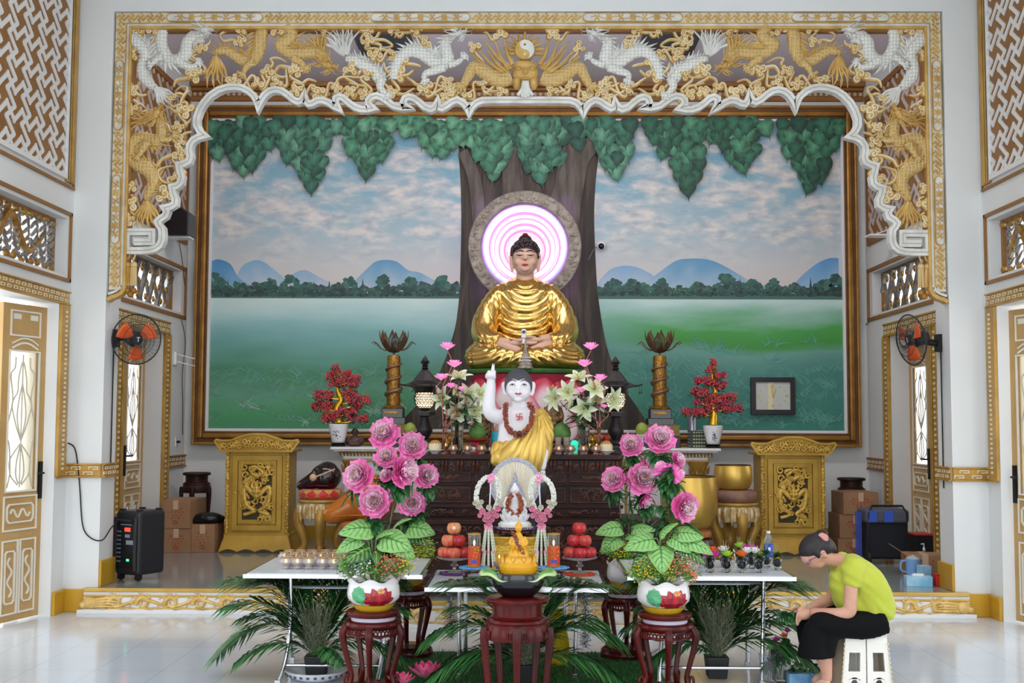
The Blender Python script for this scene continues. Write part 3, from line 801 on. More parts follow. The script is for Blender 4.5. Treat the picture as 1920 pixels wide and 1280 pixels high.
fr=frame_ring('outer_roll',.165,.205,-.07,.05,FG,.012)
f=MB(); r_=.0105; o_=.192
def beads(xa,za,xb,zb):
 n=int(sqrt((xb-xa)**2+(zb-za)**2)/.028)
 for i in range(n):
  t=(i+.5)/n; f.ball((xa+(xb-xa)*t,-.072,za+(zb-za)*t),(r_*1.1,r_,r_*1.1),6,4)
beads(mx0-o_,mz0-o_,mx0-o_,mz1+o_); beads(mx1+o_,mz0-o_,mx1+o_,mz1+o_); beads(mx0-o_,mz1+o_,mx1+o_,mz1+o_); beads(mx0-o_,mz0-o_,mx1+o_,mz0-o_)
f.build('rope_beading',M('frame_bead_gold',(186,146,82),.35,.35),fr)
YA=10.60
def A(px,py):p=P(px,py,YA); return(p.x,p.z)
sA=S(YA)
ARCH=thing('carved_arch_screen','gilded and white fretwork of dragons and clouds lining the wide stage opening','carved arch',(0,YA,0))
def scale_mat(name,base,line,sc,rough,metal):
 m,nt,b=newmat(name); L=nt.links
 tc=nd(nt,'ShaderNodeTexCoord'); mp=nd(nt,'ShaderNodeMapping'); mp.inputs['Scale'].default_value=(1,.05,1); L.new(tc.outputs['Object'],mp.inputs[0])
 v=nd(nt,'ShaderNodeTexVoronoi'); v.feature='DISTANCE_TO_EDGE'; v.inputs['Scale'].default_value=sc; v.inputs['Randomness'].default_value=.22; L.new(mp.outputs[0],v.inputs[0])
 r=ramp(nt,[(.018,line),(.045,base)]); L.new(v.outputs['Distance'],r.inputs[0]); L.new(r.outputs[0],b.inputs['Base Color'])
 bp=nd(nt,'ShaderNodeBump'); bp.inputs['Strength'].default_value=.5; bp.inputs['Distance'].default_value=.012
 r2=ramp(nt,[(.0,(0,0,0,1)),(.3,(1,1,1,1))]); L.new(v.outputs['Distance'],r2.inputs[0]); L.new(r2.outputs[0],bp.inputs['Height']); L.new(bp.outputs[0],b.inputs['Normal'])
 b.inputs['Roughness'].default_value=rough; b.inputs['Metallic'].default_value=metal
 return m
GSC=scale_mat('gold_dragon_scales',(208,170,98),(242,232,200),30,.42,.1)
WSC=scale_mat('white_dragon_scales',(234,234,228),(160,152,132),30,.5,0)
GD=M('fret_gold',(214,176,104),.42,.08,col2=(190,148,76),scale=9)
GDK=M('fret_gold_deep',(172,122,48),.45,.15,col2=(146,100,38),scale=7)
CRM=M('fret_cream',(236,224,192),.5,col2=(226,206,160),scale=9)
WHD=M('fret_white',(230,230,226),.5,col2=(206,204,196),scale=9)
OCH_=M('fret_back_ochre',(176,128,66),.5,col2=(160,114,56),scale=4)
XO=PXI-.012; ZT=ZL-.004; ZB_=A(206,548)[1]
def ring(name,a,b_,y0,y1,mat,zlow,bev=.003):
 f=MB()
 f.box2((-XO+a,y0,zlow),(-XO+b_,y1,ZT-a)); f.box2((XO-b_,y0,zlow),(XO-a,y1,ZT-a)); f.box2((-XO+b_,y0,ZT-b_),(XO-b_,y1,ZT-a))
 return f.build(name,mat,ARCH,smooth=0,bevel=bev)
bw=.097
band=ring('border_band',0,bw,-.04,.04,CREAM,ZB_+.02,.002)
ring('gold_fillet',bw,bw+.014,-.055,.04,GD,ZB_+.01)
ring('white_fillet',bw+.014,bw+.036,-.06,.04,WHD,ZB_+.02)
ring('gold_moulding',bw+.036,bw+.062,-.075,.05,GD,ZB_+.03,.006)
ring('brown_back_moulding',bw+.062,bw+.075,-.03,.05,BROWN,ZB_+.2)
for sx in(-1,1):
 f=MB(); pts=[(sx*(XO-bw-.05),ZB_+.05),(sx*(XO-bw-.03),ZB_+.0),(sx*(XO-bw+.02),ZB_-.035),(sx*(XO-.03),ZB_-.05),(sx*(XO+.008),ZB_-.075)]
 f.ribbon(spline(pts,4),.035,-.07,.045); f.build('band_foot',GD,ARCH,smooth=40,bevel=.004)
 f=MB(); pts=[(sx*(XO-bw-.02),ZB_+.06),(sx*(XO-bw+.02),ZB_+.01),(sx*(XO-.0),ZB_-.02)]
 f.ribbon(spline(pts,4),.022,-.06,.04); f.build('band_foot',WHD,ARCH,smooth=40)
def yz(py):return A(209,py)[1]
def tx(px):return A(px,30)[0]
key=MB(); gl=MB(); wh=MB(); fl=MB()
u=.0155
zc0,zc1=ZT-bw,ZT
ks=[(-XO+.006,tx(312)),(tx(499),tx(693)),(tx(886),-tx(886))]
for a,b_ in ks:
 keyfret(key,a,b_,zc0+.008,zc1-.006,u,-.05,-.04,wid=.9)
 if b_<0:keyfret(key,-b_,-a,zc0+.008,zc1-.006,u,-.05,-.04,wid=.9)
vs_=[(yz(112),zc0),(yz(326),yz(250)),(ZB_+.05,yz(462))]
for a,b_ in vs_:
 for sx in(-1,1):keyfret(key,min(sx*XO-sx*.006,sx*(XO-bw+.006)),max(sx*XO-sx*.006,sx*(XO-bw+.006)),a,b_,u,-.05,-.04,wid=.9)
key.build('key_pattern',GD,band,smooth=0)
def cartouche(x0,x1,z0,z1,seed):
 w=MB(); r=min(x1-x0,z1-z0)/2
 pts=[]
 horiz=(x1-x0)>(z1-z0)
 if horiz:
  pts=[(x1-r+r*cos(a),(z0+z1)/2+r*.9*sin(a))for a in[-pi/2+pi*i/10 for i in range(11)]]+[(x0+r+r*cos(a),(z0+z1)/2+r*.9*sin(a))for a in[pi/2+pi*i/10 for i in range(11)]]
 else:
  pts=[((x0+x1)/2+r*.9*cos(a),z1-r+r*sin(a))for a in[pi*i/10 for i in range(11)]]+[((x0+x1)/2+r*.9*cos(a),z0+r+r*sin(a))for a in[pi+pi*i/10 for i in range(11)]]
 w.prism(pts,-.052,-.036); o=w.build('cartouche',WHD,band,smooth=30)
 g=MB(); g.ribbon(pts,.008,-.058,-.04,closed=True)
 rr=random.Random(seed); n=7
 L_=(x1-x0 if horiz else z1-z0); T=(lambda s,t:(x0+s*L_,-.056,(z0+z1)/2+t))if horiz else(lambda s,t:((x0+x1)/2+t,-.056,z1-s*L_))
 g.tube([T(.08+.84*i/24,.012*sin(i*1.1))for i in range(25)],.0045,5)
 for i in range(n):
  s=.14+.72*i/(n-1)
  if i%2==1 or i==3:
   for k in range(6):
    a=2*pi*k/6+i; c=T(s,0); g.ball((c[0]+.016*cos(a),-.057,c[2]+.016*sin(a)),(.0125,.006,.0125),7,5)
   g.ball((T(s,0)[0],-.061,T(s,0)[2]),(.009,.006,.009),6,5)
  for sd in(-1,1):
   for dd in(-.03,.03):
    p=T(s,0); q=T(s+dd*.45/L_*1.0,sd*.018); e=T(s+dd*.9/L_,sd*.031); g.tube([p,q,e],[.004,.0085,.001],5,sq=.5,up=(0,1,0))
 g.build('floral_scroll',GD,band)
zi0,zi1=ZT-bw+.008,ZT-.006
for a,b_ in((tx(316),tx(495)),(tx(697),tx(882))):
 cartouche(a,b_,zi0,zi1,1); cartouche(-b_,-a,zi0,zi1,2)
for a,b_ in((yz(246),yz(116)),(yz(458),yz(330))):
 for sx in(-1,1):cartouche(min(sx*(XO-.008),sx*(XO-bw+.008)),max(sx*(XO-.008),sx*(XO-bw+.008)),a,b_,3)
half=[(985,190),(930,190),(905,190.5),(893,195),(885,203),(880,212),(877,205),(870,196),(858,189.5),(848,193),(838,200),(829,205),(823,203),(821,193),(816,203),(808,207),(797,203),(786,193),(776,186),(767,184),(760,187),(757,194),(760,201),(766,204),(758,204),(748,203),(738,200),(728,193),(717,185),(707,182),(698,184),(692,190),(692,198),(700,205),(690,207),(678,207),(666,203),(655,195),(645,186),(637,183.5),(631,187),(631,196),(637,207),(627,201),(617,194),(606,190),(596,191),(587,196),(580,197),(574,190),(572,180),(568,190),(560,193),(551,189),(540,179),(529,172),(518,170),(507,173),(498,180),(491,190),(486,202),(484,193),(478,182),(468,173),(456,167),(443,165),(428,166),(412,171),(397,181),(385,194),(376,209),(371,224),(371,237),(376,247),(386,256),(374,259),(364,265),(358,274),(357,284),(359,295),(356,304),(347,309),(338,311),(340,322),(343,333),(341,344),(334,350),(325,352),(327,364),(331,374),(330,384),(322,389),(311,391),(315,398),(312,406),(304,411),(298,417),(301,424),(306,430),(307,440),(306,452),(302,461),(294,467),(283,470),(270,471),(240,471),(240,436),(288,436),(288,455),(254,455)]
E=[A(*p)for p in half]
XK=[i for i in range(len(half))]
full=E+[(-x,z)for x,z in E[1:]]
left=E; right=[(-x,z)for x,z in E]
eb=MB(); line=list(reversed(right))[:-1]+left
eb.ribbon(line,.062,-.055,.03); eb.build('scalloped_edge',WHD,ARCH,smooth=0,bevel=.007)
eb=MB(); eb.ribbon(line,.006,-.0585,-.05); eb.build('edge_groove',M('groove_brown',(176,168,150),.6),ARCH,smooth=0)
def at(p,sx,d=0):
 x,z=A(p[0],p[1]); return(sx*x,d,z)
def strands(mb,root,tips,r,sx,d=-.03,wave=.18):
 0
 for i,(a,b_)in enumerate(zip(root,tips)):
  dx,dy=b_[0]-a[0],b_[1]-a[1]; n=(-dy,dx); pts=[]; rad=[]
  for k in range(9):
   t=k/8; w=wave*sin(t*pi*1.7+i*.9)*(1 if i%2 else-1)*.6
   pts.append(at((a[0]+dx*t+n[0]*w*t,a[1]+dy*t+n[1]*w*t),sx,d-.006*(i%3))); rad.append(r*sA*(1.05-t)**.7+.0008)
  mb.tube(pts,rad,6,sq=.75,up=(0,1,0))
def fan(c,r0,r1,a0,a1,n):
 ro=[]; ti=[]
 n=n*2
 for i in range(n):
  a=R(a0+(a1-a0)*i/(n-1)); k=.80+.2*cos(i*2.4)
  ro.append((c[0]+r0*cos(a),c[1]-r0*sin(a))); ti.append((c[0]+r1*k*cos(a),c[1]-r1*k*sin(a)))
 return ro,ti
def leg(mb,pts,r,sx,d,claw):
 s=spline(pts,5); mb.tube([at(p,sx,d)for p in s],[sA*(r*(1-.55*i/(len(s)-1)))for i in range(len(s))],8,sq=.8,up=(0,1,0))
 e=pts[-1]
 for k in range(4):
  a=R(claw-54+36*k); q=(e[0]+9*cos(a),e[1]-9*sin(a)); f=(e[0]+13*cos(a-.5),e[1]-13*sin(a-.5))
  mb.tube([at(e,sx,d-.01),at(q,sx,d-.02),at(f,sx,d-.008)],[.017,.013,.002],6,up=(0,1,0))
def head(mb,hb,c,ang,s,sx,d):
 0
 ca,sa=cos(R(ang)),sin(R(ang))
 T=lambda u,v:(c[0]+s*(u*ca-v*sa),c[1]-s*(u*sa+v*ca))
 k=sA*s
 for(u,v,ru,rv,ry)in((0,0,.55,.48,.045),(.5,.16,.45,.27,.04),(.85,.22,.26,.22,.038),(.45,-.30,.42,.15,.032),(-.35,-.1,.4,.42,.04)):
  p=at(T(u,v),sx,d); rot=MX.Rotation(-sx*R(ang)if False else 0,3,'Y')
  n=12; pts=[]
  mb.tube([at(T(u-ru*.98,v),sx,d),at(T(u-ru*.7,v),sx,d),at(T(u,v),sx,d),at(T(u+ru*.7,v),sx,d),at(T(u+ru*.98,v),sx,d)],[rv*k*.1,rv*k*.72,rv*k,rv*k*.72,rv*k*.1],10,sq=min(2.2,ry/(rv*k)),up=(0,1,0))
 mb.ball(at(T(.22,.34),sx,d-.035),(.16*k,.02,.16*k),8,6)
 mb.ball(at(T(.98,.42),sx,d-.02),(.13*k,.02,.13*k),8,6)
 for q in range(4):mb.tube([at(T(.3+.18*q,-.04),sx,d-.03),at(T(.33+.18*q,-.2),sx,d-.03)],[.006,.001],5)
 hb.tube([at(T(-.05,.45),sx,d-.02),at(T(-.45,.75),sx,d-.03),at(T(-1.0,.85),sx,d-.02)],[.1*k,.08*k,.01*k],6)
 hb.tube([at(p,sx,d-.04)for p in spline([T(.9,.1),T(1.35,-.1),T(1.75,.05),T(2.0,.4)],4)],[.05*k*(1-i/14)for i in range(13)],5)
 hb.tube([at(p,sx,d-.04)for p in spline([T(.7,-.3),T(1.1,-.55),T(1.5,-.5),T(1.7,-.15)],4)],[.045*k*(1-i/14)for i in range(13)],5)
 strands(hb,[T(-.25-.05*i,.45-.13*i)for i in range(9)],[T(-1.9-.2*(i%2),1.15-.27*i)for i in range(9)],s*.10,sx,d-.02)
 strands(hb,[T(.1+.15*i,-.42)for i in range(4)],[T(-.3+.2*i,-1.25)for i in range(4)],s*.09,sx,d-.02)
def dragon(nm,bodies,mats,hd,legs,tail,fins,seed,spine=1):
 0
 for sx in(1,-1):
  b=MB(); fb=MB()
  for bi,bp in enumerate(bodies):
   s=spline(bp,7); dd=-.005-.02*(bi%2)
   b.tube([at(p,sx,dd-.012*sin(i*.12))for i,p in enumerate(s)],[p[2]*sA for p in s],12,sq=.72,up=(0,1,0))
   if spine:
    for i in range(2,len(s)-2,2):
     t=V((s[i+1][0]-s[i-1][0],s[i+1][1]-s[i-1][1])).normalized(); n=V((t.y,-t.x))*spine
     q=(s[i][0]+n.x*s[i][2]*.8,s[i][1]+n.y*s[i][2]*.8); L_=s[i][2]*(.75 if i%4 else 1.3)
     e=(q[0]+n.x*L_-t.x*L_*.9,q[1]+n.y*L_-t.y*L_*.9)
     fb.tube([at(q,sx,dd),at(e,sx,dd-.004)],[s[i][2]*.3*sA,.001],5,sq=.6,up=(0,1,0))
  o=b.build(nm,mats[0],ARCH,smooth=80)
  h=MB(); head(h,fb,*hd[:3],sx,-.045); h.build('head',mats[2],o,smooth=80)
  for lg in legs:
   l=MB(); leg(l,lg[0],lg[1],sx,-.045,lg[2]); l.build('leg',mats[0],o,smooth=80)
  for tr,tt,r in tail:strands(fb,tr,tt,r,sx)
  fb.build('mane_and_fins',mats[1],o,smooth=80)
WM=(WSC,WHD,WHD); GM=(GSC,GD,GD)
dragon('white_corner_dragon',[[(384,66,9),(366,66,10),(353,80,12),(350,98,13),(338,112,13),(318,112,12),(306,96,12),(302,76,12),(306,58,11),(313,48,9)],[(246,66,7),(255,78,11),(268,92,11),(274,106,10),(268,124,10),(268,142,10),(278,156,9),(292,166,7)]],WM,((388,60),-8,14),[([(334,116),(350,126),(364,128),(372,122)],9,20),([(308,108),(296,114),(288,124)],9,200)],[(*fan((292,166),2,48,-15,-75,9),3.2)],0,1)
dragon('gold_top_dragon',[[(404,104,4),(410,98,8),(424,96,9),(440,104,10),(456,114,11),(472,114,12),(484,96,13),(488,72,14),(494,50,12)],[(540,52,12),(548,66,12),(540,78,12),(526,84,11),(530,92,11),(548,102,12),(566,102,13),(584,100,13),(602,106,12),(614,120,10)]],GM,((618,126),-28,17),[([(478,118),(466,126),(458,140)],10,250),([(552,112),(566,120),(574,130)],9,-30)],[(*fan((406,106),3,62,-60,-118,8),3.6),(*fan((606,108),4,58,75,130,7),3.2)],1,-1)
dragon('white_middle_dragon',[[(650,110,6),(664,114,9),(680,122,11),(696,130,11),(708,144,11),(718,156,10)],[(740,150,7),(742,130,9),(752,110,10),(768,98,12),(786,99,13),(802,108,13),(816,118,13),(830,122,13),(840,112,12),(837,96,11),(836,82,10),(846,72,8)]],WM,((862,66),8,14),[([(716,154),(714,166),(726,180)],10,-40),([(834,128),(812,136),(798,142),(796,152)],10,-60),([(842,124),(858,120),(868,112)],8,50)],[(*fan((650,108),3,66,68,150,10),3.2)],2,1)
dragon('gold_side_dragon',[[(298,222,9),(302,238,10),(304,252,11),(296,264,12),(282,262,12),(266,258,12),(252,264,13),(243,278,13),(246,296,13),(262,310,14),(280,320,14),(288,336,13),(284,352,11),(276,366,8),(276,376,5)]],GM,((298,214),42,17),[([(280,268),(270,282),(262,296)],10,240),([(306,262),(318,264),(328,258)],8,25)],[(*fan((276,376),3,58,-50,-122,10),3.8),(*fan((286,226),4,52,140,205,7),3)],3,-1)
fc=MB()
c0=(985,142)
for dx,dy,rx,rz,ry in((0,0,26,20,.06),(0,-16,24,11,.06),(-15,16,9,13,.07),(15,16,9,13,.07),(0,-2,8,9,.09),(-12,-8,8,5,.08),(12,-8,8,5,.08),(0,10,13,6,.07)):
 p=A(c0[0]+dx,c0[1]+dy); fc.ball((p[0],-.04,p[1]),(rx*sA,ry,rz*sA),14,8)
fo=fc.build('guardian_mask',GD,ARCH,smooth=80)
tg=MB()
for dx,e in((0,40),(-7,34),(7,34),(-3,38),(3,38)):tg.tube([at((985+dx*.4,158),1,-.1),at((985+dx*.6,172),1,-.1),at((985+dx*2.0,158+e*.75),1,-.085)],[.02,.022,.016],8,up=(0,1,0))
tg.build('tongue',WHD,fo,smooth=80)
ar=MB()
for sx in(1,-1):
 s=spline([(958,146,14),(940,152,15),(920,144,15),(900,132,13),(888,128,11),(880,142,10),(872,156,8),(868,164,7)],6)
 ar.tube([at(p,sx,-.03)for p in s],[p[2]*sA for p in s],12,sq=.8,up=(0,1,0))
 for k in range(5):
  a=R(150+35*k); ar.tube([at((868,164),sx,-.05),at((868+12*cos(a),164-8*sin(a)),sx,-.065),at((868+16*cos(a),164-13*sin(a)+5),sx,-.04)],[.018,.016,.002],6,up=(0,1,0))
ar.build('clawed_arm',GSC,fo,smooth=80)
fl=MB()
for sx in(1,-1):
 for i,(a,b_)in enumerate((((960,130),(902,80)),((955,134),(922,78)),((950,136),(908,96)),((944,138),(892,98)),((936,140),(884,110)),((962,124),(940,74)),((930,140),(890,118)))):strands(fl,[a],[b_],4.5,sx,-.02-.004*i,.12)
for i in range(11):
 a=R(-10+200*i/10); strands(fl,[(984+17*cos(a),98-17*sin(a))],[(984+42*cos(a),98-(44 if i in(5,)else 36)*sin(a))],4.5,1,-.02,.1)
fl.build('flames',GD,fo,smooth=80)
def halfdisc(gold):
 n=20; R0=18; o=[]
 ang=lambda i:pi/2+pi*i/n if gold else-pi/2+pi*i/n
 o=[(R0*cos(ang(i)),R0*sin(ang(i)))for i in range(n+1)]
 e0=o[-1]; sg=-1 if gold else 1
 lo=[(R0/2*cos(t),-R0/2+R0/2*sin(t))for t in[-pi/2+pi*i/10 for i in range(11)]]
 hi=[(-R0/2*cos(t),R0/2+R0/2*sin(t))for t in[-pi/2+pi*i/10 for i in range(11)]]
 s=lo+hi[1:]
 if not gold:s=list(reversed(s))
 return[A(984+x,98-z)for x,z in o[:-1]]+[A(984+x,98-z)for x,z in s[:-1]]
d=MB(); p=A(984,98); d.lathe([(20*sA,0),(20*sA,.03),(17.5*sA,.05)],32);
d.v=[(p[0]+x,-.03-z,p[1]+y)for x,y,z in d.v]; dk=d.build('taiji_ball',GD,ARCH,smooth=40)
for gold in(1,0):
 d=MB(); d.prism(halfdisc(gold),-.088,-.078); d.build('taiji_half',GD if gold else WHD,dk,smooth=0)
d=MB(); d.ball(at((984,89),1,-.088),(.011,.004,.011),10,6); d.build('taiji_dot',GDK,dk); d=MB(); d.ball(at((984,107),1,-.088),(.011,.004,.011),10,6); d.build('taiji_dot',WHD,dk)
rc=random.Random(21)
def cloud(c,s,tails,sx,nm='cloud'):
 g=MB(); g.m=0; s*=1.12
 k=rc.randint(3,4); a0=rc.uniform(0,6)
 def curl(cx,cy,r,tw,fl_):
  p=at((cx,cy),sx,-.02); g.m=0; g.ball(p,(r*sA,.03,r*sA),10,6)
  g.m=1; pts=[]; rad=[]
  for i in range(15):
   t=i/14; a=tw+fl_*t*2*pi*1.25; q=r*(.86-.72*t)
   pts.append(at((cx+q*cos(a),cy-q*sin(a)),sx,-.038-.012*t)); rad.append(r*sA*(.22*(1-.3*t)))
  g.tube(pts,rad,5,sq=.7,up=(0,1,0))
 curl(c[0],c[1]-s*.15,s*.78,a0,1)
 for i in range(k):
  a=a0+2*pi*i/k; curl(c[0]+s*.95*cos(a),c[1]-s*.8*sin(a),s*rc.uniform(.56,.74),a+2.2,1 if i%2 else-1)
 for tl in tails:
  sp=spline([c]+tl,5); n=len(sp)
  g.m=0; g.tube([at(p,sx,-.01)for p in sp],[sA*s*.50*(1-.7*i/(n-1))for i in range(n)],6,sq=.9,up=(0,1,0))
  g.m=1; g.tube([at((p[0],p[1]-s*.1),sx,-.02)for p in sp[:-1]],[sA*s*.27*(1-.7*i/(n-1))for i in range(n-1)],5,sq=1.2,up=(0,1,0))
 g.build(nm,[GD,CRM],ARCH,smooth=80)
CL=[((250,58),9,[]),((273,55),9,[]),((292,56),8,[[(290,72),(284,84)]]),((250,104),9,[[(246,116)]]),((366,142),11,[[(350,148),(332,152),(326,164)]]),((249,168),9,[[(262,180),(276,178)]]),((247,206),9,[[(262,196),(274,204)]]),((350,208),11,[[(340,196),(346,180),(356,170)],[(330,210),(316,200)]]),((378,92),8,[[(364,100),(358,112),(372,118)],[(392,84),(396,76)]]),((452,80),8,[[(436,76),(420,78),(414,66),(430,58),(440,56)]]),((457,56),8,[]),((440,153),9,[[(420,152)]]),((484,158),8,[[(470,166),(462,150),(452,140),(446,134)]]),((516,57),9,[]),((536,58),9,[]),((607,58),8,[[(600,74)]]),((503,134),8,[[(512,122),(508,112),(522,110),(538,118)],[(514,146),(516,152)]]),((557,133),10,[[(540,128),(524,126),(516,140),(530,146),(540,142)]]),((519,156),8,[]),((556,172),9,[[(552,156),(566,158),(578,150),(594,154)]]),((596,174),10,[[(610,168)]]),((632,166),7,[[(634,150),(648,145),(672,146),(688,146),(694,152)]]),((659,131),10,[]),((657,174),8,[]),((683,178),8,[[(686,164),(668,160),(654,156)]]),((691,141),8,[]),((688,58),9,[]),((690,80),8,[[(706,76),(722,76),(736,86),(728,90),(716,90)]]),((738,55),8,[[(734,68)]]),((704,104),9,[[(714,94),(726,96),(734,104)]]),((739,106),8,[]),((752,120),10,[[(776,122),(790,126)]]),((748,142),10,[[(730,138),(722,128),(720,118)],[(764,142),(776,132)]]),((734,174),8,[[(756,178),(768,172),(778,166)]]),((782,56),8,[[(766,62),(748,62),(740,72)],[(788,72),(792,80)]]),((796,84),8,[[(788,76)]]),((798,164),9,[[(782,160),(772,152),(762,146)],[(790,172),(786,178)]]),((840,156),8,[[(824,156)]]),((851,171),9,[[(836,166),(820,160),(812,156)]]),((836,185),8,[[(824,182),(814,176)]]),((872,182),8,[[(882,174),(890,168)]]),((889,90),8,[[(894,104),(904,114),(908,124)]]),((938,64),10,[[(924,76),(914,64),(902,58)]]),((940,172),8,[[(922,172),(910,166)]]),((905,160),7,[[(908,174),(920,178)]]),((245,352),9,[]),((247,382),10,[]),((242,412),9,[[(248,420)]]),((311,366),12,[[(324,376)]]),((331,334),7,[[(320,344),(304,340),(298,322),(312,314),(328,312)]]),((341,290),10,[[(322,292),(304,300),(296,312),(286,306)]]),((338,266),9,[[(346,252),(362,248)],[(330,262)]]),((336,240),8,[[(322,248),(316,236),(306,232)],[(352,232),(360,222)]]),((276,224),7,[[(262,232)]]),((322,186),7,[[(334,176),(346,178),(352,166),(340,164),(330,172)]])]
for c,s,t in CL:
 for sx in(1,-1):cloud(c,s,t,sx)
for sx in(1,-1):
 g=MB(); done=set()
 for i,(c,s,t)in enumerate(CL):
  near=sorted((j for j in range(len(CL))if j!=i),key=lambda j:(CL[j][0][0]-c[0])**2+(CL[j][0][1]-c[1])**2)[:2]
  for j in near:
   if(min(i,j),max(i,j))in done:continue
   done.add((min(i,j),max(i,j))); e=CL[j][0]; dx,dy=e[0]-c[0],e[1]-c[1]
   if dx*dx+dy*dy>52**2:continue
   mid=[(c[0]+dx*q-dy*w,c[1]+dy*q+dx*w)for q,w in((.3,.32),(.7,-.32))]
   sp=spline([c]+mid+[e],5); g.m=0; g.tube([at(p,sx,-.004)for p in sp],3.6*sA,6,sq=.9,up=(0,1,0)); g.m=1; g.tube([at((p[0],p[1]-1),sx,-.016)for p in sp],1.7*sA,5,up=(0,1,0))
 g.build('ribbon_pattern',[GD,CRM],ARCH,smooth=80)
for sx in(1,-1):
 for px,py in((241,478),(253,472)):
  g=MB(); x,z=A(px,py); x*=sx; z1=A(px,494)[1]; z2=A(px,536)[1]
  g.tube(spline([(x,-.02,z+.03),(x+sx*.02,-.03,z-.01),(x-sx*.01,-.02,z1+.02)],5),.009,6)
  g.lathe([(.012,z1+.015),(.03,z1),(.032,z1-.03),(.024,z1-.035)],12,(x,-.02,0))
  for k in range(9):
   a=2*pi*k/9; g.tube([(x+.02*cos(a),-.02+.018*sin(a),z1-.03),(x+.024*cos(a),-.02+.022*sin(a),z2)],[.008,.007],5)
  g.build('tassel',GD if px<250 else M('tassel_pale_gold',(216,186,130),.5),ARCH)
 g=MB();
 for k in range(3):cx,cz=A(240+k*6,545+(k%2)*7); g.ball((sx*cx,-.02,cz),(.03,.03,.03),8,6)
 g.build('pendant_knob',GDK,ARCH)
def displace(o,fn):
 me=o.data; ns=[v.normal.copy()for v in me.vertices]
 for v,n in zip(me.vertices,ns):
  d=fn(v.co,n)
  if d:v.co=v.co+n*d
 me.update(); return o
def sm(e0,e1,x):
 t=max(0,min(1,(x-e0)/(e1-e0))); return t*t*(3-2*t)
GOLDM=M('polished_gold_leaf',(236,198,118),.2,.9,col2=(224,182,100),scale=5)
SKINB=M('statue_skin_paint',(222,180,158),.42)
HAIRB=M('statue_hair_paint',(52,34,40),.45)
LIPS=M('painted_lips',(190,52,54),.4)
INK=M('painted_ink',(44,40,42),.4)
EYEW=M('painted_eye_white',(236,232,228),.35)
WOODK=M('dark_rosewood',(58,30,24),.42,col2=(36,20,18),scale=3,stretch=(1,1,5),spec=.3,bump=.15,bscale=14)
WOODC=M('carved_rosewood',(92,52,38),.4,col2=(52,30,25),scale=16,spec=.4)
WOODR=M('red_lacquer_rosewood',(92,22,18),.24,col2=(54,14,14),scale=2.2,stretch=(2,2,.7),coat=.12,spec=.22)
WOODM=M('maroon_lacquer',(74,26,32),.3,coat=.3)
PORC=M('white_porcelain',(232,232,236),.14,coat=.4)
BRASS=M('brass',(196,148,70),.28,.85)
GLASS=M('clear_glass',(255,255,255),.03,trans=1,ior=1.45)
GLASSP=M('pressed_rose_glass',(250,214,206),.12,trans=.75,ior=1.4)
IRONB=M('dark_bronze',(52,48,50),.42,.5,col2=(38,34,36),scale=9)
ALT=thing('masonry_altar','long white masonry altar with gilded cornice and pilasters below the mural','altar',(0,13.6,ZS))
H_=1.185
mb=MB(); mb.box2((-2.05,.08,0),(2.05,.85,H_-.14)); mb.build('body',WHITE2,ALT,smooth=0)
mb=MB()
for z0,z1,e in((H_-.03,H_,.16),(H_-.05,H_-.03,.13),(H_-.10,H_-.05,.06),(H_-.14,H_-.10,.03)):mb.box2((-2.08-e,.06-e,z0),(2.08+e,.85,z1))
mb.build('cornice',WHITE2,ALT,smooth=0,bevel=.006)
mb=MB()
for i in range(110):
 x=-2.14+i*4.28/109; mb.tube([(x,-.04,H_-.052),(x+.012,.015,H_-.098)],[.017,.011],5)
mb.box2((-2.11,.02,H_-.16),(2.11,.06,H_-.14)); mb.build('egg_moulding',GOLDP,ALT)
for x in(-2.0,-1.05,1.05,2.0):
 mb=MB(); mb.box2((x-.09,.03,.12),(x+.09,.09,H_-.3)); o=mb.build('pilaster',WHITE2,ALT,smooth=0,bevel=.004)
 mb=MB(); mb.lathe([(.09,H_-.32),(.1,H_-.30),(.085,H_-.28),(.1,H_-.22),(.125,H_-.17),(.135,H_-.155)],16,(x,.06,0),sy=.6)
 for k in range(5):mb.tube([(x-.1+.05*k,.0,H_-.29),(x-.1+.05*k,-.02,H_-.24),(x-.115+.0575*k,-.045,H_-.2)],[.014,.02,.006],6)
 mb.build('capital',GOLDP,o)
 mb=MB(); rr=random.Random(int(x*10))
 for k in range(9):mb.tube([(x-.07,.025,.25+k*.07),(x,.018,.30+k*.07+.02*sin(k)),(x+.07,.025,.27+k*.07)],[.004,.012,.004],5)
 mb.build('relief',M('altar_relief_gold',(206,178,122),.45,.15),o)
mb=MB()
for a,b in((-1.88,-1.17),(1.17,1.88)):mb.ribbon([(a,.25),(b,.25),(b,.8),(a,.8)],.03,.065,.085,closed=True)
k_=MB()
for a,b in((-1.88,-1.17),(1.17,1.88)):
 keyfret(mb,a,b,.8,.87,.012,.065,.085,wid=.9,ang=0)
mb.build('key_panel',GOLDP,ALT,smooth=0)
mb=MB(); mb.box2((-2.1,.02,0),(2.1,.1,.12)); mb.box2((-2.08,.04,.12),(2.08,.1,.15)); mb.build('plinth',GOLDB,ALT,smooth=0,bevel=.005)
ZTOP=ZS+H_; YBU=14.1; zb=P(985,694,YBU).z
LOT=thing('lotus_pedestal','big round lotus pedestal of red and white petals below the golden statue','pedestal',(P(985,700,YBU).x,YBU,ZTOP+.002))
hL=zb-ZTOP
mb=MB(); mb.lathe([(.62,0),(.66,.04),(.56,.12),(.5,.25),(.56,.5),(.66,hL-.06)],48,sy=.72); mb.build('base',M('lotus_base_crimson',(170,36,66),.4),LOT)
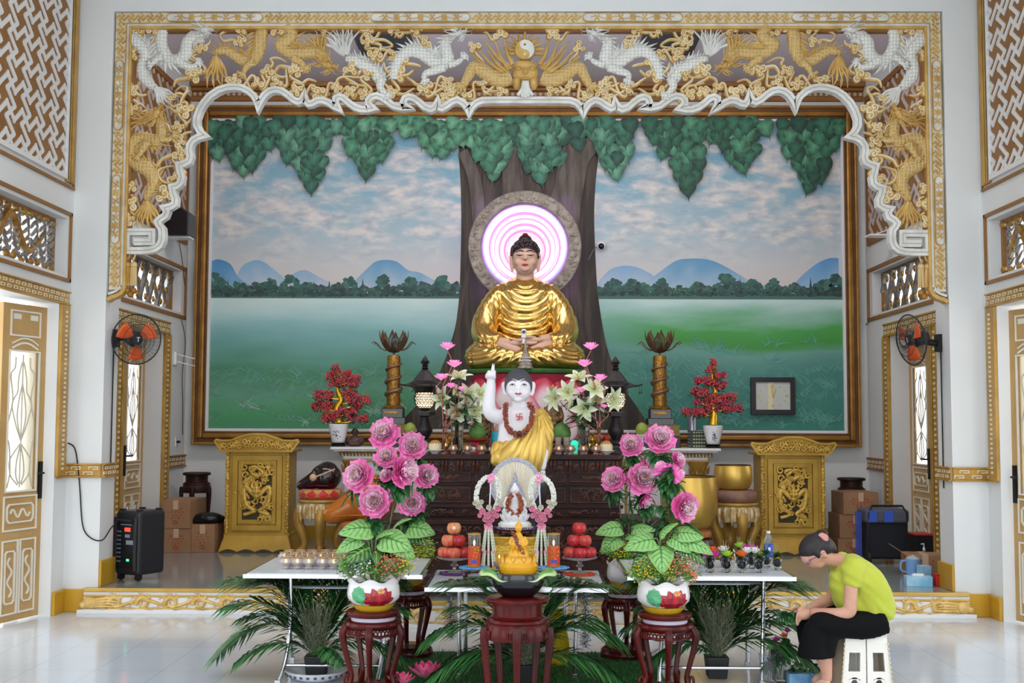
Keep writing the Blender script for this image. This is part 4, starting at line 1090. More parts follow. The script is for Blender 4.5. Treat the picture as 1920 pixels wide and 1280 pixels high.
mb=MB(); mb.lathe([(.70,hL-.055),(.73,hL-.045),(.74,hL-.02),(.72,hL)],48,sy=.72); mb.build('green_rim',M('lotus_green',(56,112,44),.45,col2=(44,92,40),scale=8),LOT)
PET=MCOL('lotus_petal_paint',.38)
def bigpetal(a,z0,z1,r0,wid,out):
 mb=MB()
 def fn(u,v):
  w=wid*(sin(pi*(.12+.80*v))**.6)*(1-.15*v); t=(u-.5)*2
  bulge=out*sin(pi*min(1,v*.95))*(1-.55*t*t)
  r=r0+bulge; aa=a+t*w
  z=z0+(z1-z0)*v*(1-.10*t*t)
  return((r)*cos(aa),.72*r*sin(aa),z)
 def cf(u,v):
  t=abs(u-.5)*2; e=max(t**2.2,(1-v)*.0,sm(.72,1,v)); c=sm(.15,.9,1-((t*1.12)**2+((v-.36)*1.9)**2))
  return tuple(int(p+(q-p)*c)for p,q in zip((196,34,66),(242,224,226)))
 mb.grid(fn,12,12,cf=cf); return mb
n=9
for row,(z0,z1,r0,w,o_,off)in enumerate(((.28,hL-.035,.58,.38,.13,.5),(.05,hL-.08,.56,.42,.16,0),(.0,.42,.52,.38,.16,.5))):
 for k in range(n):
  a=-pi/2+2*pi*(k+off)/n
  if sin(a)>.35:continue
  bigpetal(a,z0,z1,r0,w,o_).build('petal',PET,LOT,solid=.018)
BU=thing('seated_buddha','large golden robed statue seated cross-legged on the lotus pedestal before the lit halo','statue',(P(984,694,YBU).x,YBU,zb))
mb=MB()
T=lambda pts,r,**k:mb.tube(spline(pts,5),[q[0]for q in spline([(x,)for x in r],5)],16,**k)
T([(0,.12,.16),(.25,.05,.17),(.47,-.10,.17),(.60,-.10,.15),(.665,-.06,.14)],[.19,.19,.19,.16,.08])
T([(0,.12,.16),(-.25,.05,.17),(-.47,-.10,.17),(-.60,-.10,.15),(-.665,-.06,.14)],[.19,.19,.19,.16,.08])
T([(.55,-.16,.14),(.3,-.33,.15),(.0,-.38,.13),(-.2,-.36,.12)],[.145,.135,.11,.08]); T([(-.55,-.16,.14),(-.3,-.30,.15),(.0,-.34,.12),(.2,-.34,.1)],[.145,.135,.11,.08])
mb.ball((0,.1,.1),(.55,.3,.12),24,12); mb.ball((0,-.26,.04),(.46,.16,.07),20,8)
mb.tube([(0,.1,.0),(0,.1,.25),(0,.08,.5),(0,.07,.75),(0,.07,.95),(0,.08,1.06),(0,.08,1.14)],[.30,.31,.32,.34,.345,.25,.11],28,sq=.62,up=(0,1,0))
for s in(-1,1):
 T([(s*.16,.09,.99),(s*.30,.08,.92),(s*.385,.06,.80),(s*.45,.04,.66),(s*.49,-.04,.47),(s*.44,-.18,.36),(s*.28,-.28,.33)],[.10,.13,.145,.155,.16,.13,.10])
 mb.tube(spline([(s*.46,-.02,.50),(s*.44,-.06,.36),(s*.36,-.14,.30)],4),[.14]*9,12)
robe=mb.build('robe',GOLDM,BU); fuse(robe,.0125,6)
for v in robe.data.vertices:v.co.z=max(v.co.z,.002)
def rf(co,n):
 x,y,z=co; d=0
 if n.y<.35 and z>.36:
  r=sqrt((x*1.25)**2+(z-1.17)**2); side=sm(.26,.40,abs(x)-(.04 if z>.9 else 0))
  ph=r*62+NZ.noise(V((x*4,z*4,2)))*1.4
  d+=.020*(abs(sin(ph/2))**.6-.5)*(1-side)*sm(.12,.2,r)
  ph2=(abs(x)*1.0-z*.35)*70+NZ.noise(V((x*5,z*5,5)))*1.5
  d+=.007*(abs(sin(ph2/2))**.8-.5)*side
 elif z<=.36 and n.y<.5:
  s=1 if x>0 else-1
  r=sqrt((abs(x)-.60)**2+((z-.30)*1.5)**2); ph=r*62+NZ.noise(V((x*4,z*6,8)))*1.6
  d+=.013*(abs(sin(ph/2))**.7-.5)*sm(.05,.14,r)
  if z<.05:d*=.5
 return d
displace(robe,rf)
mb=MB()
mb.ball((0,.02,1.345),(.158,.165,.20),28,18); mb.ball((0,-.03,1.27),(.125,.125,.135),20,12); mb.tube([(0,.06,1.05),(0,.05,1.22)],[.115,.105],18)
mb.tube([(0,-.135,1.40),(0,-.172,1.335),(0,-.178,1.315)],[.016,.022,.026],8); mb.ball((0,-.125,1.215),(.06,.035,.04),12,8)
for s in(-1,1):
 mb.tube(spline([(s*.158,.03,1.42),(s*.170,.02,1.36),(s*.165,.015,1.27),(s*.152,.0,1.19)],4),[.022,.028,.026,.026,.022,.022,.022,.02,.02,.02,.018,.016,.014],8)
 mb.ball((s*.07,-.095,1.30),(.06,.045,.06),12,8)
mb.ball((0,-.012,1.37),(.152,.155,.115),24,14)
hd=mb.build('head',SKINB,BU); fuse(hd,.008,4)
mb=MB()
for s in(-1,1):
 z=.34 if s>0 else.30
 mb.ball((s*.10,-.36,z),(.12,.075,.035),14,8)
 mb.tube([(s*.30,-.28,z+.03),(s*.18,-.34,z+.01)],[.055,.05],10)
 for k in range(4):mb.tube([(s*.02,-.36-.018*k+.02,z),(-s*.08,-.40-.016*k+.02,z-.004),(-s*.14,-.38-.016*k+.02,z+.004)],[.02,.018,.012],8)
 mb.tube([(s*.12,-.40,z+.02),(s*.05,-.44,z+.035),(s*.01,-.44,z+.04)],[.022,.02,.014],8)
hn=mb.build('hands',SKINB,BU); fuse(hn,.008,2)
mb=MB()
for s in(-1,1):
 mb.tube(spline([(s*.05,-.38,.20),(s*.2,-.36,.26),(s*.36,-.26,.31),(s*.47,-.18,.33)],4),[.05,.055,.06,.06,.062,.06,.058,.056,.055,.05,.045,.035,.025],12)
 for k in range(5):mb.ball((s*(.47+.012*k),-.20+.03*k,.33-.003*k),(.026,.016,.016),8,6)
ft=mb.build('feet',SKINB,BU); fuse(ft,.009,2)
mb=MB()
mb.ball((0,.045,1.42),(.168,.165,.168),24,14); mb.ball((0,.04,1.58),(.085,.085,.07),16,10)
rr=random.Random(2)
for i in range(420):
 u=rr.random(); th=rr.uniform(0,2*pi); ph=rr.uniform(-.5,1.45)
 x,y,z=.172*cos(ph)*cos(th),.172*cos(ph)*sin(th)+.045,.172*sin(ph)+1.42
 if y<-.04 and z<1.475:continue
 mb.ball((x,y,z),.017,6,4)
hr=mb.build('curled_hair',HAIRB,BU)
mb=MB(); mb.ball((0,-.005,1.645),(.035,.035,.02),10,6); mb.build('top_jewel',M('jewel_brown',(140,58,50),.4),BU)
def facepaint(root,yf,ze,k,lipz,eyex,lipm=LIPS,closed=True):
 m=MB()
 for s in(-1,1):
  m.tube([(s*(eyex-.045*k),yf(eyex-.045*k,ze),ze),(s*eyex,yf(eyex,ze)-.003,ze-.006*k*(1 if closed else-1)),(s*(eyex+.042*k),yf(eyex+.042*k,ze),ze+.006*k)],[.002*k,.008*k,.003*k],6)
  m.tube(spline([(s*(eyex-.05*k),yf(eyex-.05*k,ze+.04*k),ze+.043*k),(s*eyex,yf(eyex,ze+.05*k),ze+.058*k),(s*(eyex+.055*k),yf(eyex+.055*k,ze+.04*k),ze+.038*k)],4),[.003*k,.005*k,.006*k,.007*k,.006*k,.005*k,.004*k,.003*k,.002*k],6)
 m.build('brows_and_eyes',INK,root)
 m=MB(); m.tube([(-.042*k,yf(.042*k,lipz)-.002,lipz+.004*k),(-.016*k,yf(.01,lipz)-.008*k,lipz+.006*k),(0,yf(0,lipz)-.008*k,lipz),(.016*k,yf(.01,lipz)-.008*k,lipz+.006*k),(.042*k,yf(.042*k,lipz)-.002,lipz+.004*k)],[.003*k,.013*k,.014*k,.013*k,.003*k],8)
 m.build('lips',lipm,root)
facepaint(BU,lambda x,z:-.012-.158*sqrt(max(0,1-(x/.154)**2-((z-1.37)/.14)**2))if z>1.3 else-.158+1.2*x*x,1.375,1.0,1.253,.066)
mb=MB(); mb.ball((0,-.165,1.425),.011,8,6); mb.build('forehead_mark',EYEW,BU)
HAL=thing('neon_halo','round carved halo with glowing pink and blue neon rings behind the golden statue','halo',(P(984,463,14.5).x,14.5,P(984,463,14.5).z))
ro=107*S(14.5); ri=83*S(14.5)
YF=MX(((1,0,0,0),(0,0,1,0),(0,-1,0,0),(0,0,0,1)))
YF=MX(((1,0,0,0),(0,0,-1,0),(0,1,0,0),(0,0,0,1)))
mb=MB(YF); mb.lathe([(ri,-.06),(ri,.03),(ri+.012,.045),(ri+.03,.035),(ro-.03,.035),(ro-.012,.045),(ro,.03),(ro,-.06)],72,cap=False)
ST=M('carved_stone',(176,166,154),.65,col2=(138,128,120),scale=14,bump=.4,bscale=18)
rg=mb.build('carved_ring',ST,HAL)
mb=MB(); rr=random.Random(4)
for i in range(30):
 a=2*pi*i/30
 for q in range(5):
  b=a+rr.uniform(-.08,.08); r=rr.uniform(ri+.03,ro-.03); mb.ball((r*cos(b),-.04,r*sin(b)),(.028,.012,.02),7,5,MX.Rotation(rr.uniform(0,3),3,'Y'))
mb.build('leaf_pattern',ST,rg)
mb=MB(YF); mb.lathe([(0,-.055),(ri,-.055)],48,cap=False); mb.build('back_disc',M('halo_back_enamel',(236,178,214),.5),HAL)
def neon(name,col,st):return M(name,(255,255,255),.4,emit=st,ecol=col)
for i,(r,c,st)in enumerate(((.97,(70,50,235),.9),(.90,(205,222,255),1.5),(.77,(250,96,176),.75),(.67,(255,226,205),1.2),(.54,(255,170,220),.95),(.42,(250,90,150),.7),(.34,(255,200,205),1.1))):
 cz=-.0-(1-r)*.10
 mb=MB(); rr_=ri*r*.96; n=64
 mb.tube([(rr_*cos(2*pi*k/n),-.01-.004*i,cz+rr_*sin(2*pi*k/n))for k in range(n)],.021,8,closed=True,up=(0,1,0))
 mb.build('neon_tube',neon('neon_%d'%i,c,st),HAL)
area('halo_glow',(HAL.location.x,14.6,HAL.location.z),(R(90),0,0),1.3,1.3,6,(.65,.4,1))
mc=P(1449,742,YM-.05)
CLK=thing('wall_clock','rectangular dark framed clock with a pale dial hung on the mural','clock',mc)
w_,h_=82*S(YM)/2,69*S(YM)/2
mb=MB(); mb.ribbon([(-w_+.03,-h_+.03),(w_-.03,-h_+.03),(w_-.03,h_-.03),(-w_+.03,h_-.03)],.06,-.03,.03,closed=True); mb.build('frame',M('black_frame',(30,26,30),.35),CLK,smooth=0,bevel=.004)
mb=MB(); mb.box2((-w_+.05,-.005,-h_+.05),(w_-.05,.02,h_-.05)); dl=mb.build('dial',M('dial_satin',(200,204,198),.2),CLK,smooth=0)
GOLDT=M('gilt_marks',(206,168,72),.3,.7)
for k in range(12):
 mb=MB(); a=2*pi*k/12; x,z=.15*cos(a)*1.15,.125*sin(a); mb.box((x,-.008,z),(.02,.004,.008)if k%3 else(.03,.004,.02),MX.Rotation(-a,3,'Y')); mb.build('hour_mark',GOLDT,dl,smooth=0)
for a,L_ in((1.2,.10),(1.75,.13)):
 mb=MB(); mb.ribbon([(0,-.02),(cos(a)*L_,sin(a)*L_)],.009,-.016,-.011); mb.build('hand',GOLDT,CLK,smooth=0)
mb=MB(); mb.box2((-.06,-.0065,-h_+.055),(.0,-.004,h_-.055)); mb.build('ornament_strip',M('dial_cream',(226,216,180),.3),dl,smooth=0)
cp=P(1127,461,YM-.04); t=thing('security_camera','small white dome security camera fixed to the mural beside the painted trunk','camera',cp)
mb=MB(YF); mb.lathe([(0,.03),(.05,.03),(.055,.0),(.055,-.03)],20); mb.build('mount',PORC,t)
mb=MB(); mb.ball((0,-.04,-.01),.04,14,10); mb.build('lens_dome',M('black_gloss',(14,14,16),.1),t)
mb=MB(); mb.tube(spline([(-.04,0,.0),(-.1,.015,-.06),(-.17,.03,-.2)],5),.006,6); mb.build('cable',M('grey_cable',(120,112,112),.5),t)
YW=11.6; sW=2200/YW
xl,xr=P(790,850,YW).x,P(1168,850,YW).x; zW=P(985,852,YW).z
WA=thing('carved_wood_altar','tall dark rosewood altar with carved drawer fronts in the middle of the stage','altar',((xl+xr)/2,YW,ZS))
hw=(xr-xl)/2; hz=zW-ZS
def carve_panel(mb,x0,x1,z0,z1,y,seed,n=26):
 0
 rr=random.Random(seed)
 for i in range(n):
  x,z=rr.uniform(x0+.03,x1-.03),rr.uniform(z0+.02,z1-.02); a=rr.uniform(0,6.28); s=rr.uniform(.018,.04)
  pts=[(x+s*(1-t*.7)*cos(a+t*5),y-.006*t,z+min(1,(z1-z0)/.12)*s*(1-t*.7)*sin(a+t*5))for t in[q/7 for q in range(8)]]
  mb.tube(pts,[.004+.007*(1-q/8)for q in range(8)],5)
mb=MB(); mb.box2((-hw,-.06,hz-.05),(hw,.62,hz)); mb.build('top_board',WOODK,WA,smooth=0,bevel=.008)
mb=MB(); mb.box2((-hw+.03,.0,.55),(hw-.03,.56,hz-.05)); mb.box2((-hw+.01,-.02,hz-.19),(hw-.01,.05,hz-.05)); mb.box2((-hw,-.035,.64),(hw,.05,.67)); mb.box2((-hw+.02,-.015,.86),(hw-.02,.02,.875)); mb.build('body',WOODK,WA,smooth=0,bevel=.004)
mb=MB(); N=13
for i in range(N):
 x=-hw+.08+i*(2*hw-.16)/(N-1)
 for d in(-.018,.018):mb.tube([(x+d,-.035,hz-.06),(x+d,-.05,hz-.1),(x+d,-.03,hz-.17)],[.012,.016,.009],7)
 if i<N-1:carve_panel(mb,x+.03,x+(2*hw-.16)/(N-1)-.03,hz-.17,hz-.07,-.024,i,6)
mb.build('frieze_carving',WOODC,WA)
for i in range(4):
 a=-hw+.06+i*(2*hw-.12)/4; b=a+(2*hw-.12)/4-.03
 for z0,z1 in((.685,.845),(.885,.985)):
  mb=MB(); mb.box2((a,-.012,z0),(b,.03,z1)); o=mb.build('drawer',WOODK,WA,smooth=0,bevel=.005)
  mb=MB(); mb.ribbon([(a+.015,z0+.012),(b-.015,z0+.012),(b-.015,z1-.012),(a+.015,z1-.012)],.008,-.018,0,closed=True); carve_panel(mb,a+.1,b-.1,z0+.02,z1-.02,-.014,i*3+int(z0*100),16); mb.build('drawer_carving',WOODC,o)
mb=MB(); e=.32; mb.box2((-hw-e,-.30,.0),(hw+e,.5,.5)); mb.box2((-hw-e-.03,-.34,.5),(hw+e+.03,.5,.55)); mb.box2((-hw-e-.01,-.32,.36),(hw+e+.01,0,.385)); mb.build('lower_tier',WOODK,WA,smooth=0,bevel=.006)
mb=MB(); carve_panel(mb,-hw-e+.05,hw+e-.05,.39,.49,-.31,71,120); carve_panel(mb,-hw-e+.05,hw+e-.05,.05,.35,-.31,72,190); carve_panel(mb,-hw,hw,.56,.63,-.03,73,60)
mb.build('carved_pattern',WOODC,WA)
LT=thing('low_carved_table','low wide dark wood table with a scalloped apron in front of the rosewood altar','table',(0,9.98,ZS))
zt=P(985,1077,9.98).z-ZS
mb=MB(); mb.box2((-1.3,0,zt-.035),(1.3,.95,zt)); mb.build('tabletop',M('polished_dark_wood',(60,42,38),.16,col2=(46,32,30),scale=2,stretch=(1,4,1),spec=.5),LT,smooth=0,bevel=.006)
mb=MB(); pts=[(-1.26,zt-.035)]; pts2=[]
for i in range(121):
 x=-1.26+2.52*i/120; pts2.append((x,zt-.095-.014*abs(sin(pi*(x+1.26)/.14))-(.03 if abs(x)>1.1 else 0)))
mb.prism([(-1.26,zt-.035)]+pts2+[(1.26,zt-.035)],.03,.055); mb.build('apron',WOODC,LT,smooth=0)
for x in(-1.2,1.2):
 for y in(.1,.85):mb=MB(); mb.taper((x,y,0),(.08,.08),(.1,.1),zt-.03); mb.build('leg',WOODK,LT,smooth=0,bevel=.01)
def on(px,Y,z):p=P(px,700,Y); return V((p.x,Y,z))
GRN=M('dark_leaf',(44,84,44),.4,col2=(34,66,38),scale=10)
STEM=M('green_stem',(86,120,62),.5)
LILY=MCOL('lily_petal',.45)
def petal(mb,c,d,ln,w,curl,ca,cb,tip=None,nseg=7,up=V((0,0,1)),cup=.25):
 0
 d=V(d).normalized(); s=d.cross(up); s=s.normalized()if s.length>1e-4 else V((1,0,0)); n=s.cross(d)
 def fn(u,v):
  t=(u-.5)*2; a=curl*v; q=c+d*(ln*(sin(a)/a if abs(a)>1e-4 else v)if False else ln*v*cos(a*.6))+n*(ln*v*sin(a*.6))
  ww=w*sin(pi*(.08+.9*v**.8))**.8
  return q+s*(t*ww)+n*(cup*w*t*t)
 def cf(u,v):
  k=max(0,min(1,v)); m=1-abs(u-.5)*2
  return tuple(a+(b-a)*k for a,b in zip(ca,cb))if tip is None else tuple((a+(b-a)*k)*(1-.0)+(t_-(a+(b-a)*k))*(m*.35*(1-k))for a,b,t_ in zip(ca,cb,tip))
 mb.grid(fn,4,nseg,cf=cf)
def lily(c,d,s):
 mb=MB(); d=V(d).normalized(); a=V((0,0,1))if abs(d.z)<.9 else V((0,1,0)); e1=d.cross(a).normalized(); e2=d.cross(e1)
 for k in range(6):
  an=2*pi*k/6; r=e1*cos(an)+e2*sin(an)
  petal(mb,V(c)+r*s*.06,(d*.62+r),s*1.05,s*(.24 if k%2 else.3),-.55,(206,222,160),(244,246,236),tip=(170,200,110),up=d,cup=.3)
 for k in range(5):
  an=2*pi*k/5; r=e1*cos(an)+e2*sin(an); mb.col((196,150,70)); mb.tube([V(c),V(c)+d*s*.45+r*s*.18,V(c)+d*s*.55+r*s*.26],[s*.012,s*.012,s*.03],5)
 return mb
def lance(mb,c,d,ln,w,bend=.3):
 petal(mb,V(c),d,ln,w,-bend,(38,74,40),(58,98,52),up=V((0,0,1)),cup=.2)
LEAFC=MCOL('leaf_colour',.42)
sV=S(11.85)
def lily_vase(px,flowers,bud,label,seed):
 t=thing('lily_vase',label,'flower vase',on(px,11.82,zW),0,'vases of white lilies'); rr=random.Random(seed); h=.30
 vz=MB(); vz.lathe([(.0,0),(.052,0),(.056,.02),(.058,.12),(.062,.24),(.068,h),(.063,h),(.056,.24),(.05,.03),(0,.02)],10); vz.build('vase',GLASS,t,smooth=20)
 wt=MB(); wt.lathe([(0,.025),(.049,.03),(.053,.16),(0,.16)],10); wt.build('water',M('vase_water',(214,228,206),.05,trans=.9,ior=1.33),t,smooth=20)
 st=MB(); lv=MB(); lc=V((P(px,700,11.82).x,11.82,zW))
 for i,(fx,fy,d)in enumerate(flowers):
  p=P(fx,fy,11.82-.05+.1*(i%3)/2)-lc; p.y+=-.04
  st.tube(spline([(rr.uniform(-.02,.02),rr.uniform(-.02,.02),.03),(rr.uniform(-.02,.02),0,h),tuple(V((p.x*.6,p.y*.5,h+(p.z-h)*.6))),tuple(p-V(d).normalized()*.03)],5),.0055,5)
  lily(p,d,.135).build('lily',LILY,t)
 p=P(*bud,11.75)-lc; b=MB(); b.col((196,208,150)); b.ball(p,(.022,.022,.062),10,8,MX.Rotation(.3,3,'Y')); b.build('lily_bud',LILY,t)
 st.tube([(0,0,.1),(p.x*.5,0,h+.1),tuple(p)],.005,5)
 for i in range(46):
  a=rr.uniform(0,2*pi); z=rr.uniform(h-.02,h+.3); r=rr.uniform(.0,.08)
  lance(lv,(r*cos(a),r*sin(a),z),(cos(a),sin(a)*.7-.3,rr.uniform(-.25,.5)),rr.uniform(.13,.24),.034,rr.uniform(.2,.9))
 st.build('stems',STEM,t); lv.build('leaves',LEAFC,t)
L_fl=[(861,709,(0,-.5,1)),(832,746,(-.9,-1,.05)),(880,742,(.1,-1,.35)),(900,741,(.8,-.7,.3)),(858,771,(-.1,-1,-.25)),(889,769,(.45,-1,-.25))]
R_fl=[(1085,711,(-.1,-.6,1)),(1041,747,(-.9,-.8,-.1)),(1065,736,(-.4,-1,.3)),(1113,730,(.3,-1,.5)),(1116,750,(.35,-1,.1)),(1147,748,(.9,-.9,-.15)),(1094,766,(0,-1,-.2))]
lily_vase(858,L_fl,(853,731),'tall glass vase of white lilies in front of the lantern beside the raised arm',1)
lily_vase(1094,R_fl,(1068,758),'glass vase of seven white lilies beside the two pink glass tumblers',2)
COP=M('copper_wire',(150,92,80),.35,.6)
LOTC=M('lit_lotus_petal',(250,150,205),.5,emit=.42,ecol=(255,110,200),col2=(255,200,225),scale=20)
LOTH=M('lit_lotus_heart',(255,225,240),.5,emit=1.2,ecol=(255,215,240))
def lotus_lamp(px,fl,label):
 o0=on(px,11.73,zW); t=thing('lotus_lamp',label,'lamp',o0,0,'pink lotus lamps'); st=MB(); b=MB(); b.lathe([(0,0),(.06,0),(.055,.015),(.012,.03),(.009,.08),(0,.08)],16); b.build('foot',COP,t)
 for i,(fx,fy,r)in enumerate(fl):
  p=P(fx,fy,11.72)-o0; c=V(p)
  m=MB(); rr_=r*S(11.72)
  for ring_,(n,tl,ln)in enumerate(((10,.25,1.0),(9,.7,.95),(7,1.2,.8))):
   for k in range(n):
    a=2*pi*(k+.5*ring_)/n; petal(m,c,(cos(a),sin(a),tl),rr_*ln,rr_*.21,.5,(255,255,255),(255,255,255),cup=.4,nseg=5)
  m.usecol=False; f=m.build('lotus_flower',LOTC,t); h=MB(); h.ball(c+V((0,0,rr_*.3)),rr_*.3,10,7); h.build('light',LOTH,f)
  sx=1 if p.x>0 else-1
  st.tube(spline([(0,.0,.08),(p.x*.2-sx*.02,0,p.z*.35),(p.x+sx*.05*(1 if i%2 else-1),0,p.z*.62),(p.x-sx*.045*(1 if i%2 else-1),.0,p.z*.85),tuple(c-V((0,0,.01)))],6),.007,6)
 st.build('stem',COP,t)
lotus_lamp(834,[(839,655,17),(852,688,17),(827,712,15),(846,727,12),(866,732,10)],'glowing pink lotus lamp on curling stems above the lilies beside the raised arm')
lotus_lamp(1124,[(1108,655,17),(1096,687,17),(1126,713,15),(1090,735,12),(1132,765,9)],'glowing pink lotus lamp whose lowest small bloom hangs beside the outermost lily')
GLOW=M('lantern_glow',(255,238,205),.6,emit=2.2,ecol=(255,226,180))
def lantern(px,label):
 t=thing('pierced_lantern',label,'lantern',on(px,12.08,zW),0,'dark pierced lanterns'); k=S(12.08)
 m=MB(); m.box((0,0,.03),(.21,.2,.06)); m.box((0,0,.085),(.17,.16,.05)); m.build('foot',IRONB,t,smooth=0,bevel=.006)
 m=MB(); m.lathe([(.06,.1),(.075,.13),(.05,.17),(.06,.2),(.098,.27),(.098,.33),(.06,.42),(.055,.46),(.1,.48)],20); m.build('baluster',IRONB,t)
 m=MB(); m.lathe([(.10,.47),(.13,.48),(.13,.53),(.10,.54)],6); m.lathe([(.06,.54),(.07,.56),(.06,.585)],16); m.build('collar',IRONB,t,smooth=20)
 g=MB(); g.lathe([(.075,.585),(.11,.63),(.125,.69),(.12,.74),(.10,.775)],24); g.build('light',GLOW,t)
 m=MB()
 for i in range(16):
  for j in range(6):
   a=2*pi*(i+.5*(j%2))/16; z=.605+j*.032; r=[.09,.112,.124,.13,.127,.118][j]
   m.tube([(r*cos(a)+.018*cos(b)*-sin(a),r*sin(a)+.018*cos(b)*cos(a),z+.016*sin(b))for b in[2*pi*q/7 for q in range(7)]],.0052,5,closed=True)
 m.build('pierced_globe',IRONB,t)
 m=MB(); m.lathe([(.115,.775),(.135,.80),(.15,.84),(.26,.865),(.25,.88),(.15,.93),(.1,1.0),(.07,1.04),(.045,1.07),(.03,1.08)],8); m.build('roof',IRONB,t,smooth=20)
 m=MB()
 for q in range(8):
  a=2*pi*q/8+.39; m.tube([(.24*cos(a),.24*sin(a),.87),(.30*cos(a),.30*sin(a),.875),(.345*cos(a),.345*sin(a),.89)],[.012,.01,.008],6)
  m.tube([(.33*cos(a),.33*sin(a),.88),(.33*cos(a),.33*sin(a),.80)],.0022,4); m.ball((.33*cos(a),.33*sin(a),.785),(.009,.009,.016),6,5)
 m.build('eave_hooks',IRONB,t)
 m=MB(); m.lathe([(.03,1.08),(.05,1.095),(.028,1.115),(.045,1.13),(.025,1.145),(.045,1.18),(.03,1.215),(0,1.26)],12)
 for q in range(8):a=2*pi*q/8; m.tube([(.04*cos(a),.04*sin(a),1.15),(.06*cos(a),.06*sin(a),1.19)],[.008,.002],5)
 m.build('finial',IRONB,t); t.scale=(.84,.84,.795)
lantern(797,'dark bronze pierced lantern, lit from inside, standing nearer the dark wooden fish drum')
lantern(1154,'dark bronze pierced lantern, lit from inside, standing nearer the golden bowls')
GLEAF=M('openwork_gold',(190,140,60),.35,.7,col2=(92,66,36),scale=70,bump=.6,bscale=70)
WIREB=M('bronze_wire',(112,84,62),.4,.6)
def candle_column(px,label):
 t=thing('lotus_candle_column',label,'candle stand',on(px,13.9,ZTOP),0,'lotus candle columns')
 m=MB(); m.box((0,0,.07),(.44,.34,.14)); m.build('dark_table',M('ebony',(30,24,26),.35),t,smooth=0,bevel=.006)
 m=MB(); m.box((0,0,.20),(.42,.32,.12));
 for i in range(22):
  for yy,in((-.162,),):x=-.21+.42*i/21; m.add([(x-.01,yy-.002,.155),(x+.01,yy-.002,.155),(x,yy-.002,.125)],[(0,1,2)]); m.add([(x-.01,yy+.002,.26),(x+.01,yy+.002,.26),(x,yy,.28)],[(0,1,2)])
 m.build('fringed_cloth',M('olive_gold_cloth',(134,116,58),.6,col2=(112,96,46),scale=40),t,smooth=0)
 m=MB(); m.box((0,0,.30),(.31,.28,.1)); m.box((0,0,.40),(.25,.23,.12)); pb=m.build('black_base',M('ebony_gloss',(26,24,30),.2,coat=.4),t,smooth=0,bevel=.008)
 m=MB(); carve_panel(m,-.09,.09,.395,.42,-.116,5,9); m.build('gilt_ornament',GOLDP,pb)
 m=MB(); m.lathe([(.12,.455),(.125,.47),(.10,.49),(.085,.5)],24,rf=lambda a,u,z:1+.06*cos(12*a)); m.lathe([(.082,.49),(.08,.75),(.079,1.08),(.07,1.1),(.02,1.105)],24); m.build('column',GLEAF,t)
 m=MB(); pts=[(.088*cos(a),.088*sin(a),.55+.48*a/(2*pi*3.2))for a in[q*2*pi*3.2/90 for q in range(91)]]; m.tube(pts,[.026*(.55+.45*sin(pi*min(1,i/60)))for i in range(91)],8)
 m.ball((pts[-1][0]-.02,pts[-1][1]-.02,1.06),(.035,.03,.03),8,6); m.build('winding_dragon',M('bronze_dragon',(138,104,78),.35,.6,bump=.5,bscale=60),t)
 m=MB(); m.lathe([(.012,1.09),(.012,1.13),(.05,1.14),(.09,1.17)],12,cap=False)
 for k in range(8):
  a=2*pi*k/8
  for t_ in[q/8 for q in range(9)]:
   w=(t_-.5)*2; pts=[]
   for v in[q/7 for q in range(8)]:
    aa=a+w*.34*sin(pi*(.15+.8*v)); r=.05+.12*sin(pi*.55*v)**.7; pts.append((r*cos(aa),r*sin(aa),1.14+.26*v*(1-.12*w*w)))
   m.tube(pts,.0035,4)
  b=a+.39; m.tube(spline([(.1*cos(b),.1*sin(b),1.16),(.17*cos(b),.17*sin(b),1.19),(.235*cos(b),.235*sin(b),1.26),(.27*cos(b),.27*sin(b),1.24)],4),.006,5)
 m.build('wire_lotus',WIREB,t)
 t.scale=(1,1,(P(px,620,13.9).z-ZTOP)/1.40)
candle_column(738,'gilded lotus candle column wound with a dragon, beside the bonsai and small brown figurine')
candle_column(1237,'gilded lotus candle column wound with a dragon, beside the green book stack')
RB=MCOL('bead_colour',.3); TRK=M('gold_foil_trunk',(206,164,44),.25,.75,bump=.5,bscale=30)
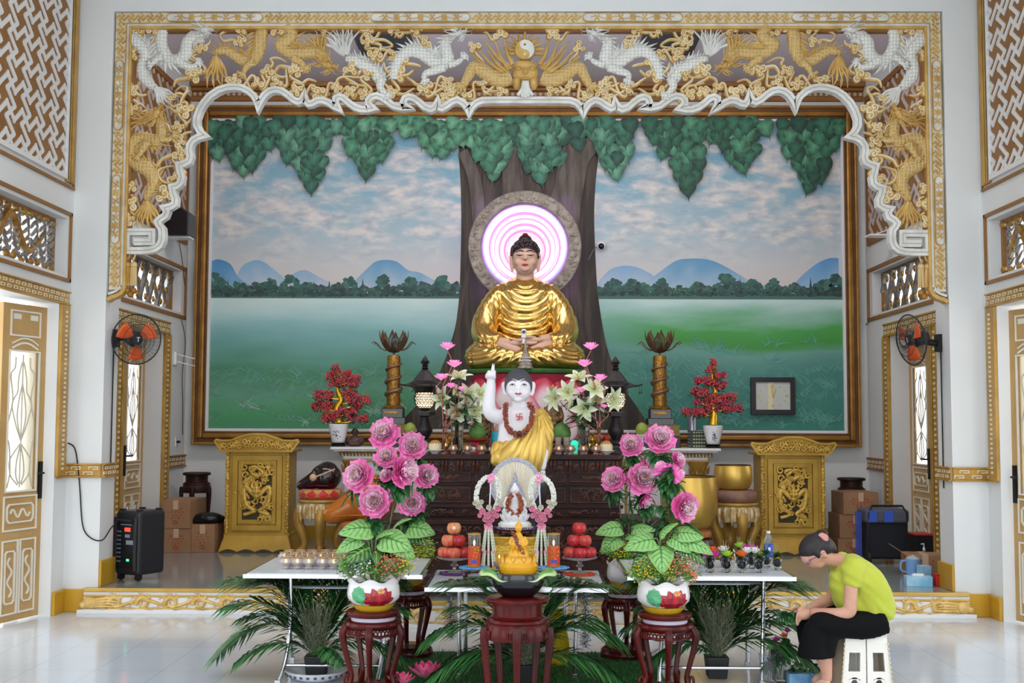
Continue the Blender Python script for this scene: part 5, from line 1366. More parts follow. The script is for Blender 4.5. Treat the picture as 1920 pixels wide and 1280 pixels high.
def bonsai(px,pads,trunk,label,seed):
 o0=on(px,13.75,ZTOP); t=thing('beaded_bonsai',label,'bonsai',o0,0,'beaded red bonsai'); rr=random.Random(seed); k=S(13.75)
 m=MB(); m.lathe([(.08,0),(.09,.012),(.075,.03),(.1,.045)],16); m.build('pot_stand',M('ebony',(30,24,26),.35),t)
 m=MB(); m.lathe([(.07,.045),(.075,.05),(.085,.1),(.11,.2),(.118,.255),(.112,.262),(.1,.25),(0,.245)],24); po=m.build('pot',PORC,t)
 m=MB()
 for i in range(22):x,z=rr.gauss(0,.018),.075+.15*rr.random(); r=.085+.028*(z-.07)/.18; m.ball((x,-sqrt(max(0,r*r-x*x))-.001,z),(.005+.008*rr.random(),.003,.006),6,4)
 m.build('blue_motif',M('cobalt_glaze',(52,66,104),.3),po)
 m=MB(); m.lathe([(0,.24),(.1,.25),(.06,.265),(0,.27)],16); m.build('soil',M('potting_soil',(92,58,44),.8),t)
 m=MB(); tr=[V(P(x,y,13.75))-o0 for x,y in trunk]; s=spline([tuple(p)for p in tr],6); m.tube(s,[.055*(1-.78*i/(len(s)-1))for i in range(len(s))],10)
 b=MB(); g=MB()
 for(x,y,w,h)in pads:
  c=V(P(x,y,13.75))-o0; a=min(s,key=lambda q:abs(q[2]-(c.z-.05))); m.tube(spline([a,((a[0]+c.x)/2,-.02,(a[2]+c.z)/2-.02),tuple(c)],4),[.014-.001*q for q in range(9)],6)
  for i in range(int(w*h/9)+5):
   q=c+V((rr.uniform(-1,1)*w*k/2,rr.uniform(-.09,.09),rr.uniform(-1,1)*h*k/2)); r=rr.uniform(.012,.02)
   b.col((190+rr.uniform(-30,30),62+rr.uniform(-22,24),70+rr.uniform(-18,24)))
   for e in range(6):an=rr.uniform(0,6.28); b.ball(q+V((r*cos(an),rr.uniform(-r,r),r*sin(an))),r*.62,6,4)
   if rr.random()<.6:g.ball(q+V((rr.uniform(-.03,.03),rr.uniform(-.03,.03),-rr.uniform(.02,.05))),(.012,.008,.007),6,4)
 m.build('trunk',TRK,t); b.build('beaded_blossom',RB,t); g.build('beaded_leaves',M('dark_green_bead',(38,70,52),.35),t)
bonsai(636,[(628,688,10,10),(626,702,22,12),(650,700,16,10),(632,716,34,14),(662,712,20,20),(608,740,36,14),(655,736,24,12),(604,760,40,14),(672,748,42,12),(668,758,20,10),(638,770,20,12),(622,782,36,14),(652,772,36,14),(670,784,36,10)],[(636,792),(632,765),(640,750),(634,735),(632,718),(640,705)],'red beaded bonsai beside the small seated brown figurine',3)
bonsai(1336,[(1337,678,8,10),(1333,692,14,10),(1348,704,24,10),(1318,714,26,12),(1335,716,18,8),(1350,722,26,12),(1312,734,34,12),(1352,746,54,14),(1335,752,30,10),(1308,752,14,10),(1365,764,50,12),(1300,772,36,10),(1318,772,30,10),(1330,762,20,10)],[(1337,796),(1338,770),(1334,750),(1341,735),(1336,715),(1336,694)],'red beaded bonsai standing in front of the stacked green books',4)
BOOKG=M('book_green',(40,58,50),.5); BOOKP=M('book_paper',(226,220,200),.7)
bw_,bh_=34*S(13.85),0
for i in range(5):
 t=thing('book',['bottom book of the green stack behind the bonsai','second book from the bottom of the green stack','middle book of the green stack behind the bonsai','second book from the top of the green stack','top book of the green stack, its spine lettered small'][i],'book',on(1307,13.95,ZTOP+.04*i),0,'green books in a stack')
 m=MB(); m.box((0,0,.003),(.21,.26,.005)); m.box((0,0,.037),(.21,.26,.005)); m.box((0,-.128,.02),(.21,.005,.036)); m.build('cover',BOOKG,t,smooth=0)
 m=MB(); m.box((0,.002,.02),(.20,.25,.028)); m.build('pages',BOOKP,t,smooth=0)
 m=MB()
 for q in range(5):m.box((-.06+q*.03,-.131,.02),(.018,.002,.014))
 m.build('spine_lettering',M('spine_gilt',(190,180,140),.4),t,smooth=0)
t=thing('steel_thermos','slim silver cylinder standing behind the stacked green books','flask',on(1297,14.22,ZTOP)); m=MB(); m.lathe([(.055,0),(.055,.34),(.05,.36)],20); m.build('body',M('satin_steel',(178,180,192),.3,.6),t); m=MB(); m.lathe([(.05,.36),(.05,.41),(.03,.42)],20); m.build('cap',M('satin_steel',(178,180,192),.3,.6),t)
FIG=M('brown_resin',(88,62,52),.45,col2=(66,46,40),scale=20)
def figurine(name,label,cat,loc,k,mat,smile=False,group=None,smooth=4):
 t=thing(name,label,cat,loc,0,group); m=MB()
 m.ball((0,0,.10*k),(.12*k,.09*k,.11*k),16,10); m.ball((0,-.02*k,.05*k),(.17*k,.11*k,.055*k),16,8); m.ball((0,-.0*k,.275*k),(.065*k,.065*k,.075*k),14,10); m.tube([(0,0,.17*k),(0,0,.23*k)],.035*k,10)
 for s in(-1,1):m.tube(spline([(s*.10*k,0,.18*k),(s*.15*k,-.02*k,.11*k),(s*.07*k,-.09*k,.08*k)],4),[.036*k]*9,8); m.ball((s*.066*k,0,.27*k),(.012*k,.02*k,.03*k),6,5)
 m.ball((0,-.065*k,.272*k),(.011*k,.014*k,.013*k),6,5)
 b=m.build('body',mat,t); fuse(b,.011*k,2); return t
figurine('seated_figurine','small brown seated figurine on the masonry altar between bonsai and candle column','figurine',on(667,13.8,ZTOP),.62,FIG)
t=thing('small_stupa','small grey tiered stupa standing before the golden statue on its pedestal','stupa',(P(985,692,13.62).x,13.60,zb)); k=S(13.62)*53
m=MB(); m.lathe([(.145*1,0),(.145,.03),(.12,.05),(.125,.1),(.1,.12),(.09,.2)],8); m.build('base',ST,t,smooth=20)
m=MB(); m.lathe([(.09,.2),(.088,.22),(.09,.24),(.07,.25),(.055,.33),(.03,.4),(.02,.5),(.012,.6),(0,.62)],16); m.build('spire',ST,t)
m=MB()
for z,r in((.17,.098),(.24,.094)):
 for q in range(16):a=2*pi*q/16; m.ball((r*cos(a),r*sin(a),z),(.014,.014,.016),6,5)
m.build('crystal_band',M('crystal_beads',(236,236,240),.1,coat=.5),t); t.scale=(.62,.5,k/.62)
lp=P(982,623,13.62)
t=thing('lap_camera','little white camera with a black lens perched in the golden statue\'s lap','camera',(lp.x,13.66,P(982,634,13.62).z)); m=MB(); m.box((0,0,.055),(.06,.05,.11)); m.build('housing',PORC,t,smooth=0,bevel=.015)
m=MB(YF); m.lathe([(0,.03),(.02,.03),(.02,.02)],14,(0,.075,0)); m.build('lens',M('black_gloss',(14,14,16),.1),t); m=MB(); m.lathe([(.025,-.06),(.02,-.02),(.012,0)],12); m.build('foot',PORC,t)
GANT=M('antique_gilt',(150,118,78),.4,.4,col2=(96,72,48),scale=30,bump=.4,bscale=40)
def standing(px,top,label):
 o0=on(px,12.08,zW); h=P(px,top,12.08).z-zW; t=thing('standing_gilt_figure',label,'statue',o0,0,'standing gilt figures'); m=MB()
 m.lathe([(.11,0),(.12,.03),(.09,.06),(.1,.1),(.12,.3),(.12,.5),(.13,.62),(.12,.72),(.06,.8),(.05,.83)],16,sy=.7); m.ball((0,-.01,.90),(.062,.06,.08),14,9)
 for s in(-1,1):m.tube(spline([(s*.11,0,.72),(s*.15,-.02,.55),(s*.05,-.1,.52)],4),.036,8); m.tube([(s*.14,-.03,.55),(s*.15,-.02,.25)],[.03,.045],8)
 for q in range(5):m.tube(spline([(-.08,-.075,.5-.08*q),(0,-.1,.44-.08*q),(.08,-.075,.5-.08*q)],4),.012,5)
 b=m.build('body',GANT,t); fuse(b,.012,1)
 m=MB(); m.lathe([(.055,.94),(.06,.98),(.03,1.05),(0,1.08)],12,sy=.8); m.build('topknot_crown',GOLDP,t); t.scale=(h/1.08*.95,)*2+(h/1.08,)
standing(907,722,'standing gilt figure half hidden behind the raised white arm')
standing(1037,720,'standing gilt figure behind the pomelo and pink tumblers')
FRU=M('pomelo_skin',(74,116,52),.5,col2=(92,134,62),scale=14,bump=.25,bscale=60); FRY=M('guava_skin',(150,170,74),.45,col2=(134,156,62),scale=10)
RED=M('red_plastic',(190,44,42),.35)
def fruit_on_dish(px,y,r,mat,dish,dmat,Y,lab,cat='fruit',base=None):
 k=S(Y); zz=base if base is not None else zW
 c=on(px,Y,zz); dh=P(px,y+r,Y).z-zz
 t=thing('fruit_dish','dish under the '+lab.replace(' on a white dish',''),'dish',c); m=MB(); m.lathe([(.05,0),(.045,.01),(.02,.02),(.02,max(.03,dh-.03)),(r*k*1.15,dh-.012),(r*k*1.4,dh+.006),(r*k*1.35,dh+.01),(.0,dh-.002)],24); m.build('plate',dmat,t)
 f=thing('pomelo' if r>14 else 'guava',lab,'fruit',(c.x,Y,zz+dh)); m=MB(); m.lathe([(.0,.0),(r*k*.6,.06*r*k),(r*k*.97,.55*r*k),(r*k,.95*r*k),(r*k*.85,1.5*r*k),(r*k*.45,1.9*r*k),(.0,2.02*r*k)],24); m.build('skin',mat,f); m=MB(); m.tube([(0,0,2.0*r*k),(.004,0,2.12*r*k)],[.007,.004],6); m.build('stem',STEM,f)
fruit_on_dish(896,808,16,FRU,1,RED,11.86,'round green pomelo between the lily vase and the raised white arm')
fruit_on_dish(1053,810,17.5,FRU,1,WOODM,11.87,'round green pomelo behind the two pink glass tumblers')
fruit_on_dish(770,803,11,FRY,1,PORC,13.65,'pale green fruit on a white dish beside the lantern near the bonsai',base=ZTOP)
fruit_on_dish(1203,804,12,FRY,1,PORC,13.65,'pale green fruit on a white dish next to the candle column by the books',base=ZTOP)
fruit_on_dish(797,836,10,FRY,1,PORC,11.88,'green fruit half hidden behind a pink peony on the dark altar')
BUN=M('bun_dough',(240,226,192),.6,col2=(232,212,168),scale=12); CRUST=M('bun_crust',(190,126,62),.55,col2=(206,150,84),scale=12)
for px,y,lab in((817,838,'browned white bun on a white saucer beside the first glass candle cup'),(1136,840,'browned white bun on a white saucer beside the last glass candle cup')):
 c=on(px,11.72,zW); s=thing('saucer','white saucer under the '+lab.split(' on ')[0]+(' beside the lilies by the raised arm' if px<900 else ' by the second lily vase'),'saucer',c); m=MB(); m.lathe([(.035,0),(.04,.008),(.075,.03),(.088,.04),(.084,.043),(.03,.018),(0,.016)],28); m.build('dish',PORC,s)
 f=thing('steamed_bun',lab,'bun',(c.x,c.y,zW+.018)); m=MB(); m.lathe([(0,0),(.05,.01),(.066,.045),(.06,.085),(.03,.112),(0,.118)],28,rf=lambda a,u,z:1+.04*cos(16*a)*(z<.09)); m.build('dough',BUN,f); m=MB(); m.lathe([(.062,.082),(.034,.115),(0,.122)],24,cap=False); m.build('crust',CRUST,f)
for px,lab in((843,'stacked brass bowls on the dark altar behind the lilies beside the raised arm'),(1112,'stacked brass bowls behind the second lily vase, with crystal knobs')):
 t=thing('brass_bowl_stack',lab,'brassware',on(px,12.06,zW)); m=MB(); m.lathe([(.09,0),(.1,.03),(.085,.05)],20); m.build('lower_bowl',BRASS,t); m=MB(); m.lathe([(.095,.05),(.1,.07),(.08,.1)],20); m.build('middle_ring',GOLDM,t); m=MB(); m.lathe([(.06,.1),(.065,.14),(.04,.17),(.015,.18),(.02,.2),(0,.21)],20); m.build('lid',BRASS,t)
 m=MB();
 for q in range(10):a=2*pi*q/10; m.ball((.105*cos(a),.105*sin(a),.045),.02,8,6)
 m.build('crystal_knobs',GLASSP,t)
FLAME=M('candle_flame',(255,224,170),.5,emit=3,ecol=(255,206,140)); WAX=M('candle_wax',(246,232,214),.5)
def cup(loc,label,group,s=1.0,gmat=GLASSP,rim=GOLDP,k=12):
 t=thing('glass_candle_cup',label,'candle cup',loc,0,group); m=MB(); m.lathe([(.02,0),(.028,.004),(.03,.012),(.024,.02),(.046,.045),(.047,.055),(.034,.075),(.038,.083),(.034,.083),(.03,.075),(.04,.05),(.018,.024),(0,.022)],k,rf=lambda a,u,z:1+.05*cos(6*a)*(.02<z<.07)); m.build('cup',gmat,t,smooth=25)
 m=MB(); m.lathe([(.037,.08),(.039,.085),(.035,.087)],k,cap=False); m.build('rim',rim,t); m=MB(); m.lathe([(0,.026),(.022,.028),(.024,.045),(0,.045)],10); m.build('candle',WAX,t); m=MB(); m.ball((0,0,.058),(.009,.009,.016),8,6); m.build('flame',FLAME,t); t.scale=(s,s,s); return t
cups=[(851,'glass candle cup beside the bun, at the foot of the tall lily vase'),(877,'glass candle cup, middle of the three beside the raised-arm statue'),(904,'glass candle cup beside the gilt robe, below the round pomelo'),(1048,'glass candle cup in front of the two pink tumblers'),(1070,'glass candle cup beside the glowing green jar'),(1094,'glass candle cup at the foot of the seven lily vase'),(1117,'last glass candle cup, next to the browned bun')]
c0_=None
for px,lab in cups:
 if c0_ is None:c0_=cup(on(px,11.64,zW),lab,'glass candle cups on the dark altar',1.05)
 else:dup(c0_,on(px,11.64,zW),label=lab)
for px,lab in((1047,'pink glass tumbler in front of the pomelo'),(1062,'second pink glass tumbler, touching the first beside the pomelo')):
 t=thing('glass_tumbler',lab,'tumbler',on(px,11.735,zW+.0)); m=MB(); m.lathe([(.03,0),(.032,.1),(.036,.17),(.033,.17),(.028,.02),(0,.015)],16); m.build('glass',GLASSP,t); m=MB(); m.lathe([(0,.02),(.027,.022),(.031,.1),(0,.1)],12); m.build('drink',M('pink_drink',(214,150,142),.2,trans=.4),t)
t=thing('green_jar_light','glowing turquoise glass jar beside the seven lily vase','lamp',on(1077,11.74,zW)); m=MB(); m.lathe([(.03,0),(.035,.02),(.025,.05),(.04,.09),(.042,.12),(.02,.14),(0,.142)],8); m.build('glass',M('turquoise_glow',(60,220,190),.3,emit=.7,ecol=(40,220,180)),t,smooth=20); m=MB(); m.lathe([(.045,-.0),(.05,.0),(.045,.008)],16); m.build('base',BRASS,t)
t=thing('blue_glass_jar','turquoise blue jar with a small crystal stopper beside the white statue\'s raised arm','jar',on(934,11.9,zW)); m=MB(); m.lathe([(.07,0),(.075,.02),(.07,.2),(.06,.22)],20); m.build('body',M('turquoise_glaze',(40,150,170),.25),t); m=MB(); m.ball((0,0,.26),(.03,.03,.04),10,8); m.build('stopper',GLASSP,t)
t=thing('red_lidded_jar','small red lidded jar beside the lantern nearer the golden bowls','jar',on(1136,11.9,zW)); m=MB(); m.lathe([(.03,0),(.045,.04),(.05,.1),(.035,.15)],16); m.build('body',WOODM,t); m=MB(); m.lathe([(.035,.15),(.04,.165),(.015,.19),(0,.2)],16); m.build('lid',RED,t)
CHROME=M('chrome',(200,202,206),.14,1); PLAST=M('white_table_sheet',(222,226,232),.22,col2=(212,218,226),scale=5)
ZT_={}
def leg_tube(mb,pts,r=.014):mb.tube(spline([tuple(p)for p in pts],5),r,10)
def table(name,label,x0,x1,ya,yb,z,legs):
 t=thing(name,label,'table',(0,0,0)); m=MB(); m.box2((x0+.012,ya+.012,z-.022),(x1-.012,yb-.012,z)); m.build('tabletop',PLAST,t,smooth=0,bevel=.004)
 m=MB(); m.ribbon([(x0,ya),(x1,ya),(x1,yb),(x0,yb)],.014,z-.03,z-.003,closed=True)
 m.v=[(x,zz,y)for x,y,zz in[(a,c,b)for a,b,c in m.v]]if False else[(a,c,b)for a,b,c in m.v]
 m.build('metal_edge',CHROME,t,smooth=0)
 for pts in legs:m=MB(); leg_tube(m,pts); e=pts[-1]; m.box((e[0],e[1],.012),(.035,.035,.024)); m.build('leg',CHROME,t)
 return t
def X_(px,py,Y):return P(px,py,Y).x
YF1,zt1=7.68,.71
xa,xb=X_(458,1074,YF1),X_(790,1074,YF1)
TL=table('folding_table','white topped folding table carrying the glowing crystal candle cups',xa,xb,YF1,8.58,zt1,[[(X_(545,1085,7.85),7.85,.69),(X_(545,1150,7.85),7.85,.4),(X_(536,1220,7.8),7.8,.15),(X_(521,1270,7.72),7.72,.0)],[(X_(545,1085,8.4),8.4,.69),(X_(541,1150,8.4),8.4,.4),(X_(548,1200,8.45),8.45,.0)],[(X_(718,1085,7.85),7.85,.69),(X_(722,1150,7.85),7.85,.4),(X_(716,1220,7.8),7.8,.15),(X_(706,1270,7.72),7.72,.0)],[(X_(716,1085,8.4),8.4,.69),(X_(716,1200,8.45),8.45,.0)]])
m=MB(); m.tube([(X_(530,1245,7.8),7.8,.1),(X_(712,1245,7.8),7.8,.1)],.011,8); m.build('cross_bar',CHROME,TL); m=MB(); m.tube([(X_(545,1100,7.85),7.85,.6),(X_(718,1100,7.85),7.85,.6)],.011,8); m.build('cross_bar',CHROME,TL)
xa2,xb2=X_(1178,1080,YF1),X_(1491,1082,YF1)
TR=table('folding_table','white topped folding table carrying the little chrysanthemum cups',xa2,xb2,YF1,8.58,zt1,[[(X_(1432,1090,7.85),7.85,.69),(X_(1430,1180,7.85),7.85,.3),(X_(1428,1270,7.8),7.8,.0)],[(X_(1401,1090,8.4),8.4,.69),(X_(1401,1200,8.4),8.4,.0)],[(X_(1243,1090,7.85),7.85,.69),(X_(1240,1170,7.85),7.85,.35),(X_(1236,1270,7.75),7.75,.0)],[(X_(1240,1090,8.4),8.4,.69),(X_(1242,1200,8.4),8.4,.0)]])
m=MB(); m.tube([(X_(1243,1097,7.85),7.85,.64),(X_(1432,1097,7.85),7.85,.64)],.012,8); m.build('cross_bar',CHROME,TR); m=MB(); m.tube([(X_(1240,1242,7.8),7.8,.1),(X_(1430,1242,7.8),7.8,.1)],.011,8); m.build('cross_bar',CHROME,TR)
YF2=7.72; zt2=P(985,1101,YF2).z
xa3,xb3=X_(798,1101,YF2),X_(1139,1101,YF2)
TC=table('offering_table','low white topped table bearing apples, candles and the white seated figure',xa3,xb3,YF2,8.62,zt2,[[(X_(861,1110,7.95),7.95,zt2-.02),(X_(861,1200,7.95),7.95,.3),(X_(861,1262,7.95),7.95,.0)],[(X_(873,1110,8.4),8.4,zt2-.02),(X_(873,1200,8.4),8.4,.0)],[(X_(1080,1110,7.95),7.95,zt2-.02),(X_(1079,1200,7.95),7.95,.3),(X_(1078,1262,7.95),7.95,.0)],[(X_(1061,1110,8.4),8.4,zt2-.02),(X_(1061,1200,8.4),8.4,.0)]])
tf=MB(); rr=random.Random(8); tx0,tx1=X_(690,1250,7.9),X_(1246,1250,7.9)
tf.col((40,96,44)); tf.box2((tx0,7.0,0),(tx1,8.78,.008))
for i in range(9000):
 x,y=rr.uniform(tx0,tx1),7.0+1.78*rr.random(); h=rr.uniform(.012,.026); a=rr.uniform(0,6.28); g=rr.uniform(.75,1.25)
 tf.col((46*g,112*g,50*g)); dx,dy=.004*cos(a),.004*sin(a); lx,ly=rr.uniform(-.012,.012),rr.uniform(-.012,.012)
 tf.add([(x-dx,y-dy,.006),(x+dx,y+dy,.006),(x+lx,y+ly,.008+h)],[(0,1,2)])
tag(tf.build('turf_mat',MCOL('turf_blades',.6),smooth=0),'bright green artificial turf mat under the offering table','turf',kind='stuff')
LGAP=M('stand_neck_painted_sheen',(206,202,222),.3)  # pale lilac colour paints in the light reflected on the stand neck
def stand2(label,loc,h,rt,rb,group):
 t=thing('plant_stand',label,'plant stand',loc,0,group)
 m=MB(); m.lathe([(0,h),(rt*.93,h),(rt*.99,h-.006),(rt,h-.018),(rt*.95,h-.034),(0,h-.036)],40); m.build('top',WOODR,t,smooth=50)
 m=MB(); m.lathe([(rt*.82,h-.034),(rt*.82,h-.062)],40,cap=False); m.build('painted_sheen_neck_ring',LGAP,t)
 z0=h-.06; m=MB(); m.lathe([(0,z0),(rb*.86,z0),(rb*.94,z0-.008),(rb*.97,z0-.024),(rb*.93,z0-.04),(rb*.86,z0-.05),(rb*.80,z0-.05),(0,z0-.04)],40); m.build('shoulder',WOODR,t)
 n=5; m=MB(); zb=z0-.088
 for k in range(n):
  a0=2*pi*k/n-pi/2
  for q in range(7):
   a=a0+.22+(2*pi/n-.44)*q/6; zz=zb+.012*abs(q-3)/3
   m.tube([(rb*.92*cos(a+.07*cos(w)),rb*.92*sin(a+.07*cos(w)),z0-.068+.016*sin(w))for w in[2*pi*e/9 for e in range(9)]],.0055,5,closed=True)
  m.tube([(rb*.93*cos(a0+.15+(2*pi/n-.3)*q/10),rb*.93*sin(a0+.15+(2*pi/n-.3)*q/10),zb+.008*abs(cos(q*pi/5)))for q in range(11)],.009,6)
 m.build('pierced_apron',WOODR,t)
 for k in range(n):
  a=2*pi*k/n-pi/2; c,s_=cos(a),sin(a); m=MB(); H=z0-.03
  prof=[(rb*.90,H),(rb*1.02,H-.045),(rb*.98,H*.72),(rb*.80,H*.42),(rb*.72,H*.26),(rb*.80,H*.12),(rb*.84,.03)]; sp=spline([(r*c,r*s_,z)for r,z in prof],6); rs=[q[0]for q in spline([(r,)for r in(.024,.026,.02,.0165,.017,.02,.018)],6)]; m.tube(sp,rs,10,sq=.8)
  m.tube([(rb*(.88+.075*cos(q))*c,rb*(.88+.075*cos(q))*s_,H*.20+.036*sin(q))for q in[2*pi*w/10 for w in range(10)]],.0085,6,closed=True); m.build('leg',WOODR,t)
 rg_=rb*.84; m=MB(); m.lathe([(rg_*.72,.0),(rg_*1.06,0),(rg_*1.1,.022),(rg_*1.04,.042),(rg_*.72,.042),(rg_*.70,.02)],40,cap=False); m.build('foot_ring',WOODR,t)
 return t
def stand(label,loc,h,rt,rb,plain=False,group='rosewood plant stands'):
 if not plain:return stand2(label,loc,h,rt,rb,group)
 0
 t=thing('plant_stand',label,'plant stand',loc,0,group)
 m=MB(); m.lathe([(0,h),(rt*.9,h),(rt*.97,h-.006),(rt,h-.018),(rt*.96,h-.034),(rt*.8,h-.04),(0,h-.04)],40); m.build('top',WOODR,t,smooth=50)
 m=MB(); nk=.12 if plain else.085; m.lathe([(rt*.79,h-.04),(rt*.78,h-nk+.012),(rt*.85,h-nk)],40,cap=False); m.build('neck',WOODR,t)
 z0=h-nk; m=MB(); m.lathe([(rt*.80,z0),(rb*.90,z0-.008),(rb*.93,z0-.022),(rb*.90,z0-.03),(rb*.955,z0-.045),(rb*.985,z0-.10),(rb*.96,z0-.125),(rb*.90,z0-.125),(rb*.88,z0-.05),(rt*.75,z0-.02)],40,cap=False); m.build('apron',WOODR,t)
 m=MB(); n=5
 for k in range(n*3):
  a=2*pi*(k+.5)/(n*3)-pi/2;
  if k%3==1:continue
  for q in(-1,0,1):m.tube([(rb*cos(a+q*.07),rb*sin(a+q*.07),z0-.07),(rb*1.0*cos(a+q*.09+.03),rb*1.0*sin(a+q*.09+.03),z0-.088),(rb*.99*cos(a+q*.07),rb*.99*sin(a+q*.07),z0-.108)],.0055,6)
  m.tube([(rb*.98*cos(a+q*.02),rb*.98*sin(a+q*.02),z0-.112)for q in range(-6,7)],.008,6)
 m.build('pierced_carving',WOODR,t)
 for k in range(n):
  a=2*pi*k/n-pi/2; c,s_=cos(a),sin(a); m=MB(); H=z0-.055
  if plain:prof=[(rb*.98,H),(rb*1.02,H*.88),(rb*.97,H*.6),(rb*.9,H*.3),(rb*.86,.03)]; rad=[.027,.026,.022,.021,.021]
  else:prof=[(rb*.96,H),(rb*1.03,H*.86),(rb*.92,H*.62),(rb*.72,H*.36),(rb*.70,H*.2),(rb*.82,H*.08),(rb*.86,.03)]; rad=[.026,.026,.021,.019,.021,.024,.02]
  sp=spline([(r*c,r*s_,z)for r,z in prof],6); rs=[q[0]for q in spline([(r,)for r in rad],6)]
  m.tube(sp,rs,10,sq=.8)
  if not plain:m.tube([(rb*(.78+.07*cos(q))*c,rb*(.78+.07*cos(q))*s_,H*.2+.035*sin(q))for q in[2*pi*w/10 for w in range(10)]],.009,6,closed=True)
  m.build('leg',WOODR,t)
 rg_=rb*.86; m=MB(); m.lathe([(rg_*.72,.012),(rg_*1.06,.008),(rg_*1.1,.022),(rg_*1.04,.042),(rg_*.72,.042),(rg_*.70,.026)],40,cap=False); m.lathe([(rg_*.72,.012),(rg_*.72,.0),(rg_*1.06,.0),(rg_*1.06,.008)],40,cap=False); m.build('foot_ring',WOODR,t)
 return t
YS=7.5
def zt_at(px,py,Y):return P(px,py,Y).z
hF=zt_at(700,1142,YS)
SLf=stand('rosewood plant stand, its left neighbours the long-leaved palm, bearing a lotus-painted pot',(X_(700,1150,YS),YS,.0),hF,50*S(YS),55*S(YS))
SLf['label']='rosewood plant stand with scrolled legs beside the palm in the blue and white dish'
SRf=stand('rosewood plant stand with scrolled legs in front of the palm near the woman',(X_(1247,1150,YS),YS,.0),hF-.005,50*S(YS),55*S(YS))
YRr=8.66; hR=zt_at(765,1096,YRr)
SLr=stand('rosewood plant stand on a solid round foot, behind the pot near the candle cups',(X_(766,1100,YRr),YRr,.0),hR,32*S(YRr)*1.18,36*S(YRr)*1.1)
SRr=stand('rosewood plant stand on a solid round foot, at the turf edge by the chrysanthemum cups',(X_(1172,1100,YRr),YRr,.0),hR-.01,32*S(YRr)*1.18,36*S(YRr)*1.1)
for t in(SLr,SRr):m=MB(); r=36*S(YRr)*1.1; m.lathe([(0,.0),(r*1.12,0),(r*1.18,.03),(r*1.12,.06),(r*.98,.075),(0,.075)],40); m.build('round_foot',WOODR,t)
YCs=7.12; hC=zt_at(970,1117,YCs)
SCf=stand('tall plain-legged rosewood stand under the black lotus bowl',(X_(970,1120,YCs),YCs,.0),hC,59*S(YCs),62*S(YCs),plain=True)
GLZ=M('pot_glaze',(236,232,232),.18,coat=.3,col2=(228,224,226),scale=4); YEL=M('yellow_saucer',(222,180,48),.3)
PNT=MCOL('pot_overglaze',.3)
PEO=MCOL('peony_petal',.55); CAL=MCOL('caladium_leaf',.42)
def pot(t,R0,H,motif=True):
 prof=[(R0*.62,.03),(R0*.80,.045),(R0*.97,H*.38),(R0,H*.55),(R0*.96,H*.78),(R0*.93,H*.88),(R0*1.0,H)]
 def rad(z):
  for(r0,z0),(r1,z1)in zip(prof[:-1],prof[1:]):
   if z0<=z<=z1:return r0+(r1-r0)*(z-z0)/(z1-z0)
  return R0
 m=MB(); full=[(0,.028)]+prof+[(R0*.95,H-.004),(R0*.88,H*.86),(R0*.8,H*.5),(0,H*.45)]
 n=64; vs=len(m.v); m.lathe(full,n)
 m.v=[(x,y,z+(.012*sin(7*atan2(y,x))*max(0,(z-H*.8)/(H*.2))if z>H*.8 else 0))for x,y,z in m.v]
 o=m.build('pot',GLZ,t,smooth=60)
 m=MB(); m.lathe([(0,0),(R0*.62,0),(R0*.70,.012),(R0*.80,.035),(R0*.83,.04),(R0*.78,.04),(R0*.6,.02),(0,.02)],40); m.build('saucer',YEL,t)
 if motif:
  p=MB()
  def Fz(a,z):r=rad(z)+.0018; return(r*cos(a),r*sin(a),z)
  def pet(a,z,ang,ln,w,c1,c2,k):
   ca,sa=cos(ang),sin(ang)
   def fn(u,v):
    t_=(u-.5)*2; l=ln*v; ww=w*sin(pi*(.05+.93*v**.8))**.9*t_; da,dz=(l*ca-ww*sa)/R0,l*sa+ww*ca
    q=Fz(a+da,max(.035,z+dz)); f=1+.0006*k/R0; return(q[0]*f,q[1]*f,q[2])
   p.grid(fn,4,8,cf=lambda u,v:tuple(x+(y-x)*(abs(u-.5)*2)for x,y in zip(c1,c2)))
  a0=-pi/2+.36; z0=H*.24
  for i,(an,ln)in enumerate(((2.85,.125),(.35,.11),(2.45,.12),(.8,.115),(2.0,.115),(1.2,.115),(1.6,.10))):pet(a0,z0,an,ln,.036,(196,36,48),(120,22,36),i)
  for i in range(5):pet(a0+.05,z0+.075,.6+.5*i,.03,.012,(236,190,90),(190,60,60),9)
  a1=-pi/2-.48
  for i in range(9):pet(a1,H*.56,.2+2*pi*i/9,.054,.03,(110,190,140),(64,150,100),i)
  pet(a1+.1,H*.30,2.2,.06,.025,(110,190,140),(64,150,100),3); pet(a1+.05,H*.25,1.2,.05,.025,(120,196,150),(64,150,100),5)
  p.build('painted_lotus',PNT,o,smooth=0)
 return H
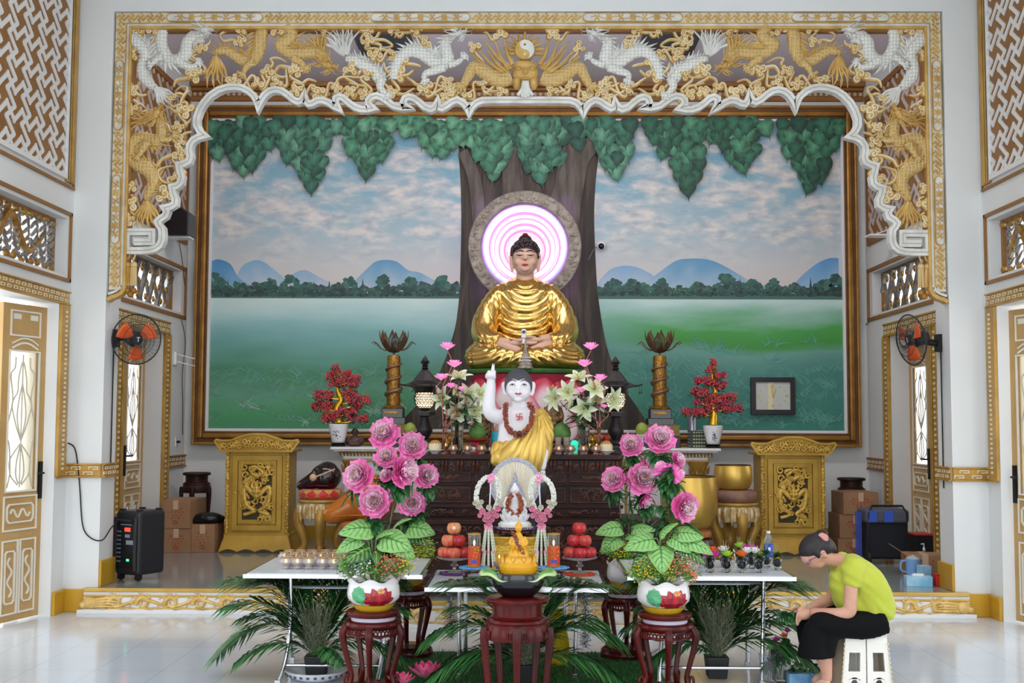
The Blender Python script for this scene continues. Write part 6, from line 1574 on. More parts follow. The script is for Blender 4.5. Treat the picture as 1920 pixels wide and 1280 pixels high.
def peony(c,d,r,seed,dark=1.0):
 m=MB(); rr=random.Random(seed); d=V(d).normalized(); a=V((0,0,1))if abs(d.z)<.9 else V((0,1,0)); e1=d.cross(a).normalized(); e2=d.cross(e1); c=V(c)
 L=[(11,-.3,1.04,.40,(228,50,148),(252,140,204)),(11,.1,1.04,.38,(236,64,158),(255,166,214)),(11,.45,1.0,.34,(244,110,180),(255,200,226)),(11,.85,.94,.30,(250,146,196),(255,218,234)),(10,1.4,.86,.26,(252,164,200),(255,228,236)),(9,2.3,.78,.22,(252,164,176),(255,222,222)),(6,4.5,.7,.18,(250,170,150),(255,214,196))]
 for li,(n,tilt,ln,w,ca,cb)in enumerate(L):
  for k in range(n):
   an=2*pi*(k+.5*(li%2))/n+rr.uniform(-.15,.15); rd=e1*cos(an)+e2*sin(an); dd=(rd+d*tilt*rr.uniform(.85,1.15)).normalized()
   s=dd.cross(d); s=s.normalized()if s.length>1e-3 else e1; nn=s.cross(dd); ll=r*ln*rr.uniform(.85,1.05); ph=rr.uniform(0,6); w0=r*w*rr.uniform(.9,1.15); bend=.35+.3*rr.random()
   g=rr.uniform(.9,1.06)
   def fn(u,v):
    t_=(u-.5)*2; f=sin(pi*(.1+.62*v))**.8; ruf=.07*r*v*v*sin(t_*6+ph)
    return c+d*(r*.1*li*.45)+dd*(ll*v)+nn*(ll*bend*v*v*(.9 if li<3 else.6)+ruf+.18*r*t_*t_*w*2)+s*(t_*w0*f)
   m.grid(fn,4,5,cf=lambda u,v:tuple(min(255,(x+(y-x)*v)*g*dark)for x,y in zip(ca,cb)))
 return m
def sprig(mb,base,tip,seed,col,n=16,r=.007,spread=.04):
 rr=random.Random(seed); mb.col((96,140,64)); b,t_=V(base),V(tip); mb.tube([b,(b+t_)/2+V((rr.uniform(-.01,.01),0,.01)),t_],.0022,4)
 for i in range(9):
  mb.col((96+rr.uniform(-20,20),146,72)); q=t_+V((rr.gauss(0,spread),rr.gauss(0,spread),rr.gauss(-.01,spread*.7))); mb.tube([q,q+V((rr.uniform(-.03,.03),rr.uniform(-.03,.01),rr.uniform(0,.03)))],[.005,.001],4,sq=.4)
 for i in range(n):
  q=t_+V((rr.gauss(0,spread),rr.gauss(0,spread),rr.gauss(0,spread*.8))); mb.col((104,150,70)); mb.tube([t_-(t_-b)*.25,q],.0013,3)
  g=rr.uniform(.85,1.1); mb.col(tuple(min(255,c*g)for c in col)); mb.ball(q,(r,r,r*.8),5,4)
def caladium(mb,base,c,d,ln,w,dark=False,seed=0):
 0
 ln*=.86; w*=.9
 rr=random.Random(seed); c=V(c); d=V(d).normalized(); s=d.cross(V((0,0,1))).normalized(); n=s.cross(d); f_=.9*abs(s.y)*(-1 if s.y>0 else 1); n,s=n*cos(f_)+s*sin(f_),s*cos(f_)-n*sin(f_)
 ed,ve=((40,88,44),(150,190,96))if dark else((140,194,108),(52,104,58))
 def fn(u,v):
  t_=(u-.5)*2; f=(sin(pi*min(1,.18+.82*v**.75))**.75)if v<.98 else.02; back=-.16*ln*(abs(t_)**1.5)*(1-v)**3
  return c+d*(ln*v+back-.05*ln)+s*(t_*w*f*.55)+n*(-.52*ln*v*v+.10*w*(1-t_*t_)-.03*w*abs(sin(9*v+abs(t_)*3)))
 def cf(u,v):
  t_=abs(u-.5)*2; vein=t_<.07 or(abs(((v-t_*.28)*6)%1-.5)>.43 and t_<.85)
  return ve if vein else tuple(x*(.92+.12*(1-t_))for x in ed)
 mb.grid(fn,16,30,cf=cf)
 mb.col((110,150,80)); mb.tube(spline([base,((base[0]+c.x)/2,(base[1]+c.y)/2,max(base[2],c.z)-.01),tuple(c)],4),.004,5)
def dusty_leaf(mb,c,d,ln,seed):
 rr=random.Random(seed); d=V(d).normalized()
 for k in(-1,0,1):
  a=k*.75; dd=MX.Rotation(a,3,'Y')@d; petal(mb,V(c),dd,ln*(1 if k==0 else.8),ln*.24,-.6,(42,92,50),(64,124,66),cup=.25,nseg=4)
def potted_peonies(label,base,R0,H,motif,flowers,leaves,stems,fill,seed,Yf):
 t=thing('potted_peonies',label,'potted plant',base,0,'pots of silk peonies'); B=V(base); pot(t,R0,H,motif); rr=random.Random(seed)
 m=MB(); m.lathe([(0,H*.80),(R0*.86,H*.8)],24,cap=False); m.build('foam_filling',M('flower_foam',(60,84,48),.9),t)
 st=MB(); st.col((92,84,60)); lf=MB(); tops=[]
 for(px0,px1,py1)in stems:
  a=V((P(px0,1000,Yf).x,Yf,B.z+H*.6))-B; b=V(P(px1,py1,Yf))-B; s=spline([tuple(a),tuple(a+(b-a)*.4+V((0,.01,0))),tuple(a+(b-a)*.75+V((rr.uniform(-.01,.01),0,0))),tuple(b)],6); tops.append(s)
  st.tube(s,[.0075-.004*i/len(s)for i in range(len(s))],6)
 for i,(px,py,r,d)in enumerate(flowers):
  c=V(P(px,py,Yf-.03-.02*(i%2)))-B; k=S(Yf); peony(c,d,r*k*1.0,seed*50+i).build('peony',PEO,t,smooth=60)
  s=min(tops,key=lambda q:min((V(w)-c).length for w in q)); w=min((V(w)for w in s if w[2]<c.z-.02),key=lambda w:(w-c).length,default=V(s[0]))
  st.tube(spline([tuple(w),tuple((w+c)/2+V((0,.015,-.01))),tuple(c-V(d).normalized()*r*k*.25)],4),.004,5)
  for q in range(6):dusty_leaf(lf,c+V((rr.uniform(-.05,.05),.03,-r*k*rr.uniform(.7,1.5))),(rr.uniform(-1,1),rr.uniform(-.7,.3),rr.uniform(-.9,.1)),rr.uniform(.08,.12),i*7+q)
 for s in tops:
  for q in range(12):w=V(s[rr.randint(5,len(s)-2)]); dusty_leaf(lf,w,(rr.choice((-1,1)),rr.uniform(-.8,.4),rr.uniform(-.6,.4)),rr.uniform(.06,.095),q)
 st.build('stems',MCOL('stem_colour',.6),t); lf.build('peony_foliage',LEAFC,t,smooth=60)
 for i,(px,py,d,ln,w,dark)in enumerate(leaves):
  l=MB(); caladium(l,(rr.uniform(-.03,.03),0,H*.8),V(P(px,py,Yf-.05))-B,d,ln,w,dark,i); l.build('broad_leaf',CAL,t,smooth=70)
 for col,lst in fill.items():
  f=MB()
  for i,(px,py)in enumerate(lst):sprig(f,(rr.uniform(-.05,.05),rr.uniform(-.05,.02),H*.8),V(P(px,py,Yf-.07+rr.uniform(-.03,.05)))-B,i+seed,{'white':(232,240,230),'orange':(226,128,88),'yellow':(232,204,40),'green':(120,170,70)}[col],40,.0062 if col!='yellow' else.0055,.026)
  f.build({'white':'white_filler_sprigs','orange':'orange_filler_sprigs','yellow':'yellow_filler_sprigs','green':'green_filler_sprigs'}[col],MCOL('filler_colour',.7),t)
 return t
kF=S(YS); Rp=49*kF; Hp=57*kF
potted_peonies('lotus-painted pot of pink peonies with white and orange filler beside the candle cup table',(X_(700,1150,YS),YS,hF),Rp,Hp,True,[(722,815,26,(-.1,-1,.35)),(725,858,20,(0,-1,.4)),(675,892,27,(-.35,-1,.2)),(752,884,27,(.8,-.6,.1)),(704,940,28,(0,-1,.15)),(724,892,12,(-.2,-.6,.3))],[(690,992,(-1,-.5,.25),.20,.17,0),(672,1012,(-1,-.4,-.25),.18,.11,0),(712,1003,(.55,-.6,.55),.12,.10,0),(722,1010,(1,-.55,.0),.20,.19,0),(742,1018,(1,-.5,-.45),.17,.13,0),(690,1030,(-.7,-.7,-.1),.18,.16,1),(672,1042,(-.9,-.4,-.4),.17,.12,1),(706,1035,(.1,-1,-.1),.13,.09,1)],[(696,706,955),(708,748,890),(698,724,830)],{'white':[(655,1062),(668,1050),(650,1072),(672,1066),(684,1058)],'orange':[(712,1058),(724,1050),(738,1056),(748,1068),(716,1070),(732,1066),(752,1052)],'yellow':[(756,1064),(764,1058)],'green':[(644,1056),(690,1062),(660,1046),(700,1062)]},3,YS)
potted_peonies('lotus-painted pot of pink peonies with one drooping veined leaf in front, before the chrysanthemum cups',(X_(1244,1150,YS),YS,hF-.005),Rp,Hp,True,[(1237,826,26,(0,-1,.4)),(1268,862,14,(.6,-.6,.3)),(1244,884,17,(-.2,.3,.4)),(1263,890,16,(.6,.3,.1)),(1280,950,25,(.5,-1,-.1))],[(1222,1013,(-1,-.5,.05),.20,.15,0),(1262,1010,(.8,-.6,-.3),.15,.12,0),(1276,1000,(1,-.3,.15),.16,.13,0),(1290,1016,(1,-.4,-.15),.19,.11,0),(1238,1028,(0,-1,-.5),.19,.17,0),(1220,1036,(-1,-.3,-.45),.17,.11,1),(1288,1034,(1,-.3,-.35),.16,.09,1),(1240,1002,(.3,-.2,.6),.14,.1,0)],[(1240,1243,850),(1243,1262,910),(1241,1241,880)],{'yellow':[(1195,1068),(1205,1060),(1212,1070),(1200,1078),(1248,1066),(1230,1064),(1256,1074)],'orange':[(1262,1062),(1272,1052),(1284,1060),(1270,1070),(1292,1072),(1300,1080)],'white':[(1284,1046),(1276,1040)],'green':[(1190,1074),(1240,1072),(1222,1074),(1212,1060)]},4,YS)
kR=S(YRr)
potted_peonies('pot of pink peonies with yellow filler, set back beside the glass bowl of peeled-label apples',(X_(766,1095,YRr),YRr,hR),34*kR,46*kR,False,[(773,837,23,(.1,-1,.3)),(797,893,21,(.5,-1,.2)),(772,942,24,(.1,-1,.05))],[(742,985,(.4,-.4,.6),.16,.10,0),(770,990,(1,-.5,.15),.20,.18,0),(794,1010,(.7,-.4,-.8),.16,.09,0),(776,1006,(1,-.6,.0),.18,.12,1)],[(768,774,880),(768,796,905),(766,772,950)],{'yellow':[(788,1028),(800,1020),(806,1034),(796,1042),(782,1038),(770,1044)],'orange':[(750,1040),(742,1034),(758,1046)],'green':[(776,1030),(800,1046)]},5,YRr)['label']='pot of pink peonies with yellow filler, next to the apples topped by a stickered one'
potted_peonies('pot of pink peonies on the stand at the turf edge, beside the all red apples',(X_(1172,1096,YRr),YRr,hR-.01),34*kR,46*kR,False,[(1183,836,20,(-.1,-1,.4)),(1152,899,21,(-.4,-1,.25)),(1203,897,28,(.1,-1,.2)),(1212,868,13,(.4,-.6,.3)),(1207,936,14,(.5,-.4,-.4))],[(1160,990,(-1,-.4,.1),.19,.14,0),(1156,1010,(-.8,-.6,-.4),.17,.14,0),(1190,992,(.8,-.4,.3),.17,.10,0),(1182,1004,(.4,-.8,.1),.15,.11,0)],[(1178,1180,865),(1180,1155,920),(1179,1203,920)],{'yellow':[(1146,1026),(1160,1022),(1152,1038),(1172,1030),(1168,1044)],'green':[(1140,1034),(1180,1040)]},6,YRr)
FRD=MCOL('palm_frond',.38)
def palm(label,base,fronds,dish,seed,dry=60,top=.64):
 t=thing('potted_palm',label,'potted plant',base,0,'potted palms'); rr=random.Random(seed)
 m=MB(); m.taper((0,0,.02),(.12,.12),(.15,.15),.14); m.build('nursery_pot',M('black_pot',(28,30,32),.5),t,smooth=0,bevel=.006)
 if dish:m=MB(); m.lathe([(0,0),(.12,0),(.19,.035),(.215,.07),(.205,.07),(.12,.015),(0,.015)],36); d=m.build('dish',PORC,t); q=MB(); [q.ball((.197*cos(a),.197*sin(a),.045),(.012,.012,.01),6,4)for a in[2*pi*i/26 for i in range(26)]]; q.build('blue_motif',MATS['cobalt_glaze'],d)
 for fi,(az,ln,rise,drop)in enumerate(fronds):
  m=MB(); c,s_=cos(az),sin(az); pts=[]; N=18
  for i in range(N+1):u=i/N; r=ln*(u*.55+.45*u*u)*(1-.35*rise); z=.14+ln*rise*(u-.0)*(1-.42*u*u*drop*1.0)-ln*drop*.35*u**3; zz=top-.06; pts.append(V((c*r,s_*r,z if z<zz else zz+.06*(1-math.exp(-(z-zz)/.06)))))
  m.col((70,110,52)); m.tube(pts,[.0065*(1-.85*i/N)for i in range(N+1)],5)
  for i in range(3,N+1):
   for sub in(0,.5):
    u=(i+sub)/N
    if u>1:continue
    j=min(N-1,int(i+sub)); p=pts[j].lerp(pts[j+1],sub if j<N else 0); tn=(pts[j+1]-pts[j]).normalized(); sd=tn.cross(V((0,0,1))).normalized(); l=ln*.40*sin(pi*(.12+.80*u))**.7
    for sg in(-1,1):
     dr=(tn*(.75)+sd*sg*rr.uniform(.75,1.0)+V((0,0,rr.uniform(-.2,.1)))).normalized(); g=rr.uniform(.75,1.2); q1=p+dr*l*.5; q2=p+dr*l-V((0,0,l*.22)); w=dr.cross(V((0,0,1))).normalized()*.0115
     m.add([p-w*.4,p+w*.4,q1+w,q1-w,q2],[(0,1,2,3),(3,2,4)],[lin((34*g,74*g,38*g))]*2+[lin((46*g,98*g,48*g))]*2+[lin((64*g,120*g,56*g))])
  m.build('frond',FRD,t,smooth=0)
 m=MB()
 for i in range(dry):
  a=rr.uniform(0,6.28); h=rr.uniform(.06,.40); r=rr.uniform(.03,.17); p=V((r*cos(a),r*sin(a)*.8,.14+h)); g=rr.uniform(.8,1.15); m.col((112*g,118*g,94*g)); b=V((rr.uniform(-.04,.04),rr.uniform(-.04,.04),.13)); m.tube([b,(b+p)/2+V((.02*cos(a),.02*sin(a),0)),p],.0012,3)
  for q in range(16):e=p-(p-b)*rr.uniform(0,.6)+V((rr.gauss(0,.028),rr.gauss(0,.028),rr.uniform(0,.05))); m.tube([p-(p-b)*rr.uniform(0,.6),e],.0011,3); m.ball(e,.003,4,3)
 m.build('dried_sprigs',MCOL('dried_colour',.8),t)
 return t
fl_=[(2.9,.85,.42,1.0),(2.3,.8,.85,.5),(1.7,.75,1.05,.35),(1.1,.75,.95,.4),(.3,.7,.7,.6),(-.6,.55,.6,.7),(-2.4,.6,.6,.8),(3.5,.6,.75,.7),(1.4,.5,.9,.3)]
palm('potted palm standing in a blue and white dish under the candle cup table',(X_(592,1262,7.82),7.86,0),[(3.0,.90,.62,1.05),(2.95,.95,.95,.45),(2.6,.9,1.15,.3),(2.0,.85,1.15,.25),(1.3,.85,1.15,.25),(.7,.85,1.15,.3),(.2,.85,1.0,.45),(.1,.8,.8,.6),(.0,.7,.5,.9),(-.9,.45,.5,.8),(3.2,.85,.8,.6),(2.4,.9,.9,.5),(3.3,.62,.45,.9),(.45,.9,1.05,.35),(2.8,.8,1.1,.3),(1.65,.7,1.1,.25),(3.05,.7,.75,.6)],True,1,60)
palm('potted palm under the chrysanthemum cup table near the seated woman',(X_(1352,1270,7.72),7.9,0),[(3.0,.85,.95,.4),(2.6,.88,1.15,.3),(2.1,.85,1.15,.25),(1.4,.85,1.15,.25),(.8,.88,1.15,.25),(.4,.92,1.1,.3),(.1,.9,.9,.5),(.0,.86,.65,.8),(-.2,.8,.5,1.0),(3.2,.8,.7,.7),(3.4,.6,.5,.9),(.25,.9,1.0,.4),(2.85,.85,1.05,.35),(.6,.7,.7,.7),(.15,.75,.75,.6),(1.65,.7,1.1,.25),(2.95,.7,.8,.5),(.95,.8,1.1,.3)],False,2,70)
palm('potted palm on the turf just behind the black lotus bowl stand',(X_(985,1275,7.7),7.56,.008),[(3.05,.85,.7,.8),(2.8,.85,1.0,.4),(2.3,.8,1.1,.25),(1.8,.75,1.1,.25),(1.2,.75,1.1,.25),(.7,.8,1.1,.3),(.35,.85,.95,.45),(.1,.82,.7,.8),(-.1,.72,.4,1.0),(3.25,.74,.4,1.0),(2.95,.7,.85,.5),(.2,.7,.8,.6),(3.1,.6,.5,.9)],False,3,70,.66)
PKL=MCOL('silk_lotus',.5)
for px,py,r,lab in((800,1262,34,'large pink silk lotus lying on the turf beside the black bowl stand'),(752,1275,26,'smaller pink silk lotus lying on the turf beside the scroll-legged stand')):
 c=PZ(px,py+12,.03); t=thing('silk_lotus',lab,'artificial flower',(c.x,c.y,.02)); rr=random.Random(px); k=S(c.y)*r
 for ring_,(n,tl,ln)in enumerate(((8,.15,1.15),(7,.6,1.0),(6,1.3,.8))):
  for q in range(n):m=MB(); a=2*pi*(q+.5*ring_)/n; petal(m,V((0,0,.02)),(cos(a),sin(a),tl),k*ln,k*.33,.6,(250,236,222),(226,70,130),cup=.35); m.build('petal',PKL,t)
 m=MB(); m.lathe([(k*.1,.02),(k*.28,k*.35),(0,k*.36)],14); m.build('seed_head',YEL,t)
SILV2=M('tinsel_silver',(206,208,214),.2,.9)
for px,py0,py1,Y,lab in((1098,1108,1212,8.0,'silver tinsel garland hanging from the offering table at its turf side'),(846,1110,1195,8.0,'silver tinsel garland hanging from the offering table by the fallen lotus')):
 a,b=P(px,py0,Y),P(px,py1,Y); t=thing('tinsel_garland',lab,'garland',(a.x,Y,b.z)); rr=random.Random(px); m=MB(); h=a.z-b.z
 m.tube([(0,0,0),(.01,0,h*.5),(0,0,h)],.004,5)
 for i in range(650):z=rr.uniform(0,h); an=rr.uniform(0,6.28); l=rr.uniform(.025,.055)*(1.0+.4*sin(z*9)); q=V((l*cos(an),l*sin(an),rr.uniform(-.02,.02))); w=.0022; m.add([(0-w,0,z),(0+w,0,z),(q.x+w,q.y,z+q.z),(q.x-w,q.y,z+q.z)],[(0,1,2,3)])
 m.build('strands',SILV2,t,smooth=0)
m=MB(); a=P(1046,1140,8.3); m.grid(lambda u,v:(a.x-.05+.11*u+.02*sin(v*5),8.3+.02*sin(u*9+v*4),.008+(a.z-.008)*v),8,12); tag(m.build('yellow_cloth',M('yellow_satin',(226,196,40),.4),solid=.003),'yellow satin cloth hanging behind the palm fronds under the offering table','cloth')
ZB0=hC; BL_=thing('black_lotus_bowl','black glazed bowl with a green leaf-shaped rim on the plain-legged stand','bowl',(X_(971,1110,YCs),YCs,ZB0)); k=S(YCs)
BLK=M('black_glaze',(18,20,24),.08,coat=.6)
m=MB(); m.lathe([(0,0),(28*k,0),(38*k,8*k),(50*k,24*k),(54*k,38*k),(51*k,45*k),(47*k,46*k),(44*k,38*k),(0,20*k)],48); m.build('bowl',BLK,BL_)
m=MB(); LFR=MCOL('celadon_leaf',.25)
def rimf(u,v):
 a=2*pi*u; c=abs(cos(a)); f=max(0,-sin(a)); r=(44+(8+20*c**5)*v)*k; z=(43+9*c**5*sin(v*2.8)-(5+9*f*f*(.6+.4*cos(a*6)))*v*v+2*sin(9*a)*v)*k
 return(r*cos(a),r*sin(a),z)
m.grid(rimf,72,7,wrap=True,cf=lambda u,v:(104,158,80)if v<.8 else(186,212,146))
m.build('leaf_rim',LFR,BL_,solid=.006)
AMB=M('amber_resin',(250,176,24),.16,trans=.25,sss=.35,coat=.3,col2=(252,192,44),scale=14)
AL=thing('amber_lotus_candle','translucent amber lotus with a small seated figure rising from the black bowl','ornament',(X_(972,1080,YCs),YCs,ZB0+22*k))
for row,(n,r,ln,tl,z)in enumerate(((9,16,34,.9,12),(8,10,36,1.5,20))):
 for q in range(n):
  m=MB(); a=2*pi*(q+.5*row)/n-pi/2; petal(m,V((r*k*cos(a),r*k*sin(a),z*k)),(cos(a),sin(a),tl),ln*k,13*k,.75,(255,255,255),(255,255,255),cup=.4); m.usecol=False; m.build('petal',AMB,AL,solid=.006)
m=MB(); m.lathe([(0,8*k),(18*k,8*k),(30*k,18*k),(32*k,30*k),(24*k,42*k),(14*k,48*k),(0,50*k)],24); m.build('heart',AMB,AL)
m=MB(); m.ball((0,0,58*k),(14*k,10*k,12*k),14,8); m.tube([(0,0,55*k),(0,0,72*k),(0,0,82*k)],[11*k,9.5*k,5*k],14); m.ball((0,0,91*k),(6.5*k,6.5*k,8*k),14,9); m.ball((0,0,99*k),(2.6*k,2.6*k,3.5*k),8,6)
for s in(-1,1):m.tube(spline([(s*9*k,0,76*k),(s*13*k,-3*k,66*k),(s*4*k,-9*k,62*k)],4),3.4*k,8)
b=m.build('seated_figure',AMB,AL); fuse(b,.0045,2)
BEAD=MCOL('seed_bead',.45)
def bead_loop(name,label,pts,r,per,loc,seed=1,parent=None,c1=(150,84,48),c2=(110,56,36)):
 m=MB(); rr=random.Random(seed)
 for p in pts:
  for q in range(per):g=rr.random(); m.col(tuple(a+(b-a)*g for a,b in zip(c1,c2))); m.ball(V(p)+V((rr.uniform(-r,r),rr.uniform(-r,r),rr.uniform(-r,r))),r*.75,6,4)
 t=thing(name,label,'beads',loc); m.build('beads',BEAD,t); return t
AL.scale=(1.14,)*3
bead_loop('bead_string','brown bead string draped over the amber seated figure',[((-9+17*u)*k*1.14,(-13*k-2*k*sin(u*3))*1.14,(84-36*u)*k*1.14)for u in[i/14 for i in range(15)]],2.6*k,4,(X_(972,1080,YCs),YCs,ZB0+22*k),3)
WHS=M('white_statue_paint',(238,234,238),.3,col2=(230,226,232),scale=3); GROBE=M('statue_gold_robe',(222,186,96),.3,.45,col2=(206,166,74),scale=5)
YK=9.1; kK=S(YK); zK=P(975,905,YK).z; xK=P(975,800,YK).x
CH=thing('child_statue','white child statue in a golden robe pointing one raised finger upwards','statue',(xK,YK,zK))
def U(px,py,d=0):p=P(px,py,YK); return(p.x-xK,d,p.z-zK)
def TT(mb,pts,rad,n=16,**k):mb.tube(spline(pts,5),[q[0]*kK for q in spline([(r,)for r in rad],5)],n,**k)
m=MB()
m.ball(U(972,722,-.01),(25*kK,27*kK,30*kK),26,18); m.ball(U(973,736,-.03),(21*kK,21*kK,17*kK),20,12)
m.tube([U(972,728,-.13),U(972,735,-.142),U(972,738,-.138)],[2.4*kK,3.6*kK,3.6*kK],8); m.ball(U(972,749,-.085),(8*kK,6*kK,5*kK),10,7)
for s in(-1,1):
 m.tube(spline([U(972+s*25,716,.01),U(972+s*28,722,.0),U(972+s*26.5,734,0),U(972+s*24.5,742,0)],4),[c*kK for c in(3,4,4.6,5,5,4.6,4.2,4.2,4.2,4.2,4,3.6,3)],8); m.ball(U(972+s*12,735,-.075),(8*kK,6*kK,8*kK),10,7)
TT(m,[U(973,745,.02),U(973,762,.02),U(972,772,.02)],[14,15,22])
m.ball(U(972,773,.02),(33*kK,22*kK,13*kK),18,10); TT(m,[U(972,768,.02),U(972,785,.02),U(968,812,.01),U(964,840,.01)],[30,36,34,33],sq=.72,up=(0,1,0))
m.ball(U(947,778,.0),(14*kK,14*kK,14*kK),14,9); m.ball(U(997,780,.0),(12*kK,13*kK,12*kK),14,9)
TT(m,[U(948,781,0),U(932,781,-.02),U(919,772,-.03),U(917,752,-.03),U(920,728,-.02),U(921.5,710,-.02)],[14,14,13.5,12,10.2,7.6])
TT(m,[U(1008,800,0),U(1020,835,-.03),U(1018,862,-.05),U(1016,880,-.05)],[13,10,8,7])
body=m.build('body',WHS,CH); fuse(body,.0065,9)
m=MB(); m.ball(U(921,707,-.02),(9.5*kK,8*kK,10*kK),14,9)
m.tube([U(923,703,-.03),U(924.5,692,-.03),U(925.5,682,-.03)],[4.2*kK,3.6*kK,2.4*kK],10)
for i in range(3):x=917+5.2*i; m.tube(spline([U(x,700,-.04),U(x,697,-.062),U(x,704,-.072),U(x,708,-.058)],4),3.0*kK,8)
m.tube(spline([U(913,708,-.04),U(914,702,-.062),U(920,701,-.076)],4),[3.4*kK,3.3*kK,3.2*kK,3.1*kK,3*kK,2.9*kK,2.8*kK,2.6*kK,2.4*kK],8)
h=m.build('raised_hand',WHS,CH); fuse(h,.0045,1)
m=MB(); m.ball(U(1016,886,-.05),(7*kK,5*kK,8*kK),12,8)
for i in range(4):m.tube([U(1011+3.4*i,890,-.05),U(1011.5+3.1*i,898,-.055),U(1012+2.8*i,903+(i in(1,2))*2,-.05)],[2.2*kK,2*kK,1.4*kK],7)
m.tube([U(1010,884,-.06),U(1007,890,-.07),U(1008,895,-.07)],[2.4*kK,2.2*kK,1.5*kK],7); h=m.build('lowered_hand',WHS,CH); fuse(h,.004,1)
NL=M('painted_nails',(206,110,110),.4); m=MB()
for i in range(3):m.ball(U(917+5.2*i,707,-.073),(.006,.003,.006),6,5)
m.ball(U(925.5,684,-.04),(.005,.003,.008),6,5); m.build('nails',NL,CH)
m=MB()
def hair(u,v):
 a=u*2*pi; el=1.57*(1-v*.82)if False else 0
 front=max(0,-sin(a)); side=abs(cos(a)); low=.62-.34*front-.10*(front*abs(cos(a))*2)+.22*max(0,front-.93)/.07*.6*(1)
 th=v*(pi/2)*(1+low*.62-(.42*front)); r=1.035
 return V(U(972,722,-.01))+V((25.6*kK*r*sin(th)*cos(a),28*kK*r*sin(th)*sin(a)+.004,30.4*kK*r*cos(th)))
m.grid(hair,48,14,wrap=True); m.build('shaved_hair',M('shaved_hair_grey',(74,72,80),.6),CH)
kk=.78
def yfc(x,z):
 c=V(U(972,722,-.01)); q=1-(x/(25*kK))**2-((z-c.z)/(30*kK))**2
 return c.y-27*kK*sqrt(max(.02,q))-.004
FC=bpy.data.objects.new('face_paint',None)
zE=U(972,723)[2]; x0c=U(972,722)[0]
def paint(name,mat,lines):
 m=MB()
 for pts,r in lines:m.tube([(x+x0c,yfc(x,z),z)for x,z in[(a*kK,zE-b*kK)for a,b in pts]],[q*kK for q in r],6)
 m.build(name,mat,CH)
L2=[]; E2=[]; W2=[]
for s in(-1,1):
 L2+=[([(s*4,-7),(s*9,-10),(s*14,-9.5),(s*18,-6)],[.4,.8,.8,.3]),([(s*5,1),(s*9,-2.6),(s*13,-2.4),(s*16.5,.4)],[.3,.7,.8,.4])]
 W2+=[([(s*6,.6),(s*10.5,-.3),(s*15.5,.6)],[.5,1.8,.5])]; E2+=[([(s*9.2,-.3),(s*10.6,-.3),(s*12,-.3)],[1.3,2.0,1.3])]
paint('eye_whites',EYEW,W2); paint('brows',INK,L2); paint('irises',M('iris_grey',(58,62,72),.3),[([(a,b-.2)for a,b in p],r)for p,r in E2])
m=MB(); m.tube([(x0c+a*kK,-.128-.012*(1-(a/7)**2),zE-15.8*kK+abs(a)*.12*kK)for a in(-6.5,-3,0,3,6.5)],[.4*kK,1.7*kK,1.9*kK,1.7*kK,.4*kK],8); m.build('lips',LIPS,CH)
m=MB()
TT(m,[U(1000,772,.02),U(1008,790,.01),U(1002,815,.0),U(985,845,.0),U(972,868,.0),U(968,882,.0)],[17,27,38,48,48,44],22,sq=.66,up=(0,1,0))
TT(m,[U(1010,782,.0),U(1021,805,-.02),U(1024,826,-.03),U(1016,850,-.01)],[17,17,12,9]); TT(m,[U(996,769,.06),U(984,790,.11),U(960,820,.13)],[12,20,22]); TT(m,[U(934,828,-.03),U(931,850,-.04),U(933,866,-.03)],[9,11,12])
rb=m.build('robe',GROBE,CH); fuse(rb,.007,4)
def cf_(co,n):
 px=975+(co.x)/kK; py=905-co.z/kK
 if n.y>.4:return 0
 u=(px-1012)*.75+(py-770); r=sqrt((px-1006)**2*1.0+(py-768)**2); a=atan2(py-766,1010-px); ph=a*34+r*.035+NZ.noise(V((px*.03,py*.03,1)))*1.2
 return.0105*(abs(sin(ph/2))**.7-.5)*sm(10,32,r)
displace(rb,cf_)
PTX=.05
m=MB(); W=1.5*kK; y_=U(972,779)[1]
def red(px,py):p=U(px,py); q=-.119+.0; return(p[0],q,p[2])
ym=-.122
def bar(a,b):pa,pb=U(*a),U(*b); m.ribbon([(pa[0],pa[2]),(pb[0],pb[2])],1.5*kK,ym-.001,ym+.02)
bar((974,775),(974,787)); bar((968,781),(980,781)); bar((974,775.5),(980,775.5)); bar((974,786.5),(968,786.5)); bar((968.5,775),(968.5,781)); bar((979.5,781),(979.5,787))
m.build('chest_emblem',M('emblem_red',(206,56,70),.45),CH,smooth=0)
DK=M('dark_fringe',(40,40,40),.7)
PD=thing('dark_pedestal','dark round pedestal with a feathery fringe under the white child statue','pedestal',(xK,YK,0)); m=MB(); zt_=P(975,903,YK).z
m.lathe([(.2,0),(.2,.03),(.14,.06),(.13,zt_-.25),(.2,zt_-.12),(.25,zt_-.04),(.25,zt_-.001),(0,zt_-.001)],32); m.build('column',M('ebony',(30,24,26),.35),PD)
m=MB(); rr=random.Random(9)
for i in range(1500):
 a=rr.uniform(0,6.28); z=rr.uniform(zt_-.22,zt_+.12); r=.27+.02*rr.random(); l=rr.uniform(.02,.05); w=.0016
 if abs(cos(a))<.55 and sin(a)<0:continue
 b=V((r*cos(a),r*sin(a),z)); e=b+V((l*cos(a+rr.uniform(-1,1)),l*sin(a+rr.uniform(-1,1)),rr.uniform(-.03,.04))); m.add([b-V((w,0,0)),b+V((w,0,0)),e],[(0,1,2)])
m.build('fringe',DK,PD,smooth=0)
k=kK
lp_=[(949,758),(948,775),(951,795),(958,808),(968,814),(974,815),(981,812),(991,802),(997,785),(998,770),(992,757)]
bp=[V(U(x,y,-.105-.03*max(0,1-abs(y-800)/45)-.02))for x,y in spline(lp_,6)]
m=MB(); rr=random.Random(3); lp_o=V((xK,YK,zK))
